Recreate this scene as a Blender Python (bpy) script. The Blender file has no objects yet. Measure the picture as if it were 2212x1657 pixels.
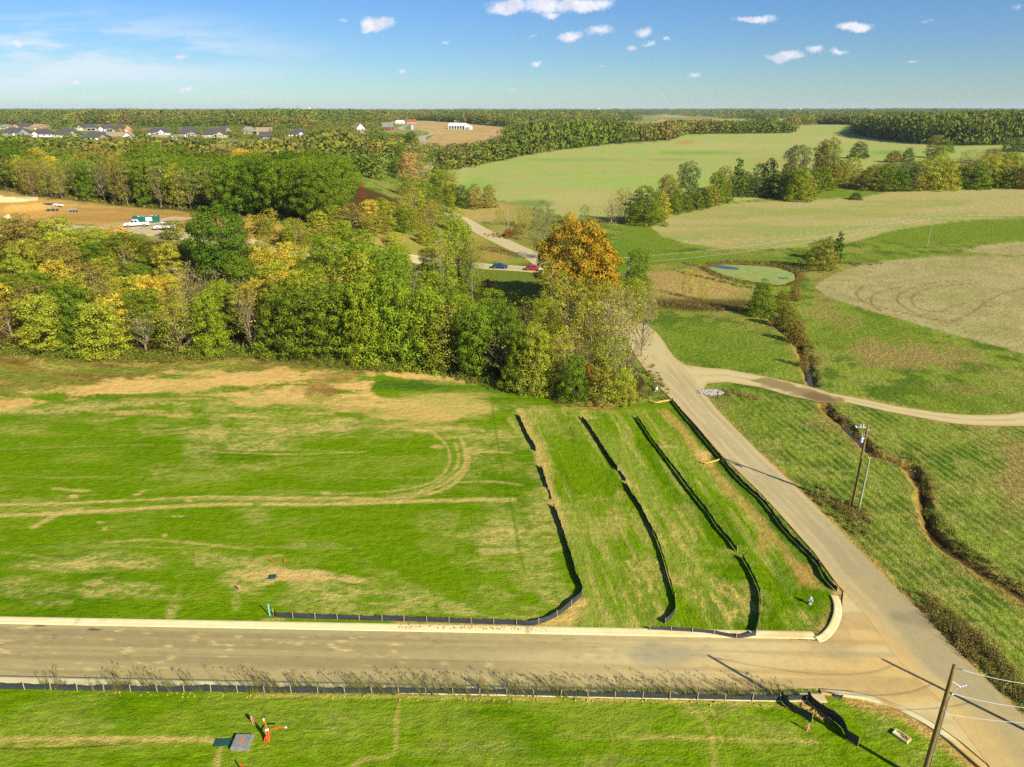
import bpy, math, random
import numpy as np
from mathutils import Vector, Matrix

# ------------------------------------------------------------------ camera, light, sky, exposure
SC = bpy.context.scene
COL = SC.collection
CAMH = 42.0
PITCH = math.radians(21.07)
FPX, CXP, CYP = 1535.1, 1106.0, 828.5      # focal length and centre, for a 2212 x 1657 frame
CP, SP = math.cos(PITCH), math.sin(PITCH)

cam_d = bpy.data.cameras.new("camera")
cam_d.sensor_width = 36.0
cam_d.lens = 36.0 * FPX / 2212.0
cam_d.clip_start = 0.5
cam_d.clip_end = 40000.0
cam = bpy.data.objects.new("camera", cam_d)
cam.location = (0, 0, CAMH)
cam.rotation_euler = (math.pi / 2 - PITCH, 0, 0)
COL.objects.link(cam)
SC.camera = cam

SUN_EL = math.radians(31.0)
SUN_AZ = math.radians(136.0)               # clockwise from +Y: behind the camera, to its right
sun_vec = Vector((math.sin(SUN_AZ) * math.cos(SUN_EL), math.cos(SUN_AZ) * math.cos(SUN_EL), math.sin(SUN_EL)))
sd = bpy.data.lights.new("sun", "SUN")
sd.energy = 5.0
sd.angle = math.radians(0.53)
sd.color = (1.0, 0.92, 0.76)
sun = bpy.data.objects.new("sun", sd)
sun.rotation_euler = sun_vec.to_track_quat('Z', 'Y').to_euler()
sun.location = (60, -60, 90)
COL.objects.link(sun)

SC.view_settings.view_transform = 'Standard'
SC.view_settings.look = 'None'
SC.view_settings.gamma = 1.0
SC.view_settings.exposure = 0.70
SC.render.engine = 'CYCLES'
SC.cycles.max_bounces = 5
SC.cycles.diffuse_bounces = 3
SC.cycles.glossy_bounces = 2
SC.cycles.transmission_bounces = 3
SC.cycles.transparent_max_bounces = 4
SC.cycles.volume_bounces = 0
SC.cycles.use_denoising = False
SC.cycles.sample_clamp_indirect = 1.5
SC.cycles.caustics_reflective = False
SC.cycles.caustics_refractive = False


def srgb(r, g, b):
    out = []
    for c in (r, g, b):
        c = c / 255.0
        out.append(c / 12.92 if c <= 0.04045 else ((c + 0.055) / 1.055) ** 2.4)
    return out


KLIT = (1.46, 1.42, 1.46)                  # light a sunlit level surface gives back per unit of albedo


def alb(r, g, b):
    """albedo of a level surface that a sunlit photograph shows as this colour"""
    c = srgb(min(r * 1.05, 255), min(g * 1.03, 255), b * 0.97)
    return [min(0.85, c[i] / KLIT[i]) for i in range(3)]


def img_dir(u, v):
    x = (u - CXP) / FPX
    y = (v - CYP) / FPX
    return np.array((x, CP - y * SP, -(SP + y * CP)))


# ---- node helpers
class NT:
    def __init__(s, tree):
        s.t = tree
        s.n = tree.nodes
        s.l = tree.links

    def new(s, typ, **kw):
        nd = s.n.new(typ)
        for k, val in kw.items():
            setattr(nd, k, val)
        return nd

    def put(s, sock, val):
        if isinstance(val, bpy.types.NodeSocket):
            s.l.new(val, sock)
        elif val is not None:
            sock.default_value = val

    def math(s, op, a, b=None, c=None, clamp=False):
        nd = s.new('ShaderNodeMath', operation=op)
        nd.use_clamp = clamp
        s.put(nd.inputs[0], a)
        if b is not None:
            s.put(nd.inputs[1], b)
        if c is not None:
            s.put(nd.inputs[2], c)
        return nd.outputs[0]

    def vmath(s, op, a, b=None):
        nd = s.new('ShaderNodeVectorMath', operation=op)
        s.put(nd.inputs[0], a)
        if b is not None:
            s.put(nd.inputs[1], b)
        return nd.outputs['Value'] if op in ('LENGTH', 'DOT_PRODUCT') else nd.outputs[0]

    def noise(s, vec, scale, detail=3.0, rough=0.55, out=0):
        nd = s.new('ShaderNodeTexNoise')
        if vec is not None:
            s.put(nd.inputs['Vector'], vec)
        nd.inputs['Scale'].default_value = scale
        nd.inputs['Detail'].default_value = detail
        nd.inputs['Roughness'].default_value = rough
        return nd.outputs[out]

    def smooth(s, x, lo, hi, a=0.0, b=1.0):
        nd = s.new('ShaderNodeMapRange', interpolation_type='SMOOTHSTEP')
        s.put(nd.inputs[0], x)
        s.put(nd.inputs[1], lo)
        s.put(nd.inputs[2], hi)
        s.put(nd.inputs[3], a)
        s.put(nd.inputs[4], b)
        return nd.outputs[0]

    def mix(s, f, a, b, blend='MIX'):
        nd = s.new('ShaderNodeMix', data_type='RGBA', blend_type=blend)
        s.put(nd.inputs[0], f)
        s.put(nd.inputs[6], a if isinstance(a, bpy.types.NodeSocket) else (*a[:3], 1))
        s.put(nd.inputs[7], b if isinstance(b, bpy.types.NodeSocket) else (*b[:3], 1))
        return nd.outputs[2]


# ---- world: physical sky, thin cirrus and small fair-weather clouds placed by direction
world = bpy.data.worlds.new("World")
SC.world = world
world.use_nodes = True
w = NT(world.node_tree)
w.n.clear()
sky = w.new('ShaderNodeTexSky', sky_type='NISHITA')
sky.sun_disc = False
sky.sun_elevation = SUN_EL
sky.sun_rotation = SUN_AZ
sky.altitude = 250.0
sky.air_density = 1.0
sky.dust_density = 0.15
sky.ozone_density = 2.2
geo = w.new('ShaderNodeTexCoord')
sep = w.new('ShaderNodeSeparateXYZ')
w.l.new(geo.outputs['Generated'], sep.inputs[0])
yy = w.math('MAXIMUM', sep.outputs[1], 0.05)
ca = w.math('DIVIDE', sep.outputs[0], yy)
cb = w.math('DIVIDE', sep.outputs[2], yy)
comb = w.new('ShaderNodeCombineXYZ')
w.l.new(ca, comb.inputs[0])
w.l.new(cb, comb.inputs[1])
P = comb.outputs[0]
CLOUDS = [  # u, v, half width, half height, strength
    (1095, 12, 62, 20, 1.3), (1175, 8, 60, 24, 1.3), (1250, 12, 72, 22, 1.3), (1300, 6, 40, 16, 0.9), (1190, 28, 36, 11, 0.9),
    (812, 50, 46, 24, 1.25), (795, 62, 26, 10, 0.8), (830, 42, 24, 16, 0.8),
    (1228, 78, 34, 15, 1.1), (1295, 68, 42, 18, 1.0), (1392, 66, 32, 15, 0.75), (1365, 103, 18, 9, 0.9), (1400, 88, 26, 8, 0.6), (1440, 80, 20, 7, 0.45),
    (1635, 41, 56, 13, 1.0), (1842, 55, 52, 17, 1.2), (1700, 121, 52, 15, 1.15), (1762, 108, 30, 12, 0.75), (1810, 112, 36, 10, 0.75),
    (1158, 136, 16, 9, 0.85), (868, 153, 15, 8, 0.8), (165, 181, 22, 7, 0.85), (396, 191, 28, 9, 0.85), (962, 89, 12, 6, 0.6), (740, 42, 10, 8, 0.5),
    (1500, 159, 22, 6, 0.6), (1300, 143, 20, 6, 0.5), (1975, 132, 18, 5, 0.5), (200, 209, 24, 6, 0.5), (536, 201, 20, 5, 0.5),
    (390, 120, 30, 7, 0.7), (38, 92, 22, 12, 0.7), (60, 134, 26, 7, 0.5), (1104, 192, 26, 5, 0.45), (1818, 186, 12, 4, 0.4), (2010, 50, 34, 10, 0.4),
    (1150, 75, 14, 6, 0.5), (436, 157, 14, 6, 0.5), (2196, 14, 16, 10, 0.4), (10, 187, 14, 6, 0.6)]
acc = None
warp = w.noise(P, 26.0, 5.0, 0.62, out=1)
wv = w.vmath('SCALE', w.vmath('SUBTRACT', warp, (0.5, 0.5, 0.5)))
wv.node.inputs['Scale'].default_value = 0.022
Pw = w.vmath('ADD', P, wv)
for (u, v, rx, ry, st) in CLOUDS:
    d = img_dir(u, v)
    a0, b0 = d[0] / d[1], d[2] / d[1]
    e = img_dir(u + rx, v)
    f2 = img_dir(u, v - ry)
    sa = abs(e[0] / e[1] - a0)
    sb = abs(f2[2] / f2[1] - b0)
    q = w.vmath('MULTIPLY', w.vmath('SUBTRACT', Pw, (a0, b0, 0)), (1 / sa, 1 / sb, 0))
    m = w.math('MULTIPLY_ADD', w.vmath('LENGTH', q), -st, st)
    acc = m if acc is None else w.math('MAXIMUM', acc, m)
n1 = w.noise(P, 60.0, 6.0, 0.65)
dens = w.math('ADD', acc, w.math('MULTIPLY', w.math('SUBTRACT', n1, 0.5), 1.05))
cl = w.smooth(dens, 0.10, 0.75, 0.0, 0.95)
n1b = w.noise(P, 45.0, 4.0, 0.6)
# cirrus veil on the left
d0 = img_dir(150, 125)
qa = w.vmath('MULTIPLY', w.vmath('SUBTRACT', P, (d0[0] / d0[1] - 0.12, d0[2] / d0[1] + 0.0, 0)), (1.9, 13.5, 0))
cm = w.smooth(w.vmath('LENGTH', qa), 1.05, 0.15)
st_v = w.new('ShaderNodeMapping')
st_v.inputs['Rotation'].default_value = (0, 0, math.radians(-7))
st_v.inputs['Scale'].default_value = (2.2, 14.0, 1)
w.l.new(P, st_v.inputs[0])
n2 = w.noise(st_v.outputs[0], 2.3, 6.0, 0.55)
cir = w.math('MULTIPLY', cm, w.smooth(n2, 0.43, 0.62, 0.0, 0.95))
# a thin milky band along the veil's foot
d1 = img_dir(330, 158)
qb = w.vmath('MULTIPLY', w.vmath('SUBTRACT', P, (d1[0] / d1[1] - 0.05, d1[2] / d1[1], 0)), (2.6, 42.0, 0))
cir = w.math('MAXIMUM', cir, w.math('MULTIPLY', w.smooth(w.vmath('LENGTH', qb), 1.0, 0.1), w.smooth(n2, 0.25, 0.6, 0.15, 0.55)))
grade = w.new('ShaderNodeHueSaturation')
grade.inputs['Saturation'].default_value = 1.0
grade.inputs['Value'].default_value = 1.0
w.l.new(sky.outputs[0], grade.inputs['Color'])
tint = w.mix(w.smooth(sep.outputs[2], 0.0, 0.085), (0.52, 0.71, 0.84), (0.43, 0.64, 0.91))
tint = w.mix(w.smooth(sep.outputs[2], 0.07, 0.18), tint, (0.36, 0.61, 0.98))
tint = w.mix(w.smooth(sep.outputs[2], 0.2, 0.6), tint, (0.60, 0.74, 0.95))
SKYTINT = w.mix(1.0, grade.outputs[0], tint, 'MULTIPLY')
cloud_c = w.mix(w.smooth(n1b, 0.35, 0.65), (5.9, 6.2, 7.4), (8.0, 8.0, 8.6))
c1 = w.mix(cir, SKYTINT, (6.6, 7.3, 8.2))
c2 = w.mix(cl, c1, cloud_c)
bg = w.new('ShaderNodeBackground')
bg.inputs['Strength'].default_value = 0.075
w.l.new(c2, bg.inputs['Color'])
wo = w.new('ShaderNodeOutputWorld')
w.l.new(bg.outputs[0], wo.inputs[0])
# ------------------------------------------------------------------ noise, terrain height, ray to ground
def _hash(ix, iy, seed):
    h = (ix.astype(np.int64) * 374761393 + iy.astype(np.int64) * 668265263 + seed * 1442695041) & 0xffffffff
    h = ((h ^ (h >> 13)) * 1274126177) & 0xffffffff
    h = ((h ^ (h >> 16)) * 2246822519) & 0xffffffff
    return ((h ^ (h >> 15)) & 0xffffff) / float(0xffffff)


def vn(x, y, seed=0):
    x = np.asarray(x, float)
    y = np.asarray(y, float)
    ix = np.floor(x)
    iy = np.floor(y)
    fx = x - ix
    fy = y - iy
    fx = fx * fx * (3 - 2 * fx)
    fy = fy * fy * (3 - 2 * fy)
    a = _hash(ix, iy, seed)
    b = _hash(ix + 1, iy, seed)
    c = _hash(ix, iy + 1, seed)
    d = _hash(ix + 1, iy + 1, seed)
    return (a * (1 - fx) + b * fx) * (1 - fy) + (c * (1 - fx) + d * fx) * fy


def fbm(x, y, seed=0, octs=4, gain=0.5):
    t, s, k = 0.0, 0.0, 1.0
    for o in range(octs):
        t = t + k * vn(x * 2.03 ** o + 17.3 * o, y * 2.03 ** o - 9.1 * o, seed + o * 7)
        s += k
        k *= gain
    return t / s


def ss(a, b, x):
    t = np.clip((np.asarray(x, float) - a) / (b - a), 0, 1)
    return t * t * (3 - 2 * t)


def flat_at(u, v, z=0.0):
    d = img_dir(u, v)
    t = (CAMH - z) / -d[2]
    return np.array((d[0] * t, d[1] * t))


def seg_dist(x, y, pts):
    best = np.full(np.shape(x), 1e9)
    for (ax, ay), (bx, by) in zip(pts[:-1], pts[1:]):
        dx, dy = bx - ax, by - ay
        L = dx * dx + dy * dy + 1e-12
        t = np.clip(((x - ax) * dx + (y - ay) * dy) / L, 0, 1)
        best = np.minimum(best, np.hypot(x - ax - t * dx, y - ay - t * dy))
    return best


def sdf_poly(x, y, pts):
    """signed distance, negative inside"""
    pts = [tuple(p) for p in pts]
    d = seg_dist(x, y, pts + [pts[0]])
    inside = np.zeros(np.shape(x), bool)
    n = len(pts)
    for i in range(n):
        x0, y0 = pts[i]
        x1, y1 = pts[(i + 1) % n]
        if y0 == y1:
            continue
        c = ((y0 > y) != (y1 > y)) & (x < (x1 - x0) * (y - y0) / (y1 - y0) + x0)
        inside ^= c
    return np.where(inside, -d, d)


CREEK_A = [flat_at(*p) for p in [(1640, 652), (1668, 690), (1700, 718), (1728, 745), (1738, 772), (1746, 800), (1753, 828)]]
CREEK_B = [flat_at(*p) for p in [(1778, 874), (1800, 895), (1824, 915), (1846, 938), (1870, 965), (1900, 983), (1926, 990), (1966, 1006), (1982, 1027), (1993, 1057), (1998, 1097), (2011, 1142), (2040, 1175), (2073, 1196), (2126, 1236), (2212, 1290), (2330, 1370), (2500, 1470)]]
POND = [flat_at(*p) for p in [(1529, 577), (1560, 571), (1620, 572), (1680, 578), (1716, 590), (1718, 603), (1694, 613), (1668, 614), (1640, 609), (1600, 602), (1560, 592), (1535, 584)]]
MOUNDS = [  # dirt heaps on the building plot: u, v, radius m, height m
    (30, 452, 9, 2.2), (85, 448, 8, 1.8), (150, 445, 10, 1.0), (30, 472, 4, 1.3)]


def _base_h(x, y):
    r = np.hypot(x, y)
    az = np.degrees(np.arctan2(x, np.maximum(y, 1e-3)))
    zr = 6 * ss(215, 480, r) + 8 * ss(380, 820, r) + 7 * ss(680, 1250, r)
    zl = 12 * ss(126, 212, r) + 5 * ss(250, 620, r) + 4 * ss(600, 1050, r)
    t = ss(-2.5, -15, az)
    z = zr * (1 - t) + zl * t
    a = 2.2 * ss(300, 650, r)
    z = z + a * (fbm(x / 210.0, y / 210.0, 11, 2) - 0.5) * 2
    z = z + 7.0 * ss(1100, 3200, r) * (fbm(x / 900.0, y / 900.0, 23, 3) - 0.45) * 2
    z = z + 7.0 * ss(3000, 7500, r)
    return z


def _ditch(x, y):
    z = np.zeros(np.shape(x))
    m = (x > 15) & (x < 130) & (y > 20) & (y < 240)
    if np.ndim(x) == 0:
        if not m:
            return 0.0
        xs, ys = np.array([x], float), np.array([y], float)
    else:
        if not m.any():
            return z
        xs, ys = x[m], y[m]
    da = seg_dist(xs, ys, CREEK_A)
    db = seg_dist(xs, ys, CREEK_B)
    wob = (fbm(xs / 2.2, ys / 2.2, 31, 3) - 0.5) * 1.3
    q = -0.8 * ss(1.4, 0.25, da + wob) - (0.32 + 0.38 * ss(54, 66, ys)) * ss(1.2, 0.2, db + wob)
    sp = sdf_poly(xs, ys, POND)
    q = q - 0.9 * ss(0.3, -1.2, sp)
    q = q - 0.10 * fbm(xs / 1.6, ys / 1.6, 37, 3)
    if np.ndim(x) == 0:
        return float(q[0])
    z[m] = q
    return z


_mounds = []


def hgt(x, y):
    z = _base_h(x, y) + _ditch(x, y)
    for (mx, my, mr, mh) in _mounds:
        z = z + mh * ss(mr, 0, np.hypot(x - mx, (y - my) * 1.3) * (0.85 + 0.3 * vn(np.asarray(x) / 3.0, np.asarray(y) / 3.0, 5)))
    return z


_ts = np.concatenate([np.linspace(20, 400, 700), np.geomspace(400.6, 12000, 1500)])


def at(u, v):
    """world point on the ground seen at picture position (u, v)"""
    d = img_dir(u, v)
    xs, ys, zs = d[0] * _ts, d[1] * _ts, CAMH + d[2] * _ts
    g = zs - _base_h(xs, ys)
    for (mx, my, mr, mh) in _mounds:
        g = g - mh * ss(mr, 0, np.hypot(xs - mx, (ys - my) * 1.3))
    k = np.argmax(g < 0)
    if g[k] >= 0:
        k = len(_ts) - 1
        return np.array((xs[k], ys[k], float(hgt(xs[k], ys[k]))))
    k = max(k, 1)
    f = g[k - 1] / (g[k - 1] - g[k] + 1e-9)
    t = _ts[k - 1] + f * (_ts[k] - _ts[k - 1])
    x, y = d[0] * t, d[1] * t
    return np.array((x, y, float(hgt(x, y))))


for (u, v, mr, mh) in MOUNDS:
    p = at(u, v)
    _mounds.append((p[0], p[1], mr, mh))


def proj(x, y, z):
    """picture position of world points"""
    dz = CAMH - z
    Z = y * CP + dz * SP
    Z = np.where(Z > 0.5, Z, 0.5)
    return CXP + FPX * x / Z, CYP + FPX * (dz * CP - y * SP) / Z


def height_for(p, vtop):
    """height of a thing standing at p whose top shows at picture row vtop"""
    d = img_dir(CXP, vtop)
    t = p[1] / d[1]
    return CAMH + d[2] * t - p[2]


def px_m(p, px):
    """metres across for px picture pixels at p"""
    return px * (p[1] * CP + (CAMH - p[2]) * SP) / FPX


# ------------------------------------------------------------------ mesh builders
def raw_mesh(name, V, F, smooth=False):
    V = np.asarray(V, np.float32).reshape(-1, 3)
    F = np.asarray(F, np.int32)
    k = F.shape[1]
    me = bpy.data.meshes.new(name)
    me.vertices.add(len(V))
    me.vertices.foreach_set("co", V.ravel())
    me.loops.add(F.size)
    me.loops.foreach_set("vertex_index", F.ravel())
    me.polygons.add(len(F))
    me.polygons.foreach_set("loop_start", np.arange(0, F.size, k, dtype=np.int32))
    if smooth:
        me.polygons.foreach_set("use_smooth", np.ones(len(F), bool))
    me.update(calc_edges=True)
    return me


def link(name, me, mat=None, parent=None):
    o = bpy.data.objects.new(name, me)
    COL.objects.link(o)
    if mat is not None and me is not None and not me.materials:
        me.materials.append(mat)
    if parent is not None:
        o.parent = parent
    return o


def tag(o, label=None, cat=None, group=None, kind=None):
    if label:
        o["label"] = label
    if cat:
        o["category"] = cat
    if group:
        o["group"] = group
    if kind:
        o["kind"] = kind
    return o


def empty(name, loc, rz=0.0, label=None, cat=None, group=None):
    o = bpy.data.objects.new(name, None)
    o.empty_display_size = 0.3
    COL.objects.link(o)
    o.location = loc
    o.rotation_euler = (0, 0, rz)
    return tag(o, label, cat, group)


def set_attr(me, name, arr, dom='POINT', typ='FLOAT_COLOR'):
    a = me.attributes.new(name, typ, dom)
    key = {'FLOAT_COLOR': 'color', 'FLOAT': 'value', 'FLOAT_VECTOR': 'vector'}[typ]
    a.data.foreach_set(key, np.asarray(arr, np.float32).ravel())


class MB:
    """collects boxes, tubes and polygons; build() links them as one mesh"""

    def __init__(s):
        s.v = []
        s.f = []

    def add(s, V, F):
        b = len(s.v)
        s.v += [tuple(p) for p in V]
        s.f += [tuple(i + b for i in q) for q in F]

    def box(s, c, size, rz=0.0, ry=0.0, rx=0.0, taper=1.0):
        M = Matrix.Rotation(rz, 3, 'Z') @ Matrix.Rotation(ry, 3, 'Y') @ Matrix.Rotation(rx, 3, 'X')
        V = []
        for k in (-1, 1):
            t = taper if k > 0 else 1.0
            for (i, j) in ((-1, -1), (1, -1), (1, 1), (-1, 1)):
                V.append(Vector(c) + M @ Vector((i * size[0] / 2 * t, j * size[1] / 2 * t, k * size[2] / 2)))
        s.add(V, [(0, 3, 2, 1), (4, 5, 6, 7), (0, 1, 5, 4), (1, 2, 6, 5), (2, 3, 7, 6), (3, 0, 4, 7)])

    def tube(s, pts, rad, n=8, cap=True):
        pts = [Vector(p) for p in pts]
        rad = rad if hasattr(rad, '__len__') else [rad] * len(pts)
        V, F = [], []
        for i, p in enumerate(pts):
            d = (pts[min(i + 1, len(pts) - 1)] - pts[max(i - 1, 0)]).normalized()
            a = d.orthogonal().normalized() if i == 0 else (a - d * a.dot(d)).normalized()
            b = d.cross(a)
            for k in range(n):
                t = 2 * math.pi * k / n
                V.append(p + (a * math.cos(t) + b * math.sin(t)) * rad[i])
        for i in range(len(pts) - 1):
            for k in range(n):
                F.append((i * n + k, i * n + (k + 1) % n, (i + 1) * n + (k + 1) % n, (i + 1) * n + k))
        if cap:
            F.append(tuple(range(n - 1, -1, -1)))
            F.append(tuple((len(pts) - 1) * n + k for k in range(n)))
        s.add(V, F)

    def prism(s, poly, y0, y1):
        """polygon in x,z extruded along y"""
        n = len(poly)
        V = [(x, y0, z) for x, z in poly] + [(x, y1, z) for x, z in poly]
        F = [tuple(range(n)), tuple(range(2 * n - 1, n - 1, -1))]
        F += [(i, i + n, (i + 1) % n + n, (i + 1) % n) for i in range(n)]
        s.add(V, F)

    def build(s, name, mat, parent=None, bevel=0.0, smooth=False, loc=None):
        me = bpy.data.meshes.new(name)
        me.from_pydata([tuple(p) for p in s.v], [], s.f)
        me.update()
        import bmesh
        bm = bmesh.new()
        bm.from_mesh(me)
        bmesh.ops.recalc_face_normals(bm, faces=bm.faces)
        if bevel > 0:
            bmesh.ops.bevel(bm, geom=bm.edges[:], offset=bevel, segments=2, affect='EDGES', profile=0.6, clamp_overlap=True)
        bm.to_mesh(me)
        bm.free()
        if smooth:
            for p in me.polygons:
                p.use_smooth = True
        o = link(name, me, mat, parent)
        if loc is not None:
            o.location = loc
        return o


# ------------------------------------------------------------------ materials
def new_mat(name):
    m = bpy.data.materials.new(name)
    m.use_nodes = True
    t = NT(m.node_tree)
    t.n.clear()
    out = t.new('ShaderNodeOutputMaterial')
    return m, t, out


def simple(name, rgb, rough=0.8, var=0.15, scale=4.0, metal=0.0, bump=0.0, spec=0.3, coord='Object'):
    m, t, out = new_mat(name)
    tc = t.new('ShaderNodeTexCoord')
    n = t.noise(tc.outputs[coord], scale, 4.0, 0.6)
    k = t.smooth(n, 0.25, 0.75, 1 - var, 1 + var)
    c = t.mix(1.0, rgb, k, 'MULTIPLY')
    b = t.new('ShaderNodeBsdfPrincipled')
    t.l.new(c, b.inputs['Base Color'])
    b.inputs['Roughness'].default_value = rough
    b.inputs['Metallic'].default_value = metal
    b.inputs['Specular IOR Level'].default_value = spec
    if bump:
        bp = t.new('ShaderNodeBump')
        bp.inputs['Strength'].default_value = bump
        bp.inputs['Distance'].default_value = 0.02
        t.l.new(n, bp.inputs['Height'])
        t.l.new(bp.outputs[0], b.inputs['Normal'])
    t.l.new(b.outputs[0], out.inputs[0])
    return m


def ground_material():
    """albedo from the 'cover' attribute (alpha: share of loose straw), streaks follow the 'drill' attribute"""
    m, t, out = new_mat("ground_cover")
    at_ = t.new('ShaderNodeAttribute', attribute_name='cover')
    au = t.new('ShaderNodeAttribute', attribute_name='relief')
    dr = t.new('ShaderNodeAttribute', attribute_name='drill')
    g = t.new('ShaderNodeNewGeometry')
    pos = g.outputs['Position']
    mp = t.new('ShaderNodeMapping')
    mp.inputs['Scale'].default_value = (0.35, 1.6, 1)
    t.l.new(dr.outputs['Vector'], mp.inputs[0])
    st = t.noise(mp.outputs[0], 1.3, 5.0, 0.62)
    fine = t.noise(pos, 5.5, 3.0, 0.7)
    mid = t.noise(pos, 1.1, 4.0, 0.6)
    # straw speckle
    straw = at_.outputs['Alpha']
    thr = t.math('SUBTRACT', 1.0, straw)
    sm = t.math('ADD', t.math('MULTIPLY', st, 0.55), t.math('MULTIPLY', fine, 0.45))
    hi = t.math('MULTIPLY_ADD', thr, 0.46, 0.36)
    lo = t.math('SUBTRACT', hi, 0.12)
    f = t.math('MULTIPLY', t.smooth(sm, lo, hi), t.math('MINIMUM', t.math('MULTIPLY', straw, 4.0), 1.0))
    c = t.mix(t.math('MULTIPLY', f, 0.75), at_.outputs['Color'], alb(204, 184, 96))
    # tufts: light and dark blades
    ff_ = t.noise(pos, 14.0, 2.0, 0.6)
    k = t.math('ADD', t.smooth(fine, 0.32, 0.68, -0.20, 0.20), t.smooth(mid, 0.3, 0.7, -0.16, 0.14))
    k = t.math('ADD', k, t.smooth(ff_, 0.35, 0.65, -0.13, 0.13))
    k = t.math('ADD', t.math('MULTIPLY', k, t.math('MULTIPLY_ADD', au.outputs['Fac'], 0.9, 0.55)), 1.0)
    c = t.mix(1.0, c, k, 'MULTIPLY')
    bs = t.new('ShaderNodeBsdfPrincipled')
    t.l.new(c, bs.inputs['Base Color'])
    bs.inputs['Roughness'].default_value = 0.95
    bs.inputs['Specular IOR Level'].default_value = 0.0
    mp2 = t.new('ShaderNodeMapping')
    mp2.inputs['Scale'].default_value = (0.8, 1.5, 1)
    t.l.new(dr.outputs['Vector'], mp2.inputs[0])
    b1 = t.noise(mp2.outputs[0], 1.0, 4.0, 0.7)
    b2 = t.noise(pos, 7.0, 2.0, 0.6)
    hh = t.math('ADD', t.math('MULTIPLY', b1, 0.7), t.math('MULTIPLY', b2, 0.10))
    bp = t.new('ShaderNodeBump')
    bp.inputs['Distance'].default_value = 1.0
    t.l.new(t.math('MULTIPLY_ADD', au.outputs['Fac'], 0.85, 0.12), bp.inputs['Strength'])
    t.l.new(hh, bp.inputs['Height'])
    t.l.new(bp.outputs[0], bs.inputs['Normal'])
    t.l.new(bs.outputs[0], out.inputs[0])
    return m


def paved_material(name, rough=0.9, speck=0.12, bump=0.1):
    m, t, out = new_mat(name)
    at_ = t.new('ShaderNodeAttribute', attribute_name='cover')
    g = t.new('ShaderNodeNewGeometry')
    n = t.noise(g.outputs['Position'], 9.0, 3.0, 0.75)
    n2 = t.noise(g.outputs['Position'], 1.2, 3.0, 0.6)
    k = t.math('ADD', t.smooth(n, 0.25, 0.75, 1 - speck, 1 + speck), t.smooth(n2, 0.3, 0.7, -0.04, 0.04))
    c = t.mix(1.0, at_.outputs['Color'], k, 'MULTIPLY')
    b = t.new('ShaderNodeBsdfPrincipled')
    t.l.new(c, b.inputs['Base Color'])
    b.inputs['Roughness'].default_value = rough
    b.inputs['Specular IOR Level'].default_value = 0.2
    bp = t.new('ShaderNodeBump')
    bp.inputs['Strength'].default_value = bump
    bp.inputs['Distance'].default_value = 0.05
    t.l.new(n, bp.inputs['Height'])
    t.l.new(bp.outputs[0], b.inputs['Normal'])
    t.l.new(b.outputs[0], out.inputs[0])
    return m


M_GROUND = ground_material()
M_ROAD = paved_material("dusty_asphalt")
M_CONC = paved_material("concrete", 0.85, 0.06, 0.05)
# ------------------------------------------------------------------ ground cover
class Cover:
    """layers of ground cover over a set of ground points"""

    def __init__(s, x, y, z):
        s.x, s.y = x, y
        s.r = np.hypot(x, y)
        s.u, s.v = proj(x, y, z)
        s.front = (y * CP + (CAMH - z) * SP) > 1.0
        n = len(x)
        s.c = np.zeros((n, 3))
        s.a = np.zeros(n)
        s.rel = np.full(n, 0.35)
        s.drill = np.stack([x, y, np.zeros(n)], 1)

    def set(s, m, rgb, a=None, rel=None):
        """lay cover rgb (3 or (n,3)) over mask m"""
        rgb = np.asarray(rgb)
        mm = m[:, None]
        s.c = s.c * (1 - mm) + rgb * mm
        if a is not None:
            s.a = s.a * (1 - m) + a * m
        if rel is not None:
            s.rel = s.rel * (1 - m) + rel * m

    def near(s, u0, v0, u1, v1):
        return np.nonzero(s.front & (s.u > u0) & (s.u < u1) & (s.v > v0) & (s.v < v1))[0]

    def poly(s, pts, soft=2.0, wob=0.0, scale=3.0, seed=1):
        P = np.array(pts, float)
        pad = soft + wob + 5
        I = s.near(P[:, 0].min() - pad, P[:, 1].min() - pad, P[:, 0].max() + pad, P[:, 1].max() + pad)
        m = np.zeros(len(s.x))
        if len(I):
            d = sdf_poly(s.u[I], s.v[I], P)
            if wob:
                d = d + (fbm(s.x[I] / scale, s.y[I] / scale, seed, 4) - 0.5) * 2 * wob
            m[I] = ss(soft / 2, -soft / 2, d)
        return m

    def blob(s, cu, cv, ru, rv, st=1.0, k=1.1, scale=2.0, seed=3, ang=0.0, ax=1.0):
        I = s.near(cu - ru * 1.8, cv - rv * 2.2 - ru * abs(ang), cu + ru * 1.8, cv + rv * 2.2 + ru * abs(ang))
        m = np.zeros(len(s.x))
        if len(I):
            du = (s.u[I] - cu)
            dv = (s.v[I] - cv) - du * ang
            q = np.hypot(du / ru, dv / rv)
            q = q + (fbm(s.x[I] / scale * ax, s.y[I] / scale, seed, 4) - 0.5) * k
            m[I] = ss(1.1, 0.45, q) * st
        return m

    def line(s, pts, wid, soft=0.15, wob=0.0, seed=9, gaps=0.0, flat=True):
        W = [(at(*p)[:2]) for p in pts]
        A = np.array(W)
        pad = wid + soft + wob + 1
        I = np.nonzero((s.x > A[:, 0].min() - pad) & (s.x < A[:, 0].max() + pad) & (s.y > A[:, 1].min() - pad) & (s.y < A[:, 1].max() + pad))[0]
        m = np.zeros(len(s.x))
        if len(I):
            d = seg_dist(s.x[I], s.y[I], W)
            if wob:
                d = d + (fbm(s.x[I] / 1.3, s.y[I] / 1.3, seed, 3) - 0.5) * 2 * wob
            q = ss(wid / 2 + soft, max(wid / 2 - soft, 0), d)
            if gaps:
                q = q * ss(gaps - 0.18, gaps + 0.12, fbm(s.x[I] / 2.1, s.y[I] / 1.2, seed + 4, 3))
            m[I] = q
        return m


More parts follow.
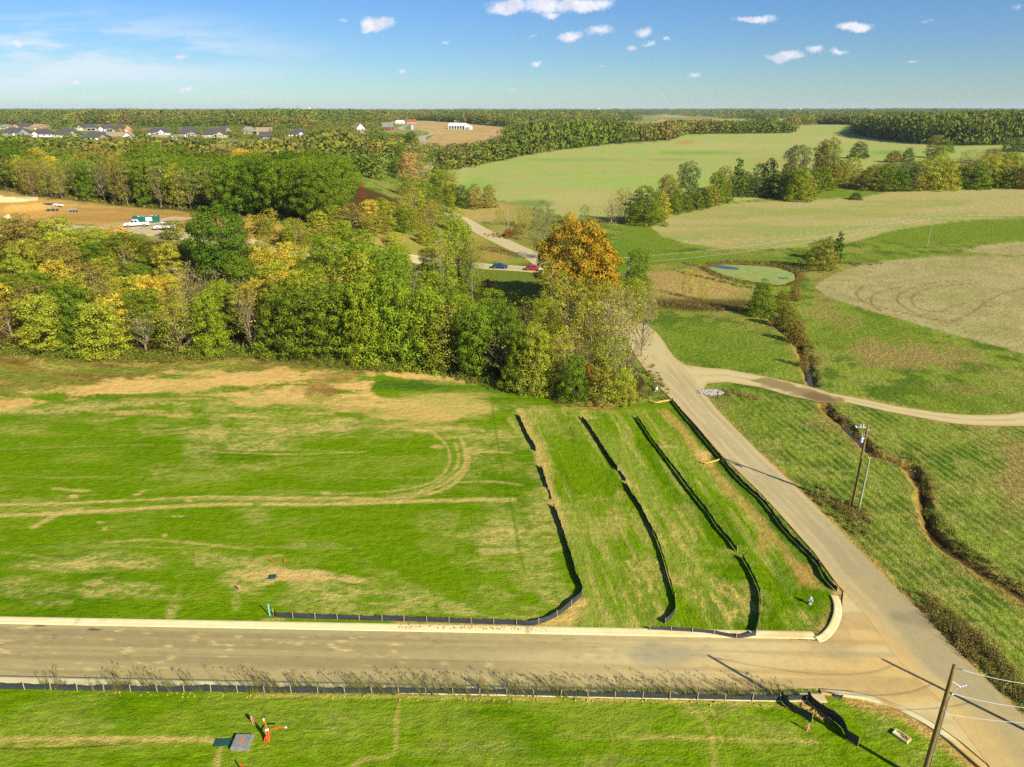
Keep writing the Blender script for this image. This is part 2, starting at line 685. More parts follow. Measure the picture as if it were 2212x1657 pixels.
def smooth_line(pts, n=6):
    """Catmull-Rom through points"""
    P = [np.array(p, float) for p in pts]
    P = [2 * P[0] - P[1]] + P + [2 * P[-1] - P[-2]]
    out = []
    for i in range(1, len(P) - 2):
        for k in range(n):
            t = k / n
            a, b, c, d = P[i - 1], P[i], P[i + 1], P[i + 2]
            out.append(0.5 * ((2 * b) + (c - a) * t + (2 * a - 5 * b + 4 * c - d) * t * t + (3 * b - a - 3 * c + d) * t ** 3))
    out.append(P[-2])
    return [tuple(q) for q in out]


G_LOT = alb(112, 146, 10)
G_LOT2 = alb(136, 158, 30)
G_DEEP = alb(88, 126, 5)
STRAW = alb(198, 182, 110)
DIRT = alb(232, 194, 122)
DIRT_D = alb(190, 142, 78)
PAST = alb(142, 158, 62)
PAST_D = alb(98, 124, 42)
PAST_T = alb(166, 158, 88)
BROWN = alb(150, 128, 62)
BEIGE = alb(187, 176, 122)
BEIGE_G = alb(160, 166, 96)
LITTER = alb(92, 78, 42)
CLAY = alb(212, 172, 106)

WOODEDGE = [(-500, 752), (0, 758), (120, 772), (360, 778), (560, 768), (700, 786), (820, 797), (930, 800), (1060, 832), (1190, 856), (1300, 872), (1360, 876), (1420, 868)]
LOT = WOODEDGE + [(1455, 868), (1502, 922), (1560, 997), (1610, 1052), (1652, 1090), (1690, 1142), (1742, 1198), (1772, 1232), (1810, 1276), (1815, 1310), (1790, 1350), (1765, 1392), (1100, 1372), (555, 1346), (0, 1334), (-500, 1322)]
LOWLOT = [(-500, 1474), (0, 1480), (560, 1485), (1100, 1492), (1600, 1500), (1720, 1506), (1850, 1513), (1945, 1543), (2030, 1590), (2110, 1660), (2180, 1740), (2300, 1900), (2300, 2600), (-900, 2600)]
F_OVAL = [(1760, 619), (1778, 604), (1819, 585), (1870, 571), (1913, 563), (2019, 554), (2120, 553), (2230, 556), (2700, 556), (2700, 860), (2300, 790), (2212, 765), (2153, 747), (2060, 723), (1966, 696), (1895, 675), (1832, 656), (1785, 640)]
F_SMALL = [(2080, 541), (2120, 530), (2212, 522), (2600, 515), (2600, 552), (2212, 552), (2140, 549)]
F_MID = [(1406, 490), (1416, 474), (1440, 462), (1500, 449), (1600, 437), (1774, 431), (1863, 426), (1927, 413.5), (2030, 409), (2212, 408), (2600, 405), (2600, 440), (2212, 467), (2055, 479), (1927, 498), (1830, 526), (1750, 533), (1640, 538), (1560, 536), (1480, 525), (1430, 510)]
F_BIG = [(966, 367), (1062, 350), (1194, 325), (1326, 312), (1445, 304), (1474, 291), (1646, 289), (1707, 288), (1712, 272.6), (1761, 268.8), (1858, 271), (1860, 290), (1902, 301), (1990, 311), (2060, 316), (2173, 312), (2600, 310), (2600, 336), (2212, 336), (2060, 345), (1900, 350), (1830, 385), (1700, 425), (1580, 436), (1440, 455), (1320, 478), (1250, 475), (1200, 462), (1120, 440), (1075, 432), (985, 425), (968, 400)]
F_BROWN = [(878, 263), (1000, 266), (1050, 271), (1122, 278), (1128, 296), (1060, 306), (1000, 316), (940, 318), (920, 302), (932, 296), (938, 288), (920, 283), (900, 280), (880, 272)]
F_FAR1 = [(1392, 274), (1400, 266), (1431, 258.5), (1563, 261.5), (1680, 262.5), (1680, 265.5), (1480, 268)]
PLOT = [(-300, 400), (0, 410), (31, 414), (67, 424), (128, 430), (189, 436), (256, 446), (384, 456), (435, 462), (520, 478), (600, 484), (660, 496), (660, 522), (600, 530), (420, 515), (260, 510), (0, 505), (-300, 500)]
W1_FLOOR = [(-500, 752), (0, 758), (120, 772), (360, 778), (560, 768), (700, 786), (820, 797), (930, 800), (1060, 832), (1190, 856), (1300, 872), (1360, 872), (1395, 830), (1350, 760), (1330, 700), (1180, 668), (1060, 640), (940, 590), (800, 560), (600, 540), (300, 520), (-500, 512)]
W2_FLOOR = [(-400, 330), (280, 330), (500, 350), (700, 370), (780, 400), (860, 430), (860, 495), (700, 490), (600, 478), (435, 458), (256, 444), (128, 429), (67, 424), (31, 413), (-400, 395)]


def paint_ground(x, y, z):
    K = Cover(x, y, z)
    N1 = fbm(x / 14, y / 14, 2, 4)
    N2 = fbm(x / 3.2, y / 3.2, 4, 4)
    N3 = fbm(x / 60, y / 60, 6, 3)
    NS = fbm(x / 9.0, y / 1.1, 8, 4)          # streaks along the street
    one = np.ones(len(x))
    # pasture
    K.c = np.array(PAST) * one[:, None]
    K.set(ss(0.42, 0.62, N2), PAST_D)
    K.set(ss(0.5, 0.68, N1) * 0.6, PAST_T)
    K.a = 0.22 * ss(0.35, 0.7, N1)
    K.rel = 0.65 * one
    # far land is drier and duller
    far = ss(330, 700, K.r)
    K.set(far * 0.8, np.array(alb(118, 132, 62)), 0.1, 0.3)
    K.set(far * ss(0.5, 0.6, N3) * 0.8, alb(165, 158, 95), 0.1, 0.3)
    K.set(ss(900, 1500, K.r), alb(150, 156, 90), 0, 0.2)
    K.set(ss(900, 1500, K.r) * ss(0.5, 0.56, fbm(x / 260, y / 260, 7, 2)), alb(196, 178, 126), 0, 0.2)
    # drill rows on the right bank run towards the lower right
    dA = flat_at(1660, 990)
    dB = flat_at(2150, 1440)
    dv = dB - dA
    dv = dv / np.hypot(*dv)
    K.drill = np.stack([x * dv[0] + y * dv[1], -x * dv[1] + y * dv[0], 0 * x], 1)
    rows = np.sin((-x * dv[1] + y * dv[0]) * 2 * math.pi / 1.15 + 5 * N1) * 0.5 + 0.5
    bank = K.poly([(1560, 840), (1780, 872), (2300, 935), (2700, 1700), (2250, 1560), (1960, 1290)], 12)
    K.set(bank * ss(0.45, 0.95, rows) * ss(0.35, 0.55, N2 + 0.12) * 0.5, alb(76, 100, 32))
    K.set(bank * ss(0.58, 0.66, fbm(x / 1.2, y / 1.2, 71, 3)) * 0.5, alb(172, 165, 92))
    K.set(bank * ss(0.35, 0.05, rows) * ss(0.4, 0.6, N2) * 0.55, alb(160, 172, 78))
    K.set(K.blob(1990, 1180, 260, 120, 0.25, 1.2, 5.0, 44) * ss(0.45, 0.6, N2), alb(160, 150, 80))
    # bright mown grass by the road and round the fields
    for (cu, cv, ru, rv, st) in [(1560, 740, 170, 60, 0.75), (1640, 775, 120, 40, 0.6), (1400, 520, 90, 60, 0.95), (1560, 562, 180, 22, 0.8), (1880, 720, 150, 60, 0.75),
                                 (2020, 500, 240, 40, 0.9), (2180, 500, 120, 30, 0.9), (1760, 420, 110, 22, 0.95), (1870, 425, 60, 14, 0.9), (2120, 880, 200, 40, 0.5), (1640, 910, 90, 60, 0.6), (1860, 600, 30, 40, 0.6),
                                 (1960, 560, 240, 12, 0.7), (2100, 850, 200, 50, 0.35), (1620, 1010, 60, 80, 0.5)]:
        K.set(K.blob(cu, cv, ru, rv, st, 0.7, 9.0, 12), alb(126, 148, 48), 0.18, 0.7)
    for (cu, cv, ru, rv, st) in [(1950, 770, 120, 40, 0.75), (1880, 762, 60, 34, 0.6), (2050, 775, 80, 30, 0.7), (1780, 640, 30, 60, 0.5), (2190, 1010, 40, 90, 0.7), (1830, 700, 40, 20, 0.4),
                                 (1530, 660, 90, 36, 0.35), (2080, 840, 70, 16, 0.4), (1790, 910, 60, 22, 0.5), (1640, 700, 60, 24, 0.3)]:
        K.set(K.blob(cu, cv, ru, rv, st, 1.3, 3.5, 13), alb(170, 148, 92), 0.3, 0.8)
    # orange-brown dead grass between road and pond
    K.set(K.blob(1470, 608, 140, 40, 0.9, 0.9, 6.0, 14), alb(192, 162, 102), 0.35, 0.7)
    K.set(K.blob(1530, 628, 120, 22, 0.8, 0.9, 6.0, 15), alb(196, 168, 106), 0.3, 0.7)
    K.set(K.blob(1500, 658, 180, 16, 0.9, 0.7, 5.0, 16), alb(98, 84, 46), 0.1, 0.9)
    K.set(K.blob(1640, 598, 110, 30, 0.0, 0.7, 5.0, 16), alb(98, 84, 46))
    # rough ground in the middle, west of the county road
    for (cu, cv, ru, rv, st, col) in [(1050, 520, 120, 60, 1.0, (176, 160, 82)), (980, 545, 160, 26, 0.9, (182, 152, 84)), (1120, 610, 110, 40, 0.9, (120, 132, 50)), (1090, 470, 110, 40, 1.0, (172, 164, 92)),
                                 (1040, 455, 70, 30, 0.9, (190, 170, 105)), (1200, 500, 120, 40, 0.8, (150, 146, 74)), (1120, 425, 90, 14, 0.7, (190, 160, 100)), (1260, 480, 60, 20, 0.6, (140, 140, 66)),
                                 (1010, 490, 60, 14, 0.8, (110, 146, 50)), (1090, 528, 60, 12, 0.6, (112, 142, 50)), (1340, 560, 50, 40, 0.9, (110, 145, 42)), (1350, 610, 50, 30, 0.8, (120, 125, 48))]:
        K.set(K.blob(cu, cv, ru, rv, st, 0.6, 8.0, 19), alb(*col), 0.25, 0.5)
    # building plot: clay
    cl = K.poly(PLOT, 6, 3, 6.0, 21)
    K.set(cl, CLAY, 0.15, 0.3)
    ST = fbm(x / 16.0, y / 3.0, 22, 4)
    K.set(cl * ss(0.46, 0.62, ST) * 0.75, alb(178, 146, 78), 0.3)
    K.set(cl * ss(0.60, 0.72, fbm(x / 12, y / 5, 24, 3)) * 0.7, alb(138, 140, 66))
    K.set(K.blob(60, 455, 90, 24, 0.95, 0.4, 6, 25), alb(224, 176, 98))
    K.set(K.blob(300, 470, 230, 16, 0.7, 0.6, 10, 26), alb(192, 150, 80), 0.2)
    K.set(K.blob(290, 490, 75, 12, 0.95, 0.5, 3, 27), alb(200, 188, 150), 0, 0.1)
    K.set(K.blob(780, 520, 170, 22, 1.0, 0.5, 6, 28), alb(176, 158, 84), 0.3, 0.4)
    K.set(K.blob(870, 535, 110, 14, 0.8, 0.8, 5, 27), alb(148, 152, 66), 0.3, 0.4)
    # lawns and pasture by the houses and farms
    for (cu, cv, ru, rv, st, col) in [(270, 291, 180, 9, 0.9, (135, 158, 70)), (860, 284, 80, 12, 1.0, (150, 160, 80)), (830, 278, 60, 5, 0.8, (170, 150, 90)), (740, 276, 90, 5, 0.9, (170, 140, 90)), (840, 352, 70, 12, 1.0, (150, 165, 70)),
                                 (620, 275, 120, 5, 0.5, (150, 150, 80)), (410, 297, 60, 5, 0.6, (140, 150, 75)), (925, 292, 16, 6, 1.0, (120, 145, 60)), (940, 335, 20, 10, 0.9, (125, 150, 60)), (790, 293, 60, 6, 0.8, (110, 140, 60))]:
        K.set(K.blob(cu, cv, ru, rv, st, 0.5, 20.0, 29), alb(*col), 0.1, 0.2)
    # cropped fields
    F = K.poly(F_BIG, 1.5, 1.0, 12.0, 31)
    ang = math.radians(14)
    cx, sx = math.cos(ang), math.sin(ang)
    S1 = 0.6 * fbm((x * cx + y * sx) / 110, (-x * sx + y * cx) / 5, 33, 5) + 0.4 * fbm(x / 50, y / 50, 34, 4)
    K.set(F, alb(176, 182, 112), 0.25, 0.2)
    K.set(F * ss(0.44, 0.62, S1) * 0.8, alb(160, 186, 92), 0.1, 0.2)
    K.set(F * ss(0.50, 0.36, S1) * 0.65, alb(182, 176, 116), 0.3, 0.2)
    for (cu, cv, ru, rv, st, col) in [(1690, 352, 90, 10, 0.8, (180, 168, 104)), (1580, 316, 130, 9, 0.6, (192, 184, 126)), (1800, 300, 90, 8, 0.6, (192, 184, 126)), (1250, 430, 110, 18, 0.7, (192, 182, 120)), (1480, 308, 24, 4, 0.9, (190, 150, 100)),
                                 (1520, 330, 120, 5, 0.5, (120, 160, 64)), (1240, 345, 160, 5, 0.5, (128, 172, 70)), (1030, 400, 60, 20, 0.6, (140, 180, 80)), (1150, 440, 60, 9, 0.7, (112, 140, 60)), (1930, 330, 60, 6, 0.7, (130, 165, 70)), (1560, 392, 40, 5, 0.5, (120, 170, 60)), (1450, 345, 60, 3, 0.4, (120, 140, 70))]:
        K.set(F * K.blob(cu, cv, ru, rv, st, 0.7, 25, 35), alb(*col), 0.2, 0.2)
    tr = np.abs(((x * cx + y * sx * 0.2) / 24.0 + 0.6 * N3) % 1 - 0.5)
    F2 = K.poly(F_MID, 2.5, 1.2, 6.0, 37)
    S2 = fbm(x / 45, y / 12, 39, 4)
    K.set(F2, alb(184, 176, 118), 0.3, 0.3)
    K.set(F2 * ss(0.45, 0.62, S2) * 0.8, alb(160, 168, 92), 0.25)
    K.set(F2 * ss(0.52, 0.62, fbm(x / 18, y / 7, 40, 4)) * 0.35, alb(196, 170, 118))
    for e in [(F_OVAL, 2.5), (F_SMALL, 2.0)]:
        F3 = K.poly(e[0], e[1], 2.0, 2.0, 41)
        K.set(F3, alb(184, 174, 126), 0.4, 0.45)
        K.set(F3 * ss(0.42, 0.62, N2) * 0.5, alb(158, 148, 98))
        K.set(F3 * ss(0.55, 0.68, N1) * 0.4, alb(150, 156, 92))
    # tractor turns in the oval field
    for pts in [[(2140, 662), (2080, 655), (2030, 672), (1990, 668), (1968, 650), (1985, 630), (2040, 617), (2110, 612)],
                [(2080, 690), (2040, 697), (2010, 690), (1968, 672), (1938, 650), (1952, 630), (2010, 612), (2100, 604)],
                [(1905, 672), (1885, 660), (1882, 642), (1900, 630), (1950, 618)], [(1862, 650), (1850, 635), (1862, 618)], [(2040, 697), (2090, 680), (2150, 640), (2212, 622)],
                [(1830, 640), (1900, 662), (1990, 684), (2100, 702), (2212, 715)]]:
        W = smooth_line(pts, 4)
        K.set(K.line(W, 0.5, 0.35, 0.2, 42, 0.3) * 0.7, alb(132, 104, 66))
    for off in (1.6,):
        pass
    # light wheel marks across the middle field
    for pts in [[(1480, 520), (1700, 510), (1900, 478), (2050, 452), (2212, 440)], [(1500, 526), (1750, 516), (1960, 480), (2212, 455)]]:
        K.set(K.line(smooth_line(pts, 4), 0.5, 0.5, 0.2, 43, 0.3) * 0.6, alb(205, 192, 150))
    Fb = K.poly(F_BROWN, 1.2, 0.6, 12, 45)
    K.set(Fb, alb(204, 176, 126), 0.1, 0.1)
    K.set(Fb * ss(0.5, 0.62, fbm(x / 60, y / 20, 46, 3)) * 0.6, alb(190, 160, 108))
    cF = at(985, 305)
    ring = np.abs((np.hypot(x - cF[0], (y - cF[1]) * 0.5) / 11.0) % 1 - 0.5)
    K.set(Fb * ss(0.2, 0.05, ring) * 0.4, alb(178, 148, 100))
    K.set(K.poly(F_FAR1, 1.0), alb(206, 182, 132), 0, 0.1)
    for (cu, cv, ru, rv, col) in [(980, 239.5, 24, 0.9, (200, 180, 140)), (868, 241, 20, 1.0, (196, 176, 130)), (1185, 249, 30, 1.6, (205, 180, 135)), (400, 268, 60, 1.6, (200, 176, 120)), (1830, 251, 50, 0.9, (190, 170, 120)), (1120, 251.5, 16, 2.0, (200, 180, 130))]:
        K.set(K.blob(cu, cv, ru, rv, 0.9, 0.4, 50, 47), alb(*col), 0, 0.1)
    # wood floors
    K.set(K.poly(W1_FLOOR, 10, 6, 3, 48), LITTER, 0.2, 0.8)
    K.set(K.poly(W2_FLOOR, 8, 4, 5, 49), LITTER, 0.1, 0.6)
    K.set(K.poly([(1040, 650), (1170, 650), (1180, 600), (1040, 585)], 20, 8, 4, 50), alb(122, 134, 56), 0.2)
    # ---------------- the seeded lot
    L = K.poly(LOT, 1.5, 0.6, 1.0, 51)
    lowl = K.poly(LOWLOT, 1.5, 0.6, 1.0, 52)
    LL = np.maximum(L, lowl)
    K.drill = np.where(LL[:, None] > 0.5, np.stack([x, y, 0 * x], 1), K.drill)
    K.set(LL, G_LOT, 0.08, 0.4)
    K.set(LL * ss(0.48, 0.7, N1) * 0.7, G_DEEP)
    K.set(LL * ss(0.50, 0.70, NS) * 0.5, G_LOT2, 0.22)
    K.set(LL * ss(0.56, 0.76, fbm(x / 7, y / 4.5, 53, 4)) * 0.5, alb(150, 164, 60), 0.34)
    # strips between the silt fences, drilled along the slope
    strip = K.poly([(1092, 905), (1115, 880), (1260, 885), (1440, 880), (1500, 940), (1610, 1060), (1800, 1280), (1790, 1370), (1250, 1365), (1262, 1280), (1215, 1130), (1150, 980)], 3)
    a0, a1 = flat_at(1290, 960), flat_at(1440, 1260)
    sd_ = (a1 - a0) / np.hypot(*(a1 - a0))
    t1, t2 = x * sd_[0] + y * sd_[1], -x * sd_[1] + y * sd_[0]
    K.drill = np.where(strip[:, None] > 0.5, np.stack([t1, t2, 0 * x], 1), K.drill)
    SS = fbm(t1 / 9.0, t2 / 0.9, 54, 4)
    SB = fbm(t1 / 16.0, t2 / 3.0, 55, 3)
    K.set(strip, alb(116, 148, 12), 0.12)
    K.set(strip * ss(0.5, 0.66, SB) * 0.7, alb(150, 164, 66), 0.42)
    K.set(strip * ss(0.56, 0.68, SS) * 0.6, alb(176, 174, 88), 0.5)
    K.set(strip * ss(0.46, 0.34, SB) * 0.7, G_DEEP, 0.05)
    for (cu, cv, ru, rv, st) in [(1390, 1270, 50, 70, 0.7), (1330, 1120, 26, 60, 0.5), (1560, 1290, 70, 50, 0.75), (1300, 1330, 40, 20, 0.6), (1480, 1130, 30, 80, 0.4), (1620, 1060, 20, 60, 0.0), (1230, 930, 40, 30, 0.4), (1350, 1340, 40, 12, 0.4), (1750, 1345, 50, 22, 0.7)]:
        K.set(strip * K.blob(cu, cv, ru * 1.2, rv * 1.2, st, 1.9, 2.6, 56) * (0.25 + 0.75 * ss(0.4, 0.6, fbm(t1 / 1.6, t2 / 0.7, 304, 4, 0.65))), alb(184, 172, 98), 0.7)
    # roadside verge by the last fence
    K.set(K.line([(1435, 890), (1470, 925), (1520, 990), (1580, 1060), (1640, 1120), (1710, 1200), (1760, 1262)], 1.5, 0.7, 0.5, 57) * 0.75, alb(200, 165, 95), 0.4)
    K.set(K.line([(1800, 1262), (1814, 1276), (1822, 1300), (1820, 1330)], 1.2, 0.4, 0.2, 77), alb(206, 172, 108), 0.2)
    K.set(K.line([(1455, 885), (1500, 935), (1560, 1010), (1620, 1075), (1690, 1155), (1740, 1215), (1785, 1262)], 1.3, 0.6, 0.3, 58) * 0.85, alb(92, 126, 30), 0.3)
    K.set(K.blob(1650, 1165, 18, 40, 0.6, 0.8, 1.5, 59), alb(196, 160, 92), 0.3)
    K.set(K.blob(1740, 1240, 34, 26, 0.7, 0.9, 1.5, 60), alb(190, 152, 84), 0.3)
    K.set(K.blob(1520, 985, 22, 14, 0.8, 0.7, 1.5, 61), DIRT, 0.3)
    # dead rough grass along the wood
    RG = K.poly([(-500, 740), (0, 745), (120, 762), (360, 770), (560, 760), (700, 776), (810, 790), (830, 800), (820, 812), (740, 806), (640, 800), (540, 805), (400, 806), (250, 824), (120, 838), (0, 862), (-500, 900)], 4, 5, 2.0, 62)
    K.set(RG, alb(146, 132, 62), 0.35, 0.8)
    SR = fbm(x / 10, y / 3, 63, 4)
    K.set(RG * ss(0.5, 0.64, SR) * 0.9, alb(124, 98, 50), 0.15)
    K.set(RG * ss(0.5, 0.38, SR) * 0.8, alb(128, 142, 52), 0.2)
    K.set(RG * ss(0.56, 0.66, fbm(x / 5, y / 2, 64, 4)) * 0.7, alb(186, 164, 92), 0.4)
    # bare clay band
    DB = K.poly([(-500, 905), (0, 862), (120, 836), (250, 822), (400, 806), (540, 800), (640, 796), (760, 806), (815, 806), (800, 830), (790, 850), (880, 862), (1010, 880), (1000, 905), (930, 915), (840, 905), (760, 885), (640, 880), (560, 878), (520, 872), (430, 850), (300, 856), (240, 850), (140, 868), (0, 890), (-500, 950)], 7, 15, 4.0, 65)
    SD = fbm(x / 9, y / 2.2, 66, 4)
    SD = SD * 0.75 + 0.25 * fbm(x / 1.6, y / 0.8, 306, 4, 0.65)
    K.set(DB * ss(0.66, 0.54, SD), DIRT, 0.1, 0.3)
    D2 = K.poly([(-500, 900), (0, 870), (300, 850), (520, 850), (800, 850), (1050, 860), (1060, 900), (1000, 935), (840, 930), (640, 925), (420, 900), (200, 905), (0, 925), (-500, 980)], 16, 18, 5.0, 307)
    K.set(D2 * ss(0.50, 0.66, fbm(x / 8, y / 1.6, 308, 5, 0.62)) * 0.85, alb(220, 188, 118), 0.4)
    K.set(D2 * ss(0.46, 0.36, fbm(x / 5, y / 1.8, 309, 4, 0.6)) * 0.6, alb(120, 146, 34), 0.2)
    K.set(DB * ss(0.50, 0.62, fbm(x / 4, y / 1.5, 67, 4)) * 0.6, alb(216, 176, 108), 0.2)
    K.set(K.poly([(820, 798), (900, 797), (985, 806), (1058, 822), (1062, 832), (1000, 830), (900, 820), (835, 812)], 4, 4, 1.5, 68), DIRT, 0.1, 0.3)
    K.set(K.blob(690, 842, 60, 16, 0.7, 1.0, 1.6, 69), alb(150, 118, 62), 0.2, 0.7)
    K.set(K.blob(720, 815, 50, 12, 0.6, 1.0, 1.6, 70), alb(150, 118, 62), 0.2, 0.7)
    K.set(K.blob(590, 838, 26, 6, 0.6, 1.0, 1.2, 70), alb(150, 120, 60), 0.2, 0.7)
    K.set(K.blob(900, 832, 110, 14, 0.85, 1.0, 2.5, 71), alb(84, 118, 36), 0.2, 0.8)
    K.set(K.blob(985, 850, 80, 16, 0.5, 1.3, 2.5, 72), alb(120, 142, 50), 0.4, 0.6)
    K.set(K.blob(960, 868, 130, 24, 0.8, 1.5, 2.0, 73, ax=0.3), alb(200, 184, 104), 0.6, 0.3)
    K.set(K.blob(1010, 885, 70, 22, 0.6, 1.5, 1.6, 75, ax=0.4), alb(204, 186, 110), 0.6, 0.3)
    K.set(K.blob(905, 895, 90, 16, 0.7, 1.0, 2.0, 74, ax=0.3), alb(216, 184, 112), 0.4, 0.3)
    FINE = ss(0.40, 0.60, 0.6 * fbm(x / 1.7, y / 0.75, 301, 4, 0.65) + 0.4 * fbm(x / 0.5, y / 0.3, 302, 2))
    K.set(L * ss(0.55, 0.70, fbm(x / 11, y / 5, 303, 5, 0.6)) * (0.1 + 0.5 * FINE), alb(184, 178, 92), 0.45)
    # straw showing through, picture position, half sizes, strength
    for (cu, cv, ru, rv, st, sl) in [(150, 1222, 150, 14, 0.6, 0.02), (250, 1215, 90, 18, 0.75, 0.0), (280, 1268, 90, 18, 0.65, 0.0), (60, 1270, 110, 20, 0.5, 0.0), (480, 1212, 120, 16, 0.6, 0.0), (540, 1248, 90, 26, 0.6, 0.0),
                                     (740, 1280, 150, 22, 0.55, 0.02), (930, 1310, 120, 20, 0.45, 0.0), (760, 1318, 160, 14, 0.5, 0.0), (560, 940, 130, 16, 0.6, 0.02), (600, 930, 110, 6, 0.6, 0.0), (530, 964, 90, 8, 0.7, 0.0),
                                     (470, 905, 26, 60, 0.5, 0.0), (430, 955, 34, 36, 0.45, 0.0), (395, 890, 18, 40, 0.4, 0.0), (560, 900, 40, 40, 0.35, 0.0), (650, 925, 90, 12, 0.6, -0.06), (720, 922, 80, 12, 0.4, -0.1),
                                     (70, 890, 130, 8, 0.85, -0.03), (300, 872, 190, 7, 0.7, 0.0), (200, 880, 60, 5, 0.5, 0.0), (390, 1030, 120, 14, 0.2, 0.0), (1055, 1175, 60, 34, 0.65, 0.2), (1110, 1168, 26, 34, 0.55, 0.0), (1080, 1130, 40, 30, 0.35, 0.0),
                                     (1170, 1000, 30, 80, 0.5, 0.0), (1170, 1170, 50, 90, 0.4, 0.0), (1200, 1265, 40, 50, 0.55, 0.0), (1130, 1260, 50, 34, 0.4, 0.0), (1070, 960, 60, 30, 0.4, 0.0), (980, 925, 60, 12, 0.4, 0.0),
                                     (1130, 905, 30, 26, 0.5, 0.0), (1020, 960, 30, 50, 0.3, 0.0), (40, 935, 80, 12, 0.4, 0.0), (360, 1290, 200, 8, 0.3, 0.0), (380, 1300, 16, 22, 0.6, -1.1), (512, 1300, 10, 16, 0.5, 0.0),
                                     (420, 1192, 60, 7, 0.4, 0.0), (680, 1180, 60, 8, 0.35, 0.0), (130, 1300, 60, 8, 0.4, 0.0), (960, 1130, 60, 20, 0.25, 0.0), (640, 1300, 80, 18, 0.5, 0.0)]:
        mb_ = L * K.blob(cu, cv, ru * 1.15, rv * 1.15, min(1, st * 1.25), 1.9, 2.6, int(cu + cv) % 97, sl, 0.6)
        K.set(mb_ * (0.20 + 0.72 * FINE), alb(202, 188, 114), 0.6)
    # bare spots
    for (cu, cv, ru, rv, st, sl) in [(600, 1240, 100, 18, 0.95, 0.0), (660, 1245, 60, 14, 0.9, 0.03), (710, 1247, 70, 5, 0.9, 0.12), (760, 1255, 30, 5, 0.9, 0.1), (158, 1072, 16, 6, 0.9, 0.0), (175, 1060, 40, 4, 0.7, 0.0), (125, 1055, 20, 4, 0.6, 0.0),
                                     (406, 1082, 11, 4, 0.9, 0.0), (300, 1066, 18, 3, 0.8, -0.35), (703, 1064, 14, 3, 0.9, 0.0), (905, 930, 18, 4, 0.9, 0.0), (945, 965, 16, 5, 0.7, 0.0), (970, 925, 12, 3, 0.7, 0.0),
                                     (228, 1142, 9, 4, 0.7, 0.0), (215, 1128, 8, 3, 0.6, 0.0), (356, 1157, 9, 6, 0.7, 0.0), (1235, 1320, 10, 6, 0.0, 0.0), (580, 1205, 40, 5, 0.5, -0.2), (1270, 902, 30, 5, 0.5, 0.0), (380, 1115, 26, 2, 0.7, 0.0), (595, 1338, 40, 4, 0.6, 0.0)]:
        K.set(L * K.blob(cu, cv, ru, rv, st, 0.9, 1.0, int(cu * 3 + cv) % 89, sl), alb(222, 190, 122), 0.35)
    # wheel tracks
    for pts, wd, st in [([(75, 1137), (100, 1124), (130, 1108), (170, 1102)], 0.9, 0.85), ([(-200, 1118), (60, 1112), (190, 1106), (300, 1099), (400, 1093), (520, 1089), (700, 1089), (850, 1084), (1000, 1080), (1108, 1079)], 0.75, 0.95),
                        ([(-200, 1098), (0, 1091), (130, 1088), (300, 1080), (440, 1073), (560, 1075), (700, 1075), (800, 1076)], 0.5, 0.95), ([(430, 1078), (700, 1080), (860, 1076), (930, 1066)], 0.4, 0.6),
                        ([(700, 1068), (800, 1064), (880, 1056), (940, 1038), (966, 1012), (972, 985), (962, 960), (945, 942), (925, 928)], 0.28, 0.75), ([(760, 1082), (860, 1074), (930, 1058), (975, 1034), (1000, 1010), (1008, 985), (1003, 960), (995, 948)], 0.28, 0.8),
                        ([(800, 1078), (900, 1062), (950, 1040), (985, 1010), (990, 985), (984, 958)], 0.22, 0.6), ([(880, 1077), (950, 1060), (990, 1035), (1005, 1005), (1004, 975), (998, 955)], 0.3, 0.7),
                        ([(930, 1068), (980, 1046), (1008, 1016), (1014, 985)], 0.22, 0.6), ([(1003, 978), (1060, 976), (1105, 978)], 0.4, 0.85), ([(995, 1042), (1060, 1040), (1130, 1048)], 0.35, 0.7), ([(940, 944), (1010, 946), (1090, 945)], 0.3, 0.55),
                        ([(330, 940), (440, 933), (560, 934), (640, 932)], 0.3, 0.6), ([(460, 976), (560, 980), (640, 981), (790, 976)], 0.3, 0.7), ([(250, 868), (160, 893), (60, 888)], 0.2, 0.0), ([(0, 970), (200, 964), (330, 960)], 0.2, 0.35),
                        ([(-100, 1190), (40, 1196), (150, 1212), (300, 1222)], 0.3, 0.3), ([(230, 1172), (330, 1166), (430, 1174), (540, 1187)], 0.35, 0.6), ([(620, 1238), (680, 1234), (730, 1243), (790, 1256)], 0.6, 0.8), ([(1060, 912), (1066, 950), (1088, 1060), (1104, 1150), (1130, 1200)], 0.35, 0.0),
                        ([(200, 925), (350, 930), (420, 922), (480, 918)], 0.2, 0.4), ([(500, 1080), (640, 1066), (740, 1062)], 0.2, 0.4)]:
        if st:
            K.set(K.line(smooth_line(pts, 5), wd, 0.22, 0.16, int(pts[0][0]) % 50, 0.26) * st, alb(212, 188, 118), 0.5)
    for off, st in ((0.0, 0.5), (2.4, 0.5), (-5.0, 0.4), (5.0, 0.35)):      # faint seed drill lines
        p0 = flat_at(500, 1030)[1] + off * 3
        K.set(L * ss(0.25, 0.08, np.abs(y - p0 - (fbm(x / 9, y * 0, 80, 2) - 0.5))) * ss(0.4, 0.55, NS) * st * (1 - strip), alb(170, 176, 90), 0.4)
    # seam where the slope's drilling meets the flat
    K.set(K.line([(1063, 850), (1066, 900), (1080, 990), (1100, 1070), (1108, 1110), (1120, 1180), (1135, 1240)], 0.22, 0.2, 0.05, 83) * 0.55, G_DEEP, 0.0)
    # straw litter beside fences
    K.set(K.line([(1122, 885), (1130, 905), (1160, 965), (1172, 1000), (1184, 1050), (1196, 1075), (1212, 1130), (1216, 1150)], 0.9, 0.5, 0.5, 84, 0.25) * 0.9, alb(206, 180, 112), 0.6)
